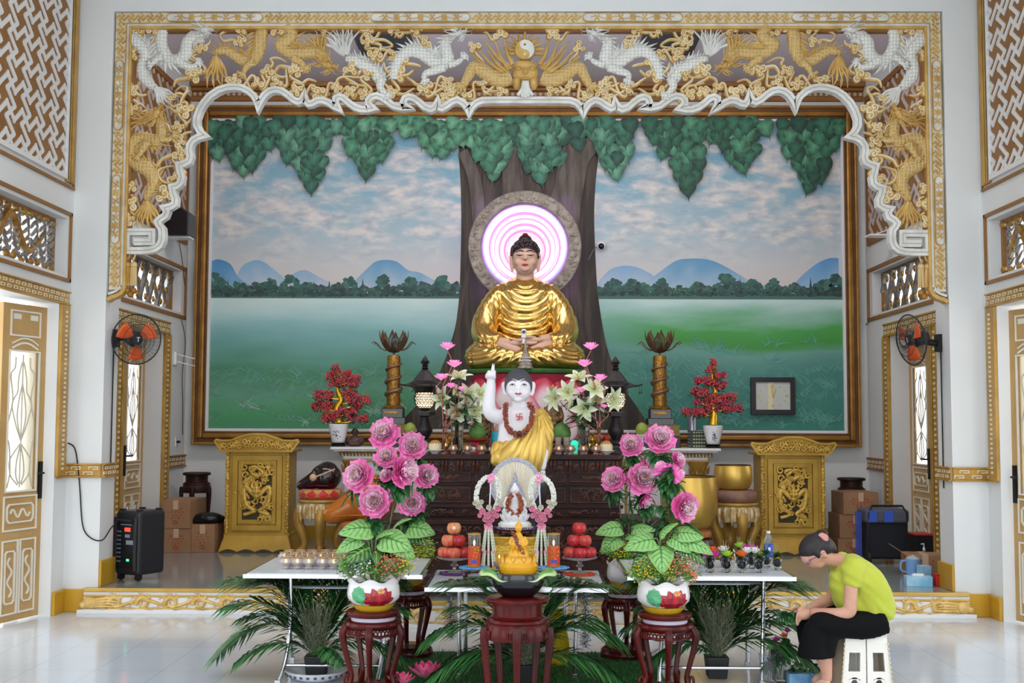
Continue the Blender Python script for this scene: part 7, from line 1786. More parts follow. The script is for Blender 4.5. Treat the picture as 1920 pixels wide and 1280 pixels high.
for p in bp:
 for q in range(9):g=rr.random(); m.col((150-50*g+30*rr.random(),76-26*g,48-14*g)); m.ball(p+V((rr.uniform(-1,1)*.016,rr.uniform(-.012,.012),rr.uniform(-1,1)*.014)),.0085,6,4)
t=thing('bead_necklace','thick brown bead necklace hanging round the white child statue\'s neck','beads',lp_o); m.build('beads',BEAD,t)
m=MB(); m.ball(U(974,812,-.165),(.02,.015,.022),8,6); m.build('pendant',M('dark_seed',(70,32,26),.4),t)
YFn=8.52; c=P(966,908,YFn); kf=S(YFn)
FN=thing('round_fan','oval cream woven fan with a silver sequin border behind the white seated figure','fan',(c.x,YFn,zt2)); cz=c.z-zt2
def oval(s):return[(46*kf*s*cos(a)*(1+.03*sin(a)),cz+48*kf*s*sin(a))for a in[2*pi*i/48 for i in range(48)]]
m=MB(); m.prism(oval(.98),-.006,.006); m.build('woven_face',M('fan_weave',(232,224,206),.7,col2=(216,206,186),scale=60,stretch=(1,1,.1),bump=.4,bscale=90),FN,smooth=0)
m=MB()
for i in range(44):a=2*pi*i/44; m.tube([(3*kf*cos(a),-.008,cz-8*kf+3*kf*sin(a)),(43*kf*cos(a),-.008,cz+45*kf*sin(a))],.0011,4)
m.build('ribs',M('fan_rib',(206,196,172),.6),FN)
SEQ=M('silver_sequins',(192,194,210),.35,.6,col2=(150,152,172),scale=120,bump=.8,bscale=120)
m=MB(); m.ribbon(oval(.96),7*kf,-.011,.009,closed=True); m.build('sequin_border',SEQ,FN,smooth=0)
m=MB(); g=[(0,26),(3,14),(5,6),(10,-2),(14,-12),(18,-24),(18,-34),(-18,-34),(-18,-24),(-14,-12),(-10,-2),(-5,6),(-3,14)]; m.prism([(x*kf,cz+y*kf)for x,y in g],-.012,-.004); m.build('tower_motif',SEQ,FN,smooth=0)
m=MB(); m.tube([(0,.012,0),(0,.012,cz-40*kf)],.008,8); m.lathe([(0,0),(.07,0),(.07,.015),(.012,.02),(.012,.03)],20); m.build('stick',WHS,FN)
YB2=8.32; kb=S(YB2); x0=X_(966,1040,YB2)
bxh=P(966,1006,YB2).z-zt2
GB=thing('sequin_box','gold sequin covered box at the middle of the offering table','box',(x0,YB2,zt2)); m=MB(); m.box((0,.1,bxh/2),(86*kb,.22,bxh)); m.build('body',M('gold_sequins',(196,150,46),.25,.85,col2=(236,200,96),scale=110,bump=.9,bscale=90),GB,smooth=0,bevel=.004)
m=MB()
for r in range(5):
 for q in range(40):m.ball((-43*kb+86*kb*q/39,-.012,bxh-.012-.011*r),.0045,5,4)
m.build('sequin_rows',MATS['gold_sequins'],GB)
WS=thing('small_carved_stand','small dark carved stand with curled feet on the gold sequin box','stand',(x0,YB2+.1,zt2+bxh)); m=MB(); sh=P(966,990,YB2+.1).z-zt2-bxh; m.lathe([(0,sh),(33*kb,sh),(34*kb,sh-.008),(30*kb,sh-.016),(31*kb,sh-.026),(0,sh-.026)],32); m.build('top',WOODM,WS)
for q in range(5):m=MB(); a=2*pi*q/5-pi/2; m.tube(spline([(28*kb*cos(a),28*kb*sin(a),sh-.02),(34*kb*cos(a),34*kb*sin(a),sh*.5),(28*kb*cos(a),28*kb*sin(a),.012),(32*kb*cos(a),32*kb*sin(a),.010)],4),[.013]*12+[.009],8); m.build('leg',WOODM,WS)
def mat(name,label,loc,r,c1,c2,n=26):
 t=thing(name,label,'mat',loc); m=MB(); m.lathe([(0,.001),(r*.94,.001),(r*.96,.006),(0,.007)],32); m.build('base',M('mat_base_%d'%c2[0],c2,.5),t); rr=random.Random(int(loc[0]*100))
 m=MB();
 for ring_ in range(5):
  q=r*(.2+.2*ring_); nn=int(10+n*ring_/2.2)
  for i in range(nn):a=2*pi*i/nn; w=1+.05*cos(9*a)*(ring_==4); m.col(c1 if ring_%2==0 else c2); m.ball((q*w*cos(a),q*w*sin(a),.009),.0058,5,4)
 m.build('beadwork',BEAD,t); return t
mat('beaded_mat','dark blue beaded mat with a cream middle on the small carved stand',(x0,YB2+.1,zt2+bxh+sh),39*kb,(40,48,140),(222,204,160))
zS=zt2+bxh+sh+.014; kw=S(YB2+.1); hS=P(966,905,YB2+.1).z-zS
JADE=M('white_jade',(238,238,240),.22,sss=.2,coat=.3)
WJ=thing('white_seated_figure','small white stone figure seated on a lotus base before the oval fan','statue',(x0-.005,YB2+.1,zS)); m=MB(); q=hS/84
m.lathe([(0,0),(30*q,0),(31*q,5*q),(26*q,10*q),(0,10*q)],32,rf=lambda a,u,z:1+.05*cos(10*a)); m.build('lotus_base',JADE,WJ)
for row,(n,r,z,ln)in enumerate(((12,20,9,16),(11,17,17,15))):
 m=MB()
 for i in range(n):a=2*pi*(i+.5*row)/n; petal(m,V((r*q*cos(a),r*q*sin(a),z*q)),(cos(a),sin(a),.55),ln*q,6*q,.8,(238,238,240),(244,244,246),cup=.5)
 m.usecol=False; m.build('petal_row',JADE,WJ,solid=.004)
m=MB(); m.lathe([(0,8*q),(22*q,8*q),(26*q,22*q),(22*q,27*q),(0,28*q)],24); m.ball((0,0,31*q),(25*q,17*q,8*q),18,8); m.tube([(0,0,28*q),(0,0,45*q),(0,0,56*q),(0,0,62*q)],[15*q,13*q,14*q,6*q],16,sq=.75,up=(0,1,0)); m.ball((0,0,71*q),(7.5*q,8*q,9.5*q),16,11); m.ball((0,0,81*q),(3.6*q,3.6*q,3.6*q),8,6); m.ball((0,-8*q,70*q),(1.5*q,1.5*q,2*q),6,5)
for s in(-1,1):m.tube(spline([(s*13*q,0,56*q),(s*19*q,-2*q,44*q),(s*14*q,-10*q,36*q),(s*2*q,-15*q,35*q)],4),4.4*q,8); m.ball((s*7.5*q,0,70*q),(1.6*q,2.4*q,4*q),6,5)
b=m.build('body',JADE,WJ); fuse(b,.0042,2)
bead_loop('bead_string','thick brown bead string looped round the white seated figure',[((13*cos(a))*q,(-15+5*sin(a))*q-.004,(43+20*sin(a))*q)for a in[R(118+304*i/34)for i in range(35)]],3.4*q,5,(x0-.005,YB2+.1,zS),4,c1=(178,92,48),c2=(128,60,34))
ROSE=MCOL('silk_rose',.6)
def garland(cx,flip,label):
 Yg=8.15; kg=S(Yg); o=P(cx,1062,Yg); t=thing('flower_garland',label,'garland',(o.x,Yg,zt2),0,'pink and white flower garlands'); W=lambda px,py,d=0:tuple(V(P(cx+flip*(px-915),py,Yg))-V((o.x,Yg,zt2))+V((0,d,0)))
 m=MB(); m.tube(spline([W(916,1072,.03),W(916,990,.03),W(921,893,.01)],4),.005,6); m.lathe([(0,0),(.05,0),(.05,.012),(0,.015)],16,(W(916,1072)[0],.03,0)); m.build('stand_wire',WHS,t)
 hoop=spline([W(902,955),W(893,935),W(897,912),W(908,898),W(920,893),W(931,900),W(936,918),W(934,938),W(928,955)],6)
 rr=random.Random(cx); m=MB()
 for off in(-.011,0,.011):
  for i,p in enumerate(hoop):
   for e in range(3):m.col((228,230,222)); m.ball(V(p)+V((off,rr.uniform(-.012,.012),rr.uniform(-.006,.006)+abs(off)*.2)),.0085,5,4)
 m.build('jasmine_hoop',ROSE,t)
 m=MB()
 for i in range(24):a=rr.uniform(0,6.28); r=rr.uniform(0,.024); m.col((244,166+rr.uniform(-20,20),196)); m.ball(V(W(921,897))+V((r*cos(a),-.012+rr.uniform(-.01,.01),r*sin(a)*1.3)),.011,6,4)
 m.build('pink_knot',ROSE,t)
 for i,(px,py,r,pk)in enumerate(((897,948,7,0),(905,957,8,1),(914,965,9,1),(924,960,9,1),(934,952,8,1),(940,944,6,0),(903,940,6,0),(936,938,6,0),(910,972,7,1),(922,972,8,1),(917,950,7,0),(891,942,6,0),(917,981,8,1),(900,965,6,1),(932,965,7,1))):
  f=MB(); c=V(W(px,py,-.02-.008*(i%3)))
  for ly,(n,tl,ln)in enumerate(((9,.15,1.05),(8,.6,.9),(6,1.3,.75),(4,3.5,.6))):
   for e in range(n):
    a=2*pi*(e+.5*ly)/n; d=V((cos(a),-tl,sin(a))); c1=(250,186,208)if pk else(234,232,214); c2=(246,160,192)if pk else(246,236,232); petal(f,c,d,r*kg*ln,r*kg*.40,.9,c2,c1,up=V((0,-1,0)),cup=.4,nseg=3)
  f.build('rose',ROSE,t)
 m=MB();
 for i in range(40):z=rr.random(); p=V(W(916,984+10*z)); a=rr.uniform(0,6.28); m.col((246,170,198)); m.ball(p+V((.02*cos(a)*(1.3-z*.4),.02*sin(a),0)),.009,5,4)
 m.build('pink_collar',ROSE,t)
 m=MB()
 for s in range(8):
  a=2*pi*s/8; r0,r1,r2=.022,.045,.052; prev=None
  for i in range(25):
   u=i/24; r=r0+(r1-r0)*min(1,u*1.6)-(.012 if u>.62 else 0)+(.012*(u-.62)/.38 if u>.62 else 0); p=V(W(916,993+66*u)); m.col((246,190,206)if abs(u-.6)<.03 or u>.96 else(224,230,212)if i%2 else(206,216,186)); m.ball(p+V((r*cos(a),r*sin(a),0)),.0085,5,4)
 m.build('jasmine_tassel',ROSE,t)
garland(915,1,'pink and white flower garland hung on a hoop beside the stickered pale apple'); garland(1016,-1,'pink and white flower garland hung on a hoop beside the all red apples')
def pillar(px,label,lab2,lab3):
 Yc=8.02; o=P(px,1076,Yc); st_h=P(px,1066,Yc).z-zt2; st_h=max(.05,st_h)
 s=thing('small_carved_stand',lab2,'stand',(o.x,Yc,zt2)); m=MB(); m.lathe([(0,st_h),(.085,st_h),(.088,st_h-.01),(.08,st_h-.02),(0,st_h-.02)],28); m.build('top',WOODM,s)
 for q in range(4):m=MB(); a=pi/4+pi/2*q; m.tube(spline([(.07*cos(a),.07*sin(a),st_h-.015),(.09*cos(a),.09*sin(a),st_h*.55),(.07*cos(a),.07*sin(a),.01)],4),.012,8); m.build('leg',WOODM,s)
 mat('beaded_mat',lab3,(o.x,Yc,zt2+st_h),.098,(88,160,220),(120,180,226))
 c=thing('glass_pillar_candle',label,'candle',(o.x,Yc,zt2+st_h+.014),0,'red glass pillar candles'); h=P(px,1000,Yc).z-(zt2+st_h+.014); r=11.5*S(Yc)
 m=MB(); m.lathe([(0,0),(r,0),(r,h),(r*.94,h),(r*.94,.008),(0,.008)],28); m.build('glass',GLASS,c)
 m=MB(); m.lathe([(0,.006),(r*1.006,.006),(r*1.006,h*.62),(r*.9,h*.62),(0,h*.60)],24); m.build('wax',M('candle_red_wax',(232,76,40),.4),c)
 m=MB()
 for a,b in((-.012,.0),(.97,1.0)):m.lathe([(r*1.0,h*max(0,a)),(r*1.05,h*max(0,a)+.002),(r*1.05,h*b+(.012 if b==0 else.003)),(r*1.0,h*b+(.012 if b==0 else.003))],28,cap=False)
 m.build('gilt_bands',GOLDP,c)
 m=MB(); rr=random.Random(px)
 for i in range(24):
  a=-pi/2+rr.uniform(-.9,.9); z=rr.uniform(.22,.58)*h; pts=[((r*1.025)*cos(a+.18*sin(q*2)),(r*1.025)*sin(a+.18*sin(q*2)),z+.006*cos(q*2.1)+.002*q)for q in range(4)]; m.tube(pts,.0022,4)
 m.build('gilt_lettering',GOLDT,c); m=MB(); a=-pi/2; m.lathe([(r*1.022,.028),(r*1.024,.05)],10,a0=a-.5,a1=a+.5,cap=False); m.build('blue_seal',M('seal_blue',(60,90,180),.4),c)
 m=MB(); m.ball((0,0,h*.72),(.007,.007,.02),8,6); m.build('flame',FLAME,c)
pillar(889,'red pillar candle in tall gilt-banded glass beside the stickered pale apple','small dark stand under the pillar candle beside the stickered apple','light blue beaded mat under the pillar candle beside the stickered apple')
pillar(1038,'red pillar candle in tall gilt-banded glass beside the all red apples','small dark stand under the pillar candle beside the all red apples','light blue beaded mat under the pillar candle beside the all red apples')
APL=MCOL('apple_skin',.22)
def apple(loc,r,label,group,c1,c2,seed,sticker=False):
 t=thing('apple',label,'apple',loc,random.Random(seed).uniform(-.6,.6),group); m=MB()
 def fn(u,v):
  a=u*2*pi; th=pi*v; q=r*(sin(th)**.85)*(1+.03*cos(5*a)*(v>.8)); z=r*.93*cos(th)-.22*r*math.exp(-(v/.16)**2)+.16*r*math.exp(-((1-v)/.14)**2); return(q*cos(a),q*sin(a),z+r*.90)
 def cf(u,v):n=NZ.noise(V((cos(u*2*pi)*3+seed,sin(u*2*pi)*3,v*2))); k=max(0,min(1,.45+n*.9)); return tuple(a+(b-a)*k for a,b in zip(c1,c2))
 m.grid(fn,24,14,wrap=True,cf=cf); m.build('skin',APL,t,smooth=80); m=MB(); m.tube([(0,0,1.6*r),(.004,.0,1.95*r)],.0025,5); m.build('stem',M('apple_stem',(70,50,34),.7),t)
 if sticker:m=MB(YF); m.lathe([(0,.0),(.012,.0)],14,(0,r*1.0,r*1.0),cap=False); m.v=[(x,-r*.99,z)for x,y,z in m.v]; m.build('sticker',PORC,t)
 return t
def fruit_bowl(px,side,lab,red):
 Yb=8.36; o=P(px,1074,Yb); kq=S(Yb); hb=P(px,1046,Yb).z-zt2-.014; R_=31*kq
 mat('beaded_mat','blue and orange beaded mat under the glass bowl with the stickered apple' if red==0 else 'orange beaded mat under the glass bowl of all red apples',(o.x,Yb,zt2),27*kq,(44,60,150)if red==0 else(222,70,36),(216,92,44))
 t=thing('glass_cake_stand',lab,'bowl',(o.x,Yb,zt2+.014)); m=MB(); m.lathe([(0,0),(.055,0),(.05,.008),(.015,.018),(.012,.035),(.03,.05),(.012,.065),(.02,hb*.82),(R_*.7,hb*.9),(R_,hb),(R_*1.02,hb+.012),(R_*.96,hb+.008),(R_*.6,hb*.93),(0,hb*.9)],36,rf=lambda a,u,z:1+.03*cos(18*a)*(z>hb*.95)); m.build('glass',M('pressed_glass',(246,240,244),.08,trans=.75,ior=1.25),t)
 r=13.4*kq; zb0=zt2+.014+hb-.004; rr=random.Random(px); names={0:[(-1.35,.45),(-.22,.5),(.9,.45),(-.85,-.45),(.35,-.5),(1.45,-.3)],1:[(-.78,-.1),(.35,-.35),(-.2,.7),(1.0,.35)]}
 names={0:[(-1.3,-.45),(-.02,-1.1),(1.28,-.42),(-.85,.8),(.8,.85)],1:[(-.8,-.42),(.62,-.62),(.05,.62)],2:[(-.08,-.1)]}
 wd=['front row','second row','topmost']; sd=['beside the peonies','in the middle','beside the pillar candle','behind','behind']
 if px>985:sd=['beside the pillar candle','in the middle','beside the peonies','behind','behind']
 for lv in(0,1,2):
  for i,(ax,ay)in enumerate(names[lv]):
   tone=((196,44,48),(156,30,40))if rr.random()<.55 else((206,66,56),(224,150,96));
   if lv==2 and red==0:tone=((232,176,110),(214,110,74))
   if red:tone=((200,48,50),(168,34,44))if rr.random()<.7 else((208,84,66),(176,44,48))
   bowl='all red apples' if red else 'stickered apple pile'
   l=('bottom layer apple %s'%sd[i]if lv==0 and i<3 else 'bottom layer apple at the back' if lv==0 else 'middle layer apple %s'%(['beside the peonies','beside the candle','at the back'][i]if not red else['beside the candle','beside the peonies','at the back'][i])if lv==1 else('pale stickered apple on top' if red==0 else 'topmost red apple'))+(' of the pile with the pale sticker' if red==0 and lv<2 else ' of the all red pile' if lv<2 else ' of its glass bowl')
   if lv==0 and i==4:l=l.replace('at the back','at the back towards the %s'%('candle' if not red else 'peonies'))
   if lv==0 and i==3:l=l.replace('at the back','at the back towards the %s'%('peonies' if not red else 'candle'))
   apple((o.x+ax*r*1.02,Yb+ay*r*1.02,zb0+lv*r*1.66),r,l,'apples piled on glass bowls',tone[0],tone[1],px+lv*10+i,lv==2 and red==0)
fruit_bowl(852,-1,'pressed glass footed bowl under the pile with the stickered apple',0); fruit_bowl(1087,1,'pressed glass footed bowl under the all red apple pile',1)
for px,lab in((936,'crystal lotus candle holder before the gold box, beside the stickered apple side garland'),(999,'crystal lotus candle holder before the gold box, on the red apple side')):
 Yc=8.1; o=P(px,1062,Yc); t=thing('crystal_candle_holder',lab,'candle holder',(o.x,Yc,zt2)); m=MB(); m.lathe([(0,0),(.03,0),(.025,.01),(.01,.02),(.008,.06),(.03,.075),(0,.075)],10); m.build('stem',GLASS,t,smooth=20); h0=.07
 m=MB()
 for q in range(10):a=2*pi*q/10; petal(m,V((.012*cos(a),.012*sin(a),h0)),(cos(a),sin(a),.8),.05,.014,.7,(255,255,255),(255,255,255),cup=.4)
 m.usecol=False; m.build('crystal_petals',GLASSP,t,solid=.004); m=MB(); m.tube([(0,0,h0),(0,0,h0+.07)],.009,8); m.build('candle',M('yellow_candle',(226,176,60),.5),t); m=MB(); m.ball((0,0,h0+.085),(.005,.005,.012),6,5); m.build('flame',FLAME,t)
proto=None; rr=random.Random(12); CRY=M('cut_crystal',(255,246,246),.12,trans=.62,ior=1.25)
n=0
for r in range(4):
 for c in range(6):
  px=536+c*21.5+(r%2)*9-r*1.0+(4 if c>2 else 0); Yq=7.93+r*.155; x=X_(px,1060,Yq)
  lab='cut crystal candle cup, %s from the open table end in the %s row'%(('first','second','third','fourth','fifth','last')[c],('front','second','third','back')[r])
  if proto is None:proto=cup((x,Yq,zt1),lab,'crystal candle cups in rows on the table',1.05,CRY,GOLDP,10); proto.scale=(1.02,1.02,.9)
  else:dup(proto,(x,Yq,zt1),label=lab)
CHR=MCOL('chrysanthemum',.55); CUPG=M('clear_cup',(250,252,255),.03,trans=1,ior=1.18)
def chrys(px,py,cols,label,leaf=False,Yq=7.95):
 o=P(px,1066,Yq); t=thing('chrysanthemum_cup',label,'flower cup',(X_(px,1060,Yq),Yq,zt1),0,'flower cups on the table'); kq=S(Yq); H=.095
 m=MB(); m.lathe([(.018,0),(.026,.005),(.03,.02),(.024,.03),(.036,.06),(.034,.075),(.042,H),(.038,H),(.03,.07),(.02,.02),(0,.015)],8); m.build('cup',CUPG,t,smooth=15)
 g=MB(); g.lathe([(0,.02),(.017,.025),(.027,.05),(.024,.07),(0,.08)],12); g.build('dark_foliage_ball',M('wet_foliage',(24,38,34),.3),t)
 rr=random.Random(px); f=MB(); top=P(px,py,Yq).z-zt1
 for i,cc in enumerate(cols):
  c=V(((i-(len(cols)-1)/2)*.045+rr.uniform(-.006,.006),-.01,max(H+.005,top-.035)))
  for ly,(n_,tl,ln)in enumerate(((14,.35,1.0),(12,.9,.95),(9,1.9,.8))):
   for q in range(n_):a=2*pi*(q+.5*ly)/n_+rr.uniform(-.1,.1); g_=rr.uniform(.85,1.1); petal(f,c,(cos(a),sin(a),tl),.052*ln,.009,.6,tuple(min(255,u*g_)for u in cc),tuple(min(255,u*1.05)for u in cc),cup=.4,nseg=3)
 if cols:f.build('bloom',CHR,t)
 l=MB()
 for q in range(12 if leaf or not cols else 5):a=rr.uniform(0,6.28); dusty_leaf(l,V((0,0,H)),(cos(a),sin(a),rr.uniform(.2,1.6)),.05,q)
 for q in range(3):l.col((140,150,120)); a=rr.uniform(-.4,.4); l.tube([(0,0,H),(.02*a,.0,H+.05),(.05*a,0,H+.085)],.0016,4)
 l.build('leaves',LEAFC,t)
MG,LM,OR,WT=(208,40,160),(168,214,50),(240,104,30),(244,244,240)
for px,py,cols,lab,lf,Yq in((1331,1042,[MG,MG],'flower cup with two magenta chrysanthemums in the front row',0,7.86),(1362,1044,[LM],'flower cup with a lime green chrysanthemum, front row beside the orange one',0,7.86),(1391,1042,[OR],'flower cup with a single orange chrysanthemum, front row',0,7.86),(1423,1060,[],'flower cup with only dark leaves between the orange bloom and the bottle side',1,7.86),(1457,1055,[],'flower cup with thin green sprigs at the table corner',1,7.98),(1312,1026,[MG],'flower cup with one magenta bloom beside the peony pot',0,8.3),(1328,1030,[WT,OR],'flower cup with white and orange blooms behind the magenta pair',0,8.1),(1358,1030,[WT],'flower cup with a white bloom behind the lime green one',0,8.15),(1386,1022,[LM],'flower cup with a lime green bloom in the back row',0,8.4),(1404,1026,[MG,MG],'flower cup with magenta blooms in the back row behind the white',0,8.25),(1409,1034,[WT,WT],'flower cup with two white blooms behind the leaves-only cup',0,8.08),(1437,1050,[],'leafy flower cup just in front of the water bottle',1,8.1)):chrys(px,py,cols,lab,lf,Yq)
o=X_(1441,1040,8.35); t=thing('water_bottle','clear plastic water bottle with a blue label on the flower cup table','bottle',(o,8.35,zt1)); hB=P(1441,995,8.35).z-zt1
m=MB(); q=hB/.2; m.lathe([(0,0),(.03,0),(.032,.01),(.03,.05*q),(.032,.13*q),(.026,.155*q),(.013,.18*q),(.013,.188*q)],20); m.build('bottle',M('clear_pet',(236,242,246),.06,trans=.9,ior=1.25),t); m=MB(); m.lathe([(.0325,.055*q),(.0332,.12*q)],20,cap=False); lb=m.build('label',M('label_blue',(30,80,190),.4),t); m=MB(); m.lathe([(.014,.186*q),(.015,.2*q),(0,.201*q)],14); m.build('cap',PORC,t)
m=MB(); m.box((0,-.0335,.09*q),(.016,.002,.03)); m.build('label_mark',PORC,lb,smooth=0)
YCB=13.35
GCAB=M('gilded_cabinet',(196,156,60),.42,.25,col2=(176,136,48),scale=5); GCB2=M('gilded_relief',(222,182,84),.36,.3,col2=(184,142,58),scale=22)
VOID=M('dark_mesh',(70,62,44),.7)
def cabinet(px,label):
 k=S(YCB); o=P(px,900,YCB); t=thing('altar_cabinet',label,'cabinet',(o.x,YCB,ZS),0,'gilded altar cabinets'); Z=lambda py:P(px,py,YCB).z-ZS
 h0,h1,h2=Z(1003 if px<900 else 1009),Z(845 if px<900 else 851),Z(813 if px<900 else 819); w=58*k
 m=MB(); m.taper((0,.22,0),(2*w+.14,.6),(2*w+.02,.5),h0); b=m.build('base',GCAB,t,smooth=0,bevel=.01)
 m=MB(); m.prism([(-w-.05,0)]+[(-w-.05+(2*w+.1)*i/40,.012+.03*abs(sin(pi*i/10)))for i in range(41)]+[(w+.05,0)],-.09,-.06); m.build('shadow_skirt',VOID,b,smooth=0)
 m=MB(); m.box2((-w+.0,0,h0),(w,.46,h1)); m.box2((-w-.02,-.02,h0-.02),(w+.02,.48,h0+.02)); m.build('carcass',GCAB,t,smooth=0,bevel=.006)
 for s in(-1,1):
  m=MB(); m.tube([(s*(w-.012),-.012,h0+.02+(h1-h0-.02)*i/60)for i in range(61)],[.022+.003*sin(i*2.1)for i in range(61)],8); [m.ball((s*(w-.012)+.016*sin(i*1.7),-.03,h0+.05+i*.036),(.012,.01,.018),6,4)for i in range(int((h1-h0)/.036)-1)]; m.build('corner_post',GCB2,t)
 dw,z0,z1=w-.07,h0+.05,h1-.05
 m=MB(); m.ribbon([(-dw+.03,z0+.03),(dw-.03,z0+.03),(dw-.03,z1-.03),(-dw+.03,z1-.03)],.06,-.03,.01,closed=True); m.ribbon([(-dw+.09,z0+.1),(dw-.09,z0+.1),(dw-.09,z1-.08),(-dw+.09,z1-.08)],.05,-.022,.01,closed=True); d=m.build('door',GCAB,t,smooth=0,bevel=.005)
 m=MB(); m.box2((-dw+.08,-.006,z0+.08),(dw-.08,.01,z1-.06)); m.build('mesh_panel',VOID,d,smooth=0)
 m=MB(YF); m.lathe([(.014,0),(.014,.03),(0,.034)],12,(-dw+.03,(z0+z1)/2,0)); m.build('door_knob',BRASS,d)
 m=MB(); cx,cz=0,(z0+z1)/2; a,h=dw-.10,(z1-z0)/2-.10; rr=random.Random(6)
 for s in(-1,1):
  bd=[(s*.05*a,cz-.1*h),(s*.75*a,cz+.2*h),(s*.7*a,cz-.35*h),(s*.2*a,cz-.62*h),(s*.8*a,cz-.75*h)]; sp=spline(bd,7); m.tube([(x,-.03,z)for x,z in sp],[.034-.016*i/len(sp)for i in range(len(sp))],8,sq=.8,up=(0,1,0))
  m.tube([(x,-.03,z)for x,z in spline([(s*.5*a,cz+.85*h),(s*.1*a,cz+.9*h),(-s*.35*a,cz+.7*h),(s*.1*a,cz+.55*h)],6)],.022,8,up=(0,1,0))
  for q in range(24):x,z=s*rr.uniform(.05,.95)*a,cz+rr.uniform(-.95,.95)*h; m.tube([(x+.04*(1-u*.75)*cos(u*7+q),-.022-.012*u,z+.045*(1-u*.75)*sin(u*7+q))for u in[e/10 for e in range(11)]],[.016-.0008*e for e in range(11)],6,up=(0,1,0))
  m.ball((s*.16*a,-.05,cz+.06*h),(.025,.03,.022),8,6); m.tube([(s*.1*a,-.05,cz+.14*h),(s*.3*a,-.06,cz+.26*h),(s*.22*a,-.05,cz+.4*h)],[.02,.016,.005],6)
 for x,z,rx,rz in((0,.05,.3,.17),(0,-.1,.24,.1),(0,.16,.2,.1)):m.ball((x,-.03,cz+z*h),(rx*a,.045,rz*h*1.2),12,8)
 for q in range(9):an=.2+q*.3; m.tube([(.75*a,-.03,cz+.82*h),(.75*a+.08*cos(an),-.03,cz+.82*h+.08*sin(an))],[.012,.003],5)
 m.build('dragon_carving',GCB2,d)
 cw=78*k; hh=h2-h1; out=[(-cw*.84,h1),(-cw,h1+hh*.55),(-cw*.97,h1+hh*.66),(-cw*.85,h1+hh*.60),(-cw*.62,h1+hh*.62),(-cw*.4,h1+hh*.82),(-cw*.18,h1+hh*.98),(0,h2)]; out=out+[(-x,z)for x,z in reversed(out[:-1])]
 m=MB(); m.ribbon(out,.022,-.09,-.03,closed=True); m.prism(out,-.06,-.035); m.box2((-cw*.86,-.08,h1-.012),(cw*.86,.5,h1+.012)); c=m.build('crest',GCAB,t,smooth=0)
 m=MB()
 for q in range(34):x=-cw*.88+q*cw*1.76/33; hz_=hh*(.35+.5*max(0,1-abs(x)/cw*1.35)); z=h1+.02+hz_*(.3+.4*(q%3)/2); m.tube([(x+.03*(1-u*.7)*cos(u*7+q),-.075-.01*u,z+.03*(1-u*.7)*sin(u*7+q))for u in[e/9 for e in range(10)]],[.012-.0006*e for e in range(10)],6,up=(0,1,0))
 m.build('crest_carving',GCB2,c)
cabinet(483,'gilded cabinet with a dragon carved door beside the cardboard boxes and black bag'); cabinet(1486,'gilded cabinet with a dragon carved door behind the seated woman')
WGLT=M('white_gilt_carving',(226,210,170),.45,.15,col2=(190,150,84),scale=16)
def gilt_stool(px,py0,py1,Y,w,label):
 k=S(Y); o=P(px,py0,Y); h=o.z-ZS; R_=w*k/2; t=thing('gilt_stool',label,'stool',(o.x,Y,ZS),0,'gilt lion-foot stools'); m=MB(); m.lathe([(0,h),(R_,h),(R_*1.02,h-.02),(R_*.97,h-.04),(0,h-.04)],36); m.build('top',GOLDP,t)
 m=MB(); m.lathe([(R_*.95,h-.04),(R_*.97,h-.09),(R_*.93,h-.2),(R_*.88,h-.21),(R_*.86,h-.05)],40,rf=lambda a,u,z:1+.03*cos(20*a),cap=False)
 for q in range(20):a=2*pi*q/20; m.tube([(R_*.97*cos(a),R_*.97*sin(a),h-.06),(R_*1.0*cos(a),R_*1.0*sin(a),h-.13),(R_*.95*cos(a),R_*.95*sin(a),h-.22-.02*cos(q*pi))],[.02,.026,.006],6)
 m.build('carved_apron',WGLT,t)
 for q in range(4):
  a=-pi/2+pi/2*q+.15; c,s=cos(a),sin(a); m=MB(); m.tube(spline([(R_*.86*c,R_*.86*s,h-.12),(R_*.98*c,R_*.98*s,h*.62),(R_*.72*c,R_*.72*s,h*.34),(R_*.70*c,R_*.70*s,.12),(R_*.86*c,R_*.86*s,.07)],5),[.07-.0022*i for i in range(21)],10)
  for e in range(3):b=a+(e-1)*.13; m.ball((R_*.90*cos(b),R_*.90*sin(b),.075),(.03,.03,.026),8,6)
  m.build('leg',GOLDP,t)
 m=MB(); m.lathe([(0,0),(R_*1.1,0),(R_*1.12,.02),(R_*1.02,.045),(0,.045)],36); m.build('foot_plate',GOLDP,t); return(o.x,Y,o.z)
FSH=M('dark_fish_lacquer',(38,18,22),.16,coat=.5,col2=(30,14,18),scale=3); FSO=M('orange_fish_lacquer',(200,116,38),.2,coat=.5,col2=(184,100,30),scale=2)
def wooden_fish(name,label,loc,R_,mat):
 t=thing(name,label,'drum',loc); m=MB()
 m.ball((R_*.12,0,R_*.80),(R_*.98,R_*.85,R_*.86),28,18); m.ball((R_*.2,0,R_*1.1),(R_*.7,R_*.6,R_*.66),22,14); m.tube(spline([(-R_*.3,0,R_*.75),(-R_*.9,0,R_*.45),(-R_*1.45,0,R_*.2),(-R_*1.62,0,R_*.10)],5),[R_*(.62-.029*i)for i in range(16)],18,sq=1.1); b=m.build('body',mat,t); fuse(b,R_*.05,6)
 m=MB()
 for s in(-1,1):
  for q in range(6):m.ball((-R_*(1.0+.1*q),s*R_*(.36-.04*q)*1.0-.0,R_*(.62-.07*q)),(R_*.07,R_*.06,R_*.07),6,5)
 m.tube(spline([(-R_*1.66,-R_*.12,R_*.12),(-R_*1.1,-R_*.5,R_*.22),(-R_*.4,-R_*.86,R_*.3),(R_*.4,-R_*.9,R_*.3)],5),R_*.028,6); m.build('carved_scales',mat,t); return t
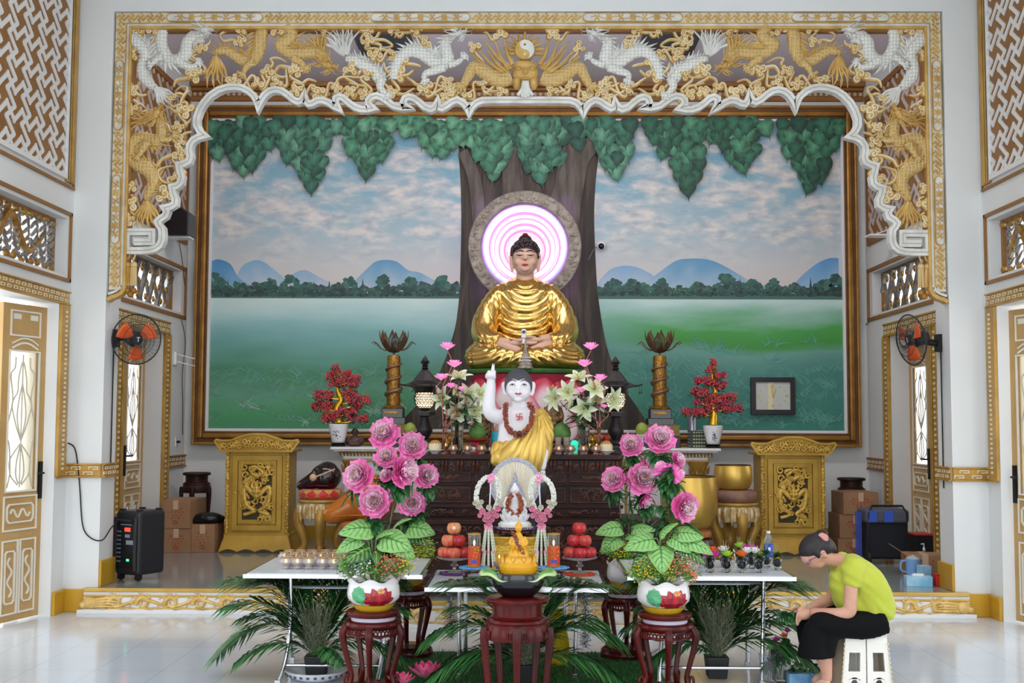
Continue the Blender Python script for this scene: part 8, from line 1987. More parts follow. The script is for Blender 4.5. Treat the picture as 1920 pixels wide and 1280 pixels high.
def cushion(name,label,loc,R_,h,mat,sx=1,bits=None):
 t=thing(name,label,'cushion',loc); m=MB(); m.lathe([(0,0),(R_*.85,0),(R_*.97,h*.2),(R_,h*.5),(R_*.96,h*.8),(R_*.82,h),(0,h*.97)],36,sx=sx,rf=lambda a,u,z:1+.012*cos(12*a)); o=m.build('pad',mat,t)
 if bits:
  m=MB()
  for q in range(12):
   a0=2*pi*q/12; m.grid(lambda u,v:(R_*1.008*cos(a0+(u-.5)*.5*(1-abs(v-.5)*2)),R_*1.008*sin(a0+(u-.5)*.5*(1-abs(v-.5)*2)),0)if False else(lambda a,rz:(rz[0]*cos(a),rz[0]*sin(a),rz[1]))(a0+(u-.5)*.50*(abs(v-.5)*2),(R_*(1.01-.12*(abs(v-.5)*2)**2.2),h*(.06+.9*v))),4,8)
  m.build('diamond_patches',bits,o)
 return t
q=gilt_stool(602,935,1030,13.0,84,'gilt and white stool with lion feet under the dark wooden fish drum'); k=S(13.0)
cushion('round_cushion','red cushion with gold diamond patches under the dark wooden fish drum',q,42*k,19*k,M('red_satin',(206,42,38),.35,sheen=.3),bits=M('gold_satin',(196,156,78),.4)); wooden_fish('wooden_fish_drum','dark lacquered wooden fish drum resting on the red and gold cushion',(q[0]+.03,q[1],q[2]+19*k-.012),30*k,FSH)
m=MB(); a=V((q[0]-.0,q[1]-.34,q[2]+.26)); m.tube([a+V((-.02,0,-.01)),a+V((.2,.02,.08))],.008,6); t=thing('drum_mallet','round-headed wooden mallet leaning on the dark wooden fish drum','mallet',a); m.v=[(x-a.x,y-a.y,z-a.z)for x,y,z in m.v]; m.build('handle',M('pale_wood',(206,176,136),.5),t); m=MB(); m.ball((-.03,0,-.01),.04,12,8); m.build('head',M('pale_wood',(206,176,136),.5),t)
def stepped(label,px,py,Y,w):
 k=S(Y); o=P(px,py,Y); h=o.z-ZS; w*=k; t=thing('stepped_stand',label,'stand',(o.x,Y,ZS)); m=MB(); m.box((0,0,h-.03),(w*.9,.42,.06)); m.build('top',WOODM,t,smooth=0,bevel=.008); m=MB(); m.box((0,0,h-.10),(w*.8,.36,.08)); m.taper((0,0,0),(w,.44),(w*.84,.4),h-.14); m.build('body',WOODM,t,smooth=0,bevel=.01); return(o.x,Y,o.z)
YO=12.55; k=S(YO); q=stepped('maroon stepped stand under the orange wooden fish drum',690,993,YO,112)
CPAT=M('brocade_orange',(178,106,66),.5,col2=(196,140,86),scale=26)
cushion('round_cushion','brocade cushion under the orange wooden fish drum',q,52*k,17*k,CPAT); wooden_fish('wooden_fish_drum','big orange lacquered wooden fish drum behind the pink peonies',(q[0]-.0,q[1],q[2]+17*k-.01),50*k,FSO)
q=stepped('maroon stepped stand under the larger golden bowl',1292,1008,YO,90); cushion('round_cushion','orange brocade cushion with gold medallions under the larger golden bowl',q,42*k,17*k,CPAT)
GBW=M('satin_gold_bowl',(214,176,88),.32,.6,col2=(204,164,76),scale=3)
def bowl(name,label,loc,R_,H):
 t=thing(name,label,'singing bowl',loc); m=MB(); m.lathe([(0,0),(R_*.62,.0),(R_*.84,H*.10),(R_*.97,H*.32),(R_,H*.55),(R_*.98,H*.8),(R_*.92,H),(R_*.88,H),(R_*.93,H*.75),(R_*.9,H*.3),(0,H*.08)],48); m.build('bowl',GBW,t); m=MB(); m.lathe([(R_*.93,H-.004),(R_*.93,H+.006),(R_*.87,H+.006),(R_*.87,H-.004)],48,cap=False); m.build('rim',M('dark_rim',(86,62,36),.4,.5),t)
bowl('singing_bowl','larger tall golden singing bowl on the orange brocade cushion',(q[0],q[1],q[2]+17*k-.004),53*k,97*k)
q=gilt_stool(1378,941,1036,13.0,84,'gilt and white stool with lion feet under the wide golden bowl'); k=S(13.0); cushion('round_cushion','dull purple brocade cushion under the wide golden bowl',q,42*k,23*k,M('brocade_plum',(124,92,84),.5,col2=(150,112,80),scale=14)); bowl('singing_bowl','wide low golden singing bowl on the plum cushion',(q[0]-.02,q[1],q[2]+23*k-.004),36*k,46*k)
CARD=M('cardboard',(168,128,94),.75,col2=(154,114,82),scale=4); CRED=M('box_print_red',(176,70,52),.7); TAPE=M('packing_tape',(206,176,150),.25)
def box(name,label,loc,d,rz=0,open_=False,seed=1):
 t=thing(name,label,'box',loc,R(rz),'cardboard boxes'); m=MB(); m.box((0,0,d[2]/2),d); m.build('carton',CARD,t,smooth=0,bevel=.004); m=MB(); rr=random.Random(seed)
 for r,(z,w)in enumerate(((.70,.5),(.58,.62),(.47,.5),(.37,.34))):
  n=int(w*d[0]/.035)
  for q in range(n):x=-w*d[0]/2+w*d[0]*(q+.5)/n; h=.022 if r in(0,3)else.012; m.box((x,-d[1]/2-.001,z*d[2]),(.02*rr.uniform(.6,1.1),.002,h))if rr.random()<.85 else None
 m.tube([(.02*cos(a)*1.3,-d[1]/2-.001,.22*d[2]+.018*sin(a))for a in[2*pi*i/10 for i in range(10)]],.005,4,closed=True); m.build('red_print',CRED,t,smooth=0)
 m=MB(); m.box((0,-d[1]/2-.002,d[2]-.05),(.06,.002,.1)); m.box((0,0,d[2]+.001),(.06,d[1],.002)); m.build('tape',TAPE,t,smooth=0); m=MB()
 if open_:
  for s in(-1,1):m.box((s*(d[0]/2+.05),0,d[2]+.03),(.16,d[1],.005),MX.Rotation(s*-.6,3,'Y'))
 else:m.box((-d[0]/4,-.001,d[2]+.002),(d[0]/2-.004,d[1],.004)); m.box((d[0]/4,.001,d[2]+.003),(d[0]/2-.004,d[1],.004))
 m.build('flaps',CARD,t,smooth=0); return t
YX=13.25; k=S(YX); xb=lambda px,Y=YX:X_(px,1000,Y)
zb1=P(330,990,YX).z-ZS; hT=P(330,938,YX).z-ZS-zb1
box('cardboard_box','lower cardboard box of the two by the black loudspeaker',(xb(330),YX+.25,ZS),(54*k,.5,zb1-.006),0,seed=1); box('cardboard_box','upper cardboard box with red print by the black loudspeaker',(xb(331),YX+.27,ZS+zb1),(56*k,.56,hT),-3,seed=2)
zb2=P(386,984,YX).z-ZS; box('cardboard_box','cardboard box with a black bag on it beside the gilded cabinet',(xb(380),YX+.20,ZS),(46*k,.32,zb2),-5,seed=3)
m=MB(); m.ball((0,0,.05),(.18,.15,.075),18,10); m.ball((-.1,-.03,.03),(.14,.11,.05),14,8); m.ball((.1,.02,.04),(.12,.1,.05),14,8); t=thing('black_bag','crumpled black plastic bag lying on the cardboard box','bag',(xb(381),YX+.20,ZS+zb2+.008)); b=m.build('bag',M('black_polythene',(18,19,22),.25,bump=.8,bscale=16),t); fuse(b,.018,2)
def side_stool(px,py,Y,label):
 t=stand(label,(X_(px,900,Y),Y,ZS),P(px,py,Y).z-ZS,26*S(Y),27*S(Y),plain=True,group='dark side stools'); [c.data.materials.__setitem__(0,WOODK)for c in t.children]; return t
side_stool(369,885,14.3,'dark wooden stool behind the cardboard boxes in the alcove corner'); side_stool(1596,895,14.35,'dark wooden stool behind the stacked boxes near the blue trolley')
YX2=13.4; k=S(YX2); z1=P(1600,1010,YX2).z-ZS; z2=P(1600,965,YX2).z-ZS; z3=P(1620,924,YX2).z-ZS
box('cardboard_box','bottom cardboard box of the tall stack behind the blue trolley',(xb(1606,YX2),YX2+.3,ZS),(62*k,.45,z1-.006),0,seed=4); box('cardboard_box','middle cardboard box of the tall stack behind the blue trolley',(xb(1607,YX2),YX2+.3,ZS+z1),(60*k,.45,z2-z1-.006),2,seed=5); box('cardboard_box','top cardboard box with red print on the stack behind the blue trolley',(xb(1616,YX2),YX2+.28,ZS+z2),(66*k,.45,z3-z2),3,seed=6)
YT=12.55; k=S(YT); TB=thing('trolley_bag','blue and grey striped shopping trolley bag with black wheels','trolley',(X_(1655,1000,YT),YT,ZS)); h=P(1655,950,YT).z-ZS
m=MB(); m.box((.03,.1,h*.46),(78*k,.3,h*.74)); m.build('body',M('bag_black',(22,24,34),.6),TB,smooth=0,bevel=.03,bseg=3)
m=MB(); m.box((.02,.06,h*.85),(80*k,.36,h*.24)); fl_=m.build('flap',M('bag_grey',(80,82,92),.6),TB,smooth=0,bevel=.03,bseg=3); m=MB()
for x in(-.14,.03):m.box((x,-.122,h*.85),(.09,.006,h*.2))
for q in range(4):m.box((-.235-.0*q,-.02+.06*q,h*.5),(.006,.03,h*.8))
m.build('blue_stripes',M('bag_blue',(52,88,190),.6),fl_,smooth=0); m=MB(); [m.tube([(s*.2+.02,-.09,.07),(s*.2+.02,-.12,h*.9),(s*.16+.02,-.1,h*1.03)],.01,8)for s in(-1,1)]; m.tube([(-.14,-.1,h*1.03),(.18,-.1,h*1.03)],.012,8); m.build('frame',DARKM,TB)
for s in(-1,1):m=MB(MX(((0,0,1,0),(1,0,0,0),(0,1,0,0),(0,0,0,1)))); m.lathe([(.03,-.018),(.07,-.018),(.075,0),(.07,.018),(.03,.018)],20,(0,.075,s*.2+.02)); m.v=[(x,y-.08,z)for x,y,z in m.v]; m.build('wheel',M('rubber',(24,24,26),.6),TB)
def simple(name,label,cat,px,py,Y,parts,rz=0):
 o=PZ(px,py,ZS); t=thing(name,label,cat,(o.x,o.y,ZS),R(rz));
 for nm,mat,fn,bv in parts:m=MB(); fn(m); m.build(nm,mat,t,smooth=30,bevel=bv)
 return t
BLU=M('pale_blue_plastic',(130,170,222),.35); LB=M('tissue_box_print',(176,214,236),.5,col2=(120,190,226),scale=9); BK=M('black_fabric',(30,30,36),.7)
simple('black_storage_box','black fabric storage box with a red edge leaning by the alcove door','box',1730,1043,0,[('body',BK,lambda m:m.box((0,0,.12),(.24,.3,.24)),.01),('lid',RED,lambda m:m.box((0,0,.25),(.25,.31,.02)),.004)])
CB=box('open_cardboard_box','open cardboard box behind the pale blue kettle',tuple(PZ(1730,1075,ZS)),(.36,.3,.2),-8,True,9)
simple('water_kettle','pale blue plastic kettle jug beside the open cardboard box','kettle',1712,1078,0,[('body',BLU,lambda m:m.lathe([(.055,0),(.065,.01),(.068,.12),(.07,.16),(0,.165)],24),0),('lid',M('frosted_lid',(206,222,236),.2,trans=.3),lambda m:m.lathe([(.07,.16),(.05,.18),(.02,.19),(0,.2)],20),0),('handle',BLU,lambda m:m.tube(spline([(-.06,0,.14),(-.11,0,.13),(-.115,0,.05),(-.06,0,.03)],5),.011,8),0)])
simple('tissue_box','pale blue tissue box at the stage edge beside the red tin','box',1722,1098,0,[('carton',LB,lambda m:m.box((0,0,.045),(.23,.12,.09)),.003),('tissue',PORC,lambda m:[m.ball((.03*q,0,.095),(.03,.025,.02),8,6)for q in(-1,0,1)],0)],-6)
simple('red_tin','small red printed tin at the stage edge next to the tissue box','tin',1766,1098,0,[('tin',RED,lambda m:m.box((0,0,.05),(.15,.1,.1)),.006),('yellow_print',YEL,lambda m:m.box((0,-.0515,.045),(.06,.002,.035)),0),('lid',M('tin_red_dark',(160,36,40),.3),lambda m:m.box((0,0,.106),(.155,.105,.012)),.004)],4)
simple('tissue_box','second pale blue tissue box standing behind the first one','box',1733,1083,0,[('carton',LB,lambda m:m.box((0,0,.06),(.1,.1,.12)),.003)],10)
simple('pump_bottle','clear pump bottle standing in front of the black storage box','bottle',1733,1062,0,[('bottle',M('clear_pet',(236,242,246),.06,trans=.9,ior=1.25),lambda m:m.lathe([(0,0),(.03,0),(.032,.14),(.012,.17),(0,.17)],16),0),('pump',PORC,lambda m:(m.lathe([(.014,.17),(.014,.19),(.005,.2),(.005,.24),(0,.24)],10),m.tube([(0,0,.235),(-.03,0,.232)],.006,6)),0)])
o=PZ(250,1090,ZS); hS_=P(257,957,o.y).z-ZS; w=86*S(o.y)*.72
SPK=thing('portable_loudspeaker','black wheeled loudspeaker showing its lit control panel beside the pier','loudspeaker',(o.x,o.y+.17,ZS),R(-28)); BKP=M('black_speaker_plastic',(34,35,40),.42,bump=.3,bscale=90)
m=MB(); m.box((0,0,.05+(hS_-.05)/2),(w,.34,hS_-.06)); m.build('cabinet',BKP,SPK,smooth=0,bevel=.035,bseg=3)
m=MB(); m.box((0,-.172,hS_*.5),(w*.62,.012,hS_*.62)); pn=m.build('control_panel',M('panel_black',(24,25,30),.35),SPK,smooth=0,bevel=.004)
m=MB()
for r in range(8):
 for c in range(3):m.lathe([(.009,0),(.008,.012),(0,.013)],8,(-.07+.035*c,0,0)); n=len(m.v); m.v[-25:]=m.v[-25:]
m=MB(YF)
for r in range(8):
 for c in(-.10,-.07):m.lathe([(.009,.178),(.008,.19),(0,.191)],8,(c,hS_*(.28+.06*r),0))
m.build('knobs',M('knob_grey',(120,122,128),.4),pn)
m=MB(); m.box((.02,-.18,hS_*.73),(.07,.004,.035)); m.build('red_display',M('led_red',(255,60,40),.4,emit=2.2),pn,smooth=0)
m=MB(); m.box((.03,-.18,hS_*.30),(.03,.004,.02)); m.build('green_lamp',M('led_green',(60,255,150),.4,emit=2.5),pn,smooth=0)
m=MB(); m.box((.02,-.18,hS_*.64),(.06,.003,.03)); m.box((.05,-.18,hS_*.55),(.09,.003,.04)); m.box((.0,-.18,hS_*.80),(.14,.003,.008)); m.lathe([(.022,0),(.022,.004),(0,.004)],14); m.build('printed_labels',M('label_grey',(150,154,166),.5),pn,smooth=0)
for s in(-1,1):m=MB(); m.tube([(s*w*.42,-.185,.10),(s*w*.42,-.19,hS_*.5),(s*w*.42,-.185,hS_-.06)],.016,8); m.build('side_rail',BKP,SPK); m=MB(MX(((0,0,1,0),(1,0,0,0),(0,1,0,0),(0,0,0,1)))); m.lathe([(0,-.015),(.035,-.015),(.038,0),(.035,.015),(0,.015)],16,(-.12,.038,s*w*.36)); m.build('wheel',MATS['rubber'],SPK)
m=MB(); m.tube([(-w*.25,-.19,hS_-.1),(-w*.25,-.215,hS_-.09),(w*.25,-.215,hS_-.09),(w*.25,-.19,hS_-.1)],.014,8); m.build('handle',BKP,SPK); m=MB(); [m.box((s*w*.35,s2*.12,hS_-.005),(.05,.04,.03))for s in(-1,1)for s2 in(-1,1)]; m.build('corner_feet',BKP,SPK,smooth=0)
ORG=M('orange_fan_blade',(238,96,30),.3,coat=.3); CG=M('fan_cage_wire',(30,30,34),.4)
def wall_fan(px,py,mx,my,face,label,side):
 Yf=Y0+.30; hub=P(px,py,Yf-.1); mt=P(mx,my,Yf); t=thing('wall_fan',label,'fan',(side*(PXI),Yf-.06,mt.z)); o=V(t.location); h=hub-o; f=V(face).normalized(); e1=f.cross(V((0,0,1))).normalized(); e2=e1.cross(f); Rr=47*S(Yf)
 m=MB(); m.box((-side*.02,0,0),(.04,.1,.16)); m.tube(spline([(-side*.03,0,0),(-side*.1,0,.01),tuple(h-f*.13)],4),.03,10); m.build('bracket',DARKM,t)
 m=MB(); m.tube([h-f*.16,h-f*.05,h-f*.03],[.06,.075,.05],14); m.build('motor',BKP,t)
 m=MB()
 for q in range(3):
  a=2*pi*q/3+.5;
  def fn(u,v):b=a+(u-.5)*1.15*(1-.25*v)*(.35+.65*min(1,v*2.2)); r=Rr*(.16+.66*v); return h+(e1*cos(b)+e2*sin(b))*r+f*(.035*(u-.5))
  m.grid(fn,6,6)
 m.build('blades',ORG,t,solid=.004); m=MB(); m.tube([h-f*.01,h+f*.03,h+f*.036],[.05,.05,.03],18); c=m.build('hub_cap',BKP,t); m=MB(); m.ribbon([(0,0),(0,.0)],.01,0,.001)if False else m.tube([h+f*.04-e2*.02,h+f*.04+e2*.02],.004,5); m.tube([h+f*.04+e2*.02-e1*.015,h+f*.04+e2*.02+e1*.015],.004,5); m.build('logo',PORC,c)
 m=MB(); ring=lambda r,d:[h+f*d+(e1*cos(b)+e2*sin(b))*r for b in[2*pi*i/36 for i in range(36)]]
 m.tube(ring(Rr,.0),.0065,6,closed=True); [m.tube(ring(Rr*q,d),.003,4,closed=True)for q,d in((.62,.062),(.3,.075),(.7,-.06))]
 for i in range(72):b=2*pi*i/72; d=e1*cos(b)+e2*sin(b); m.tube([h+d*Rr*.18+f*.078,h+d*Rr*.62+f*.062,h+d*Rr],.0013,3); (m.tube([h+d*Rr*.2-f*.08,h+d*Rr*.7-f*.06,h+d*Rr],.0013,3)if i%2 else None)
 m.build('cage',CG,t)
wall_fan(256,636,203,635,(.62,-.72,-.12),'wall fan with three orange blades facing out, above the loudspeaker',-1); wall_fan(1708,637,1766,644,(-.97,-.25,-.16),'wall fan with orange blades turned sideways, above the carton pile',1)
o=P(340,445,14.0); t=thing('shelf_loudspeaker','black arched loudspeaker box on a white bracket high on the alcove wall','loudspeaker',(-AX+.17,13.8,P(340,447,13.9).z)); m=MB(); m.prism([(-.17,0),(.17,0),(.17,.27),(.08,.335),(-.08,.345),(-.17,.30)],-.17,.17); m.build('cabinet',M('black_gloss_box',(24,20,24),.3),t,smooth=0,bevel=.012)
t=thing('wall_bracket','white shelf bracket under the high black loudspeaker box','bracket',(-AX,13.8,P(340,447,13.9).z-.012)); m=MB(); m.box((.17,0,0),(.34,.2,.018)); m.box((.01,0,-.05),(.02,.2,.12)); m.build('shelf',PORC,t,smooth=0)
t=thing('wall_bracket','white shelf bracket on the alcove wall opposite the black loudspeaker box','bracket',(AX,13.6,P(1640,442,13.6).z)); m=MB(); m.box((-.17,0,0),(.34,.2,.018)); m.tube([(-.3,0,0),(-.01,0,.1)],.006,6); m.build('shelf',PORC,t,smooth=0)
t=thing('wifi_router','white router with two long aerials on the alcove wall beside the mural','router',(-AX+.021,14.35,P(338,672,14.35).z)); m=MB(); m.box((0,0,0),(.04,.12,.16)); m.build('case',PORC,t,smooth=0,bevel=.01); m=MB(); [m.tube([(.02,0,.05-.09*q),(.22,.05,.0-.09*q)],.006,6)for q in(0,1)]; m.build('aerials',PORC,t)
def cord(label,pts,r=.006,mat=None,nm='cord'):
 m=MB(); p0=V(pts[0]); m.tube(spline([tuple(V(p)-p0)for p in pts],6),r,6); t=thing(nm,label,'cord',p0); m.build('cable',mat or DARKM,t); return t
px_=-PXI-.02; W1=lambda px,py:P(px,py,Y0-.02)
cord('black power cord drooping from the pier socket to the wheeled loudspeaker',[W1(127,830),W1(140,840),W1(146,875),W1(150,920),W1(155,985),W1(170,1008),W1(192,1012),P(208,990,10.6),P(222,975,10.9)])
W2=lambda py:V((-PXI+.012,Y0+.2,P(200,py,Y0+.2).z)); cord('thin black cord hanging from the orange fan above the loudspeaker',[W2(650),W2(720),W2(800),W2(826),W2(880)])
W3=lambda px,py:V((-AX+.01,-AX*FPX/(px-985),P(px,py,-AX*FPX/(px-985)).z)); cord('thin grey wire running down the alcove wall past the router',[W3(334,600),W3(342,640),W3(338,700),W3(340,760),W3(341,815)],.004); cord('thin black wire hanging from the high loudspeaker box',[W3(326,455),W3(333,490),W3(338,530),W3(343,540)],.004)
W4=lambda py:V((PXI-.012,Y0+.2,P(1770,py,Y0+.2).z)); cord('thin black cord hanging from the sideways fan',[W4(655),W4(740),W4(830),W4(880),W4(915)])
W5=lambda px,py:V((AX-.01,AX*FPX/(px-985),P(px,py,AX*FPX/(px-985)).z)); cord('dark wires trailing along the alcove wall below the carved window',[W5(1650,590),W5(1628,605),W5(1610,630),W5(1608,690)],.005)
for x,Y,z,f,lab in((P(121,830,Y0).x,Y0,P(121,830,Y0).z,0,'white wall socket with a black plug on the pier'),(-AX,14.5,P(336,828,14.5).z,1,'white wall socket on the alcove wall under the router'),(P(1372,995,YB).x,YB,P(1372,995,YB).z,0,'white wall socket low on the back wall behind the wide golden bowl stool')):
 t=thing('wall_socket',lab,'socket',(x,Y,z)); m=MB(); m.box((.006*f,-.006*(1-f),0),(.012 if f else.08,.08 if f else.012,.12)); m.build('plate',PORC,t,smooth=0,bevel=.004); m=MB(); m.box((.03*f,-.03*(1-f),0),(.04,.04,.03)); m.build('plug',DARKM,t,smooth=0,bevel=.005)
YWm=7.5; kW=S(YWm)
W0=PZ(1600,1290,0); W0=V((P(1600,1200,YWm).x,YWm,0))
def G(px,py,d=0):p=P(px,py,YWm); return(p.x-W0.x,d,p.z)
PS=thing('person','person in a lime blouse and black trousers sitting bent over flower stems on the stool','person',W0)
FLSK=M('woman_skin',(206,158,134),.5,sss=.08,col2=(194,142,120),scale=7)
def LT_(mb,pts,rad,n=14,k=5,**kw):mb.tube(spline(pts,k),[q[0]*kW for q in spline([(r,)for r in rad],k)],n,**kw)
m=MB()
hc=V(G(1527,1032)); fa=R(-118)
ra=MX.Rotation(R(0),3,'Y')
tilt=MX.Rotation(-R(42),3,'Y')
m.ball(hc,(29*kW,21*kW,25*kW),24,16,tilt); m.ball(V(G(1526,1046)),(17*kW,16*kW,18*kW),18,12); m.ball(V(G(1535,1057)),(11*kW,12*kW,8*kW),14,9); m.ball(V(G(1512,1043)),(11*kW,15*kW,14*kW),14,9)
m.tube([V(G(1508,1046)),V(G(1511,1055)),V(G(1515,1058))],[2*kW,3.6*kW,3.4*kW],8); m.ball(V(G(1523,1063)),(4*kW,6*kW,3*kW),8,6)
for s in(-1,1):m.ball(V(G(1541,1038,s*20.5*kW)),(5*kW,2.4*kW,8*kW),10,8,tilt)
LT_(m,[G(1540,1040),G(1556,1048),G(1574,1051),G(1586,1062)],[14,12.5,13.5,20])
LT_(m,[G(1584,1062),G(1610,1088),G(1628,1120),G(1632,1145)],[22,28,27,24],sq=1.15)
for s in(-1,1):
 d=s*.15
 if s<0:arm=[G(1584,1062,d),G(1582,1092,d-.02),G(1580,1122,d-.02),G(1579,1138,d-.02),G(1560,1143,d),G(1535,1143,d+.04),G(1517,1144,d+.09)]
 else:arm=[G(1586,1062,d),G(1580,1092,d+.01),G(1574,1118,d+.0),G(1568,1128,d-.02),G(1550,1133,d-.05),G(1530,1140,d-.09),G(1514,1146,d-.11)]
 LT_(m,arm,[11,12,12,11.5,11,9,7.5])
 LT_(m,[G(1628,1158,s*.085),G(1600,1162,s*.10),G(1545,1162,s*.11),G(1524,1166,s*.11)],[21,21,20,18]); dx=0 if s<0 else 19
 LT_(m,[G(1524,1166,s*.11),G(1530+dx*.4,1195,s*.11),G(1537+dx,1228,s*.11),G(1541+dx,1250,s*.11),G(1541+dx,1268,s*.11)],[20,18,14.5,11,10])
 LT_(m,[G(1543+dx,1268,s*.11),G(1533+dx,1277,s*.11),G(1522+dx,1283,s*.11)],[9,9,6],sq=.8)
b=m.build('body',FLSK,PS); fuse(b,.0085,4)
def whand(s,c):
 m=MB(); x,y,z=c; u=V((-1,0,-.25)).normalized(); m.ball(V(c)+u*.035,(.048,.026,.034),14,9,MX.Rotation(-.3,3,'Y'))
 for i,(l,dz)in enumerate(((.050,.026),(.056,.010),(.052,-.007),(.042,-.022))):
  p0=V(c)+u*.06+V((0,-s*.004,dz)); p1=p0+u*l*.55+V((0,s*.012,-.012)); p2=p1+V((-.006,s*.012,-l*.5)); m.tube([p0,p1,p2],[.0095,.009,.007],8)
 p0=V(c)+V((-.02,-s*.018,.022)); m.tube([p0,p0+V((-.035,s*.004,.008)),p0+V((-.06,s*.012,-.008))],[.011,.010,.008],8); h=m.build('hand',FLSK,PS); fuse(h,.0045,2)
whand(-1,G(1516,1146,-.055)); whand(1,G(1512,1149,.045))
m=MB()
CLO=M('lime_blouse',(186,192,66),.8,sheen=.1,col2=(172,180,54),scale=5,bump=.1,bscale=40)
LT_(m,[G(1576,1050),G(1590,1062),G(1612,1086),G(1630,1116),G(1640,1143),G(1648,1162)],[14,29,38,40,38,31],24,sq=1.3)
LT_(m,[G(1568,1068),G(1576,1090),G(1590,1120),G(1605,1138)],[13,22,28,24],18,sq=1.5); LT_(m,[G(1632,1135),G(1648,1152),G(1657,1166)],[30,24,13],20,sq=1.7); LT_(m,[G(1590,1122),G(1612,1134),G(1632,1146)],[22,24,26],20,sq=1.7)
for s in(-1,1):LT_(m,[G(1594,1058,s*.10),G(1588,1068,s*.14),G(1586,1080,s*.155),G(1585,1093,s*.16)],[24,21.5,18.5,17.5],18)
c=m.build('blouse',CLO,PS); fuse(c,.009,9)
displace(c,lambda co,n:.004*sin(co.z*60+co.x*45+NZ.noise(V((co.x*7,co.y*7,co.z*7)))*5)*sm(.0,.3,abs(NZ.noise(V((co.x*4,co.y*3,co.z*4+3))))))
m=MB(); BLKT=M('black_trousers',(10,10,12),.85,spec=.2)
for s in(-1,1):
 dx=0 if s<0 else 16
 LT_(m,[G(1645,1158,s*.07),G(1610,1166,s*.09),G(1560,1164,s*.115),G(1530,1164,s*.12),G(1519,1170,s*.12)],[31,29,25,23,17],20,sq=1.1)
 LT_(m,[G(1522,1164,s*.12),G(1520+dx*.3,1180,s*.12),G(1517+dx,1206,s*.12),G(1517+dx*1.6,1224,s*.12)],[19,23,27,30],20,sq=1.0)
 LT_(m,[G(1545,1180,s*.12),G(1536+dx,1205,s*.12),G(1535+dx*1.3,1224,s*.12)],[20,22,20],18)
LT_(m,[G(1630,1150),G(1648,1162)],[34,30],20,k=2,sq=1.3); p=m.build('trousers',BLKT,PS); fuse(p,.010,4)
hs_=P(1614,1172,YWm-.1).z; x_s=P(1614,1200,YWm).x-W0.x
for o_ in(p,b):
 for v in o_.data.vertices:
  if abs(v.co.x-x_s)<37*kW+.01 and abs(v.co.y)<.15 and v.co.z<hs_+.004 and v.co.z>hs_-.12:v.co.z=hs_+.004
me=p.data
zc=P(1521,1233,YWm).z
for v in me.vertices:
 lim=zc+(.0 if v.co.x<-.25 else-.02)+(-.30-v.co.x)*.35*(v.co.x<-.2)
 if v.co.z<lim:v.co.z=lim
m=MB(); HR=M('dark_hair',(26,21,24),.5,col2=(40,34,38),scale=26,stretch=(1,3,1),bump=.5,bscale=60)
m.ball(V(G(1525,1025)),(30*kW,23*kW,23.5*kW),24,16,tilt); m.ball(V(G(1513,1026)),(13*kW,19*kW,13*kW),16,10); m.ball(V(G(1543,1024)),(19*kW,20*kW,18*kW),18,12); LT_(m,[G(1540,1012),G(1555,1022),G(1566,1033)],[13,11,5],12); m.ball(V(G(1541,1001)),(12*kW,11*kW,9*kW),12,8)
for s in(-1,1):LT_(m,[G(1516,1022,s*14*kW),G(1527,1034,s*19*kW),G(1531,1044,s*19*kW)],[8,6,2.5],8)
h=m.build('hair',HR,PS); fuse(h,.007,2)
m=MB(); m.tube(spline([G(1534,1002,-.03),G(1541,1007,-.045),G(1547,1013,-.03)],4),.016,8); m.tube(spline([G(1538,1000,-.03),G(1545,1004,-.05),G(1549,1010,-.02)],4),.011,8); m.build('hair_clip',M('pink_clip',(214,142,132),.4),PS)
m=MB(); PL=M('purple_frame',(110,84,140),.3)
for s in(-1,1):
 m.tube([G(1512+5.5*sin(a)*.5,1050+6*cos(a),s*(10+6.5*sin(a))*kW)for a in[2*pi*i/16 for i in range(16)]],.0028,5,closed=True); m.tube([G(1513,1049,s*17*kW),G(1528,1040,s*20.5*kW),G(1540,1033,s*21*kW)],.003,5)
m.tube([G(1509,1052,-4*kW),G(1508,1052,4*kW)],.003,5); m.build('spectacles',PL,PS)
m=MB()
for s in(-1,1):m.tube([G(1509.5,1046,s*5*kW),G(1509,1044,s*9*kW),G(1511,1042,s*14*kW)],[.002,.004,.002],5); m.ball(V(G(1512.5,1050,s*10*kW)),(.006,.01,.004),8,5)
m.build('eyes_and_brows',INK,PS); m=MB(); m.tube([G(1521,1063.5,-5*kW),G(1519.5,1063,0),G(1521,1063.5,5*kW)],[.003,.005,.003],6); m.build('lips',M('muted_lips',(168,92,88),.5),PS)
SHO=M('beige_shoe',(214,178,158),.6,col2=(184,140,122),scale=20)
for s,dx in((-1,0),(1,19)):m=MB(); LT_(m,[G(1546+dx,1274,s*.11),G(1536+dx,1277,s*.11),G(1523+dx,1283,s*.11),G(1512+dx,1287,s*.11)],[12,13,11.5,7],16,sq=.95); sh=m.build('shoe',SHO,PS); [setattr(v.co,'z',max(v.co.z,.004))for v in sh.data.vertices]
STW=M('white_stool_plastic',(234,230,222),.4); STB=M('beige_stool_liner',(206,192,164),.5)
xs,ys=P(1614,1200,YWm).x,YWm; hs=P(1614,1172,YWm-.1).z; ST_=thing('folding_stool','white plastic folding step stool under the seated person','stool',(xs,ys,0))
wt,wb=36*kW,47*kW
def circ(cx,cz,r,n=14):return[(cx+r*cos(-2*pi*i/n),cz+r*sin(-2*pi*i/n))for i in range(n+1)]
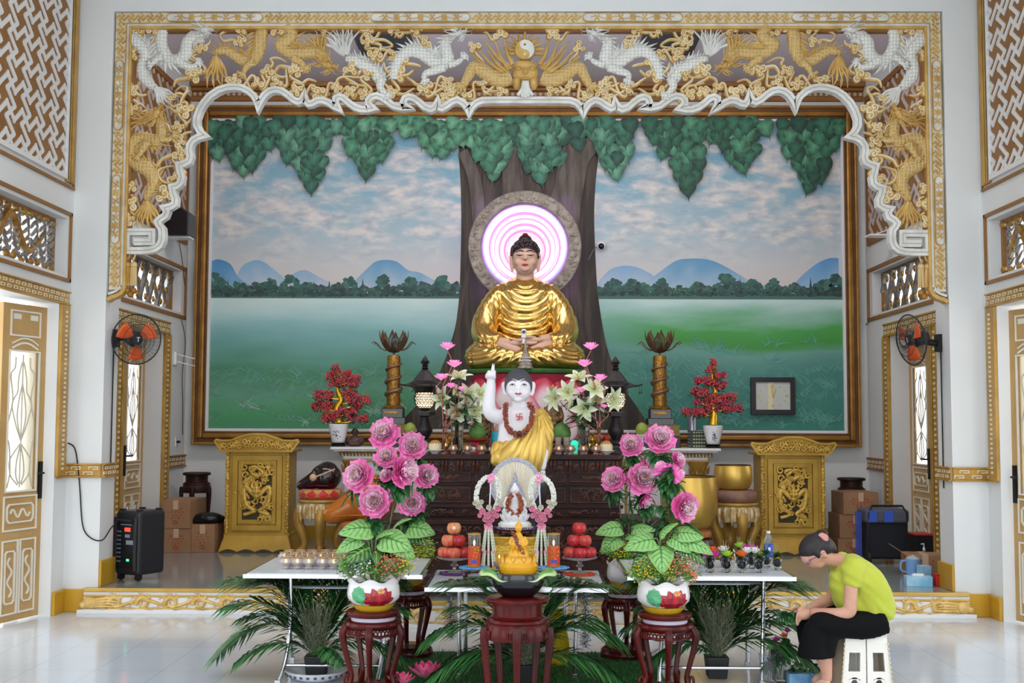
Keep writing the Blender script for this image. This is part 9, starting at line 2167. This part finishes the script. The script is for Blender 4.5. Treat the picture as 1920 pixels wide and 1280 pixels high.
def panel(x0,x1,b0,b1):
 0
 o=[(b0,0),(b1,0),(x1,hs-.02),(x0,hs-.02)]; cx=(b0+b1+x0+x1)/4; z2=.10; hole=circ(cx,z2,.026); out=[o[0]]+[(cx,0)]+[(cx,z2-.026)]+[(cx+.026*sin(-2*pi*i/14)*1.0,z2-.026*cos(2*pi*i/14))for i in range(1,15)]+[(cx,0)]+o[1:]
 q0,q1=.17,.29; a,b=cx-.035,cx+.035; xm=(x0+x1)/2
 return out+[(xm,hs-.02),(cx,q1),(a,q1),(a,q0),(b,q0),(b,q1),(cx,q1),(xm,hs-.02)][:0]
for yy,t_ in((-.12,-.10),(.10,.12)):
 for s in(-1,1):
  m=MB(); a,b=(s*.004,s*wt),(s*.004,s*wb); n0=[(b[0],0),(b[1],0)]; L_=lambda f,z:(a[1]+(b[1]-a[1])*(1-z/(hs-.02))-s*.0)*f if f else s*.004
  zz=[0,.075,.125,.17,.285,hs-.02]
  for z0,z1,full in((0,.075,1),(.125,.17,1),(.285,hs-.02,1),(.075,.125,0),(.17,.285,0)):
   for f0,f1 in([(0,1)]if full else[(0,.28),(.72 if z0<.1 else.78,1)]):m.prism([(L_(f0,z0),z0),(L_(f1,z0),z0),(L_(f1,z1),z1),(L_(f0,z1),z1)],yy,t_)
  if 1:m.ribbon([(L_(.5,.1)+.028*cos(q),.1+.028*sin(q))for q in[2*pi*i/16 for i in range(16)]],.014,yy,t_,closed=True)
  m.build('leg_panel',STW,ST_,smooth=0)
m=MB(); m.box2((-wt-.006,-.135,hs-.03),(wt+.006,.135,hs)); [m.box2((s*wt-.006*s,-.125,hs-.07),(s*wt+.004*s,.125,hs-.03))for s in(-1,1)]; m.build('seat',STW,ST_,smooth=0,bevel=.008)
m=MB();
for s in(-1,1):m.add([(s*(wt-.004),-.1,hs-.03),(s*(wt-.004),.1,hs-.03),(s*(wb-.006),.1,.0),(s*(wb-.006),-.1,.0)],[(0,1,2,3)])
for i in range(12):z=.03+i*.028; [m.box((s*(wb+.001-(wb-wt)*z/hs),-.122,z),(.007,.006,.016))for s in(-1,1)]
m.build('folding_side',STB,ST_,smooth=0,solid=.004)
o=V(G(1510,1154))+W0; t=thing('leafy_sprig','leafy green sprig held in the seated person\'s hands','stem',o); m=MB(); a=V(G(1512,1156,-.0))+W0-o; e=V(G(1466,1145,-.02))+W0-o; m.tube(spline([tuple(a+V((.02,0,0))),tuple((a+e)/2+V((0,0,-.01))),tuple(e)],5),.004,6); m.build('stalk',STEM,t)
m=MB()
for i in range(8):u=i/7; dusty_leaf(m,a.lerp(e,.25+.7*u),(rr.uniform(-1,.3),rr.uniform(-1,.2),rr.uniform(-1.2,.6)),.085,i)
m.build('leaves',LEAFC,t)
def floor_vase(px,py,lab,cols,H,seed):
 o=PZ(px,py,0); t=thing('clear_vase',lab,'flower vase',(o.x,o.y,0),0,'clear vases on the floor'); m=MB(); m.lathe([(0,0),(.05,0),(.055,.01),(.05,H*.5),(.06,H),(.056,H),(.046,H*.5),(.045,.02),(0,.015)],16); m.build('vase',MATS['clear_pet'],t); f=MB(); l=MB(); r_=random.Random(seed)
 for i,cc in enumerate(cols):
  c=V((r_.uniform(-.05,.05),r_.uniform(-.04,.02),H+.02+.03*i)); l.col((70,110,56)); l.tube([(0,0,.03),tuple(c)],.003,5)
  for ly,(n_,tl)in enumerate(((14,.3),(12,1.0),(8,2.2))):
   for q in range(n_):a=2*pi*q/n_+ly; petal(f,c,(cos(a),sin(a)-.4,tl),.035,.007,.5,cc,tuple(min(255,u*1.1)for u in cc),nseg=3)
  for q in range(9):a=r_.uniform(0,6.28); dusty_leaf(l,c-V((0,0,.04+.01*q)),(cos(a),sin(a)-.2,r_.uniform(-.8,.5)),.085,q)
 f.build('blooms',CHR,t); l.build('leaves',LEAFC,t)
floor_vase(1463,1277,'clear floor vase of magenta and orange blooms by the seated person\'s knees',[MG,OR,MG],.24,3); floor_vase(1440,1283,'clear floor vase of loose green leaves beside the palm near the person',[(150,190,120)],.20,5)
o=PZ(1508,1279,0); t=thing('tissue_box','blue printed tissue box with cut white blooms on the floor by her shoes','box',(o.x,o.y,0),R(6)); m=MB(); m.box((0,0,.035),(.24,.13,.07)); m.build('carton',M('blue_box_print',(150,196,230),.5,col2=(84,150,206),scale=10),t,smooth=0,bevel=.003)
t=thing('cut_flowers','cut white blooms and dark leaves lying on the blue box by her shoes','flowers',(o.x,o.y,.071)); f=MB(); l=MB()
for i in range(5):
 c=V((-.11+.055*i,rr.uniform(-.03,.03),.014)); [petal(f,c,(cos(q),sin(q)-.2,.5),.038,.010,.4,(238,234,200),(246,244,236),nseg=3)for q in[2*pi*e/9 for e in range(9)]]; [dusty_leaf(l,c+V((.02,.01,.005)),(rr.uniform(-1,1),rr.uniform(-1,1),rr.uniform(.1,.7)),.07,q)for q in range(4)]
f.build('blooms',CHR,t); l.build('leaves',LEAFC,t)
w=bpy.data.worlds.new('sky'); SC.world=w; w.use_nodes=True
nt=w.node_tree; bg=nt.nodes['Background']
bg.inputs['Color'].default_value=(.965,.985,1.0,1); bg.inputs['Strength'].default_value=2.2
vs=SC.view_settings; vs.view_transform='Standard'; vs.look='None'; vs.gamma=1; vs.use_curve_mapping=False; vs.exposure=0
SC.cycles.use_denoising=True
SC.cycles.max_bounces=8; SC.cycles.diffuse_bounces=4; SC.cycles.glossy_bounces=4; SC.cycles.transmission_bounces=6; SC.cycles.transparent_max_bounces=8
SC.cycles.caustics_reflective=False; SC.cycles.caustics_refractive=False
SC.cycles.sample_clamp_indirect=6
for x in(-2.6,0,2.6):area('alcove_fill_light',(x,11.25,5.66),(R(38),0,0),2.2,.25,28,(1,.97,.95)); area('alcove_fill_light',(x,11.3,5.68),(R(148),0,0),2.2,.25,18,(1,.95,.98))  # added fill lights hidden behind the lintel, brightening mural and alcove ceiling
for x in(-2.2,2.2):
 for y in(3.5,7.2):area('hall_fill_light',(x,y,5.98),(0,0,0),1.4,1.4,25,(.97,.98,1))  # added overhead fill for the hall, out of view, no fixture modelled
bg.inputs['Strength'].default_value=2.75
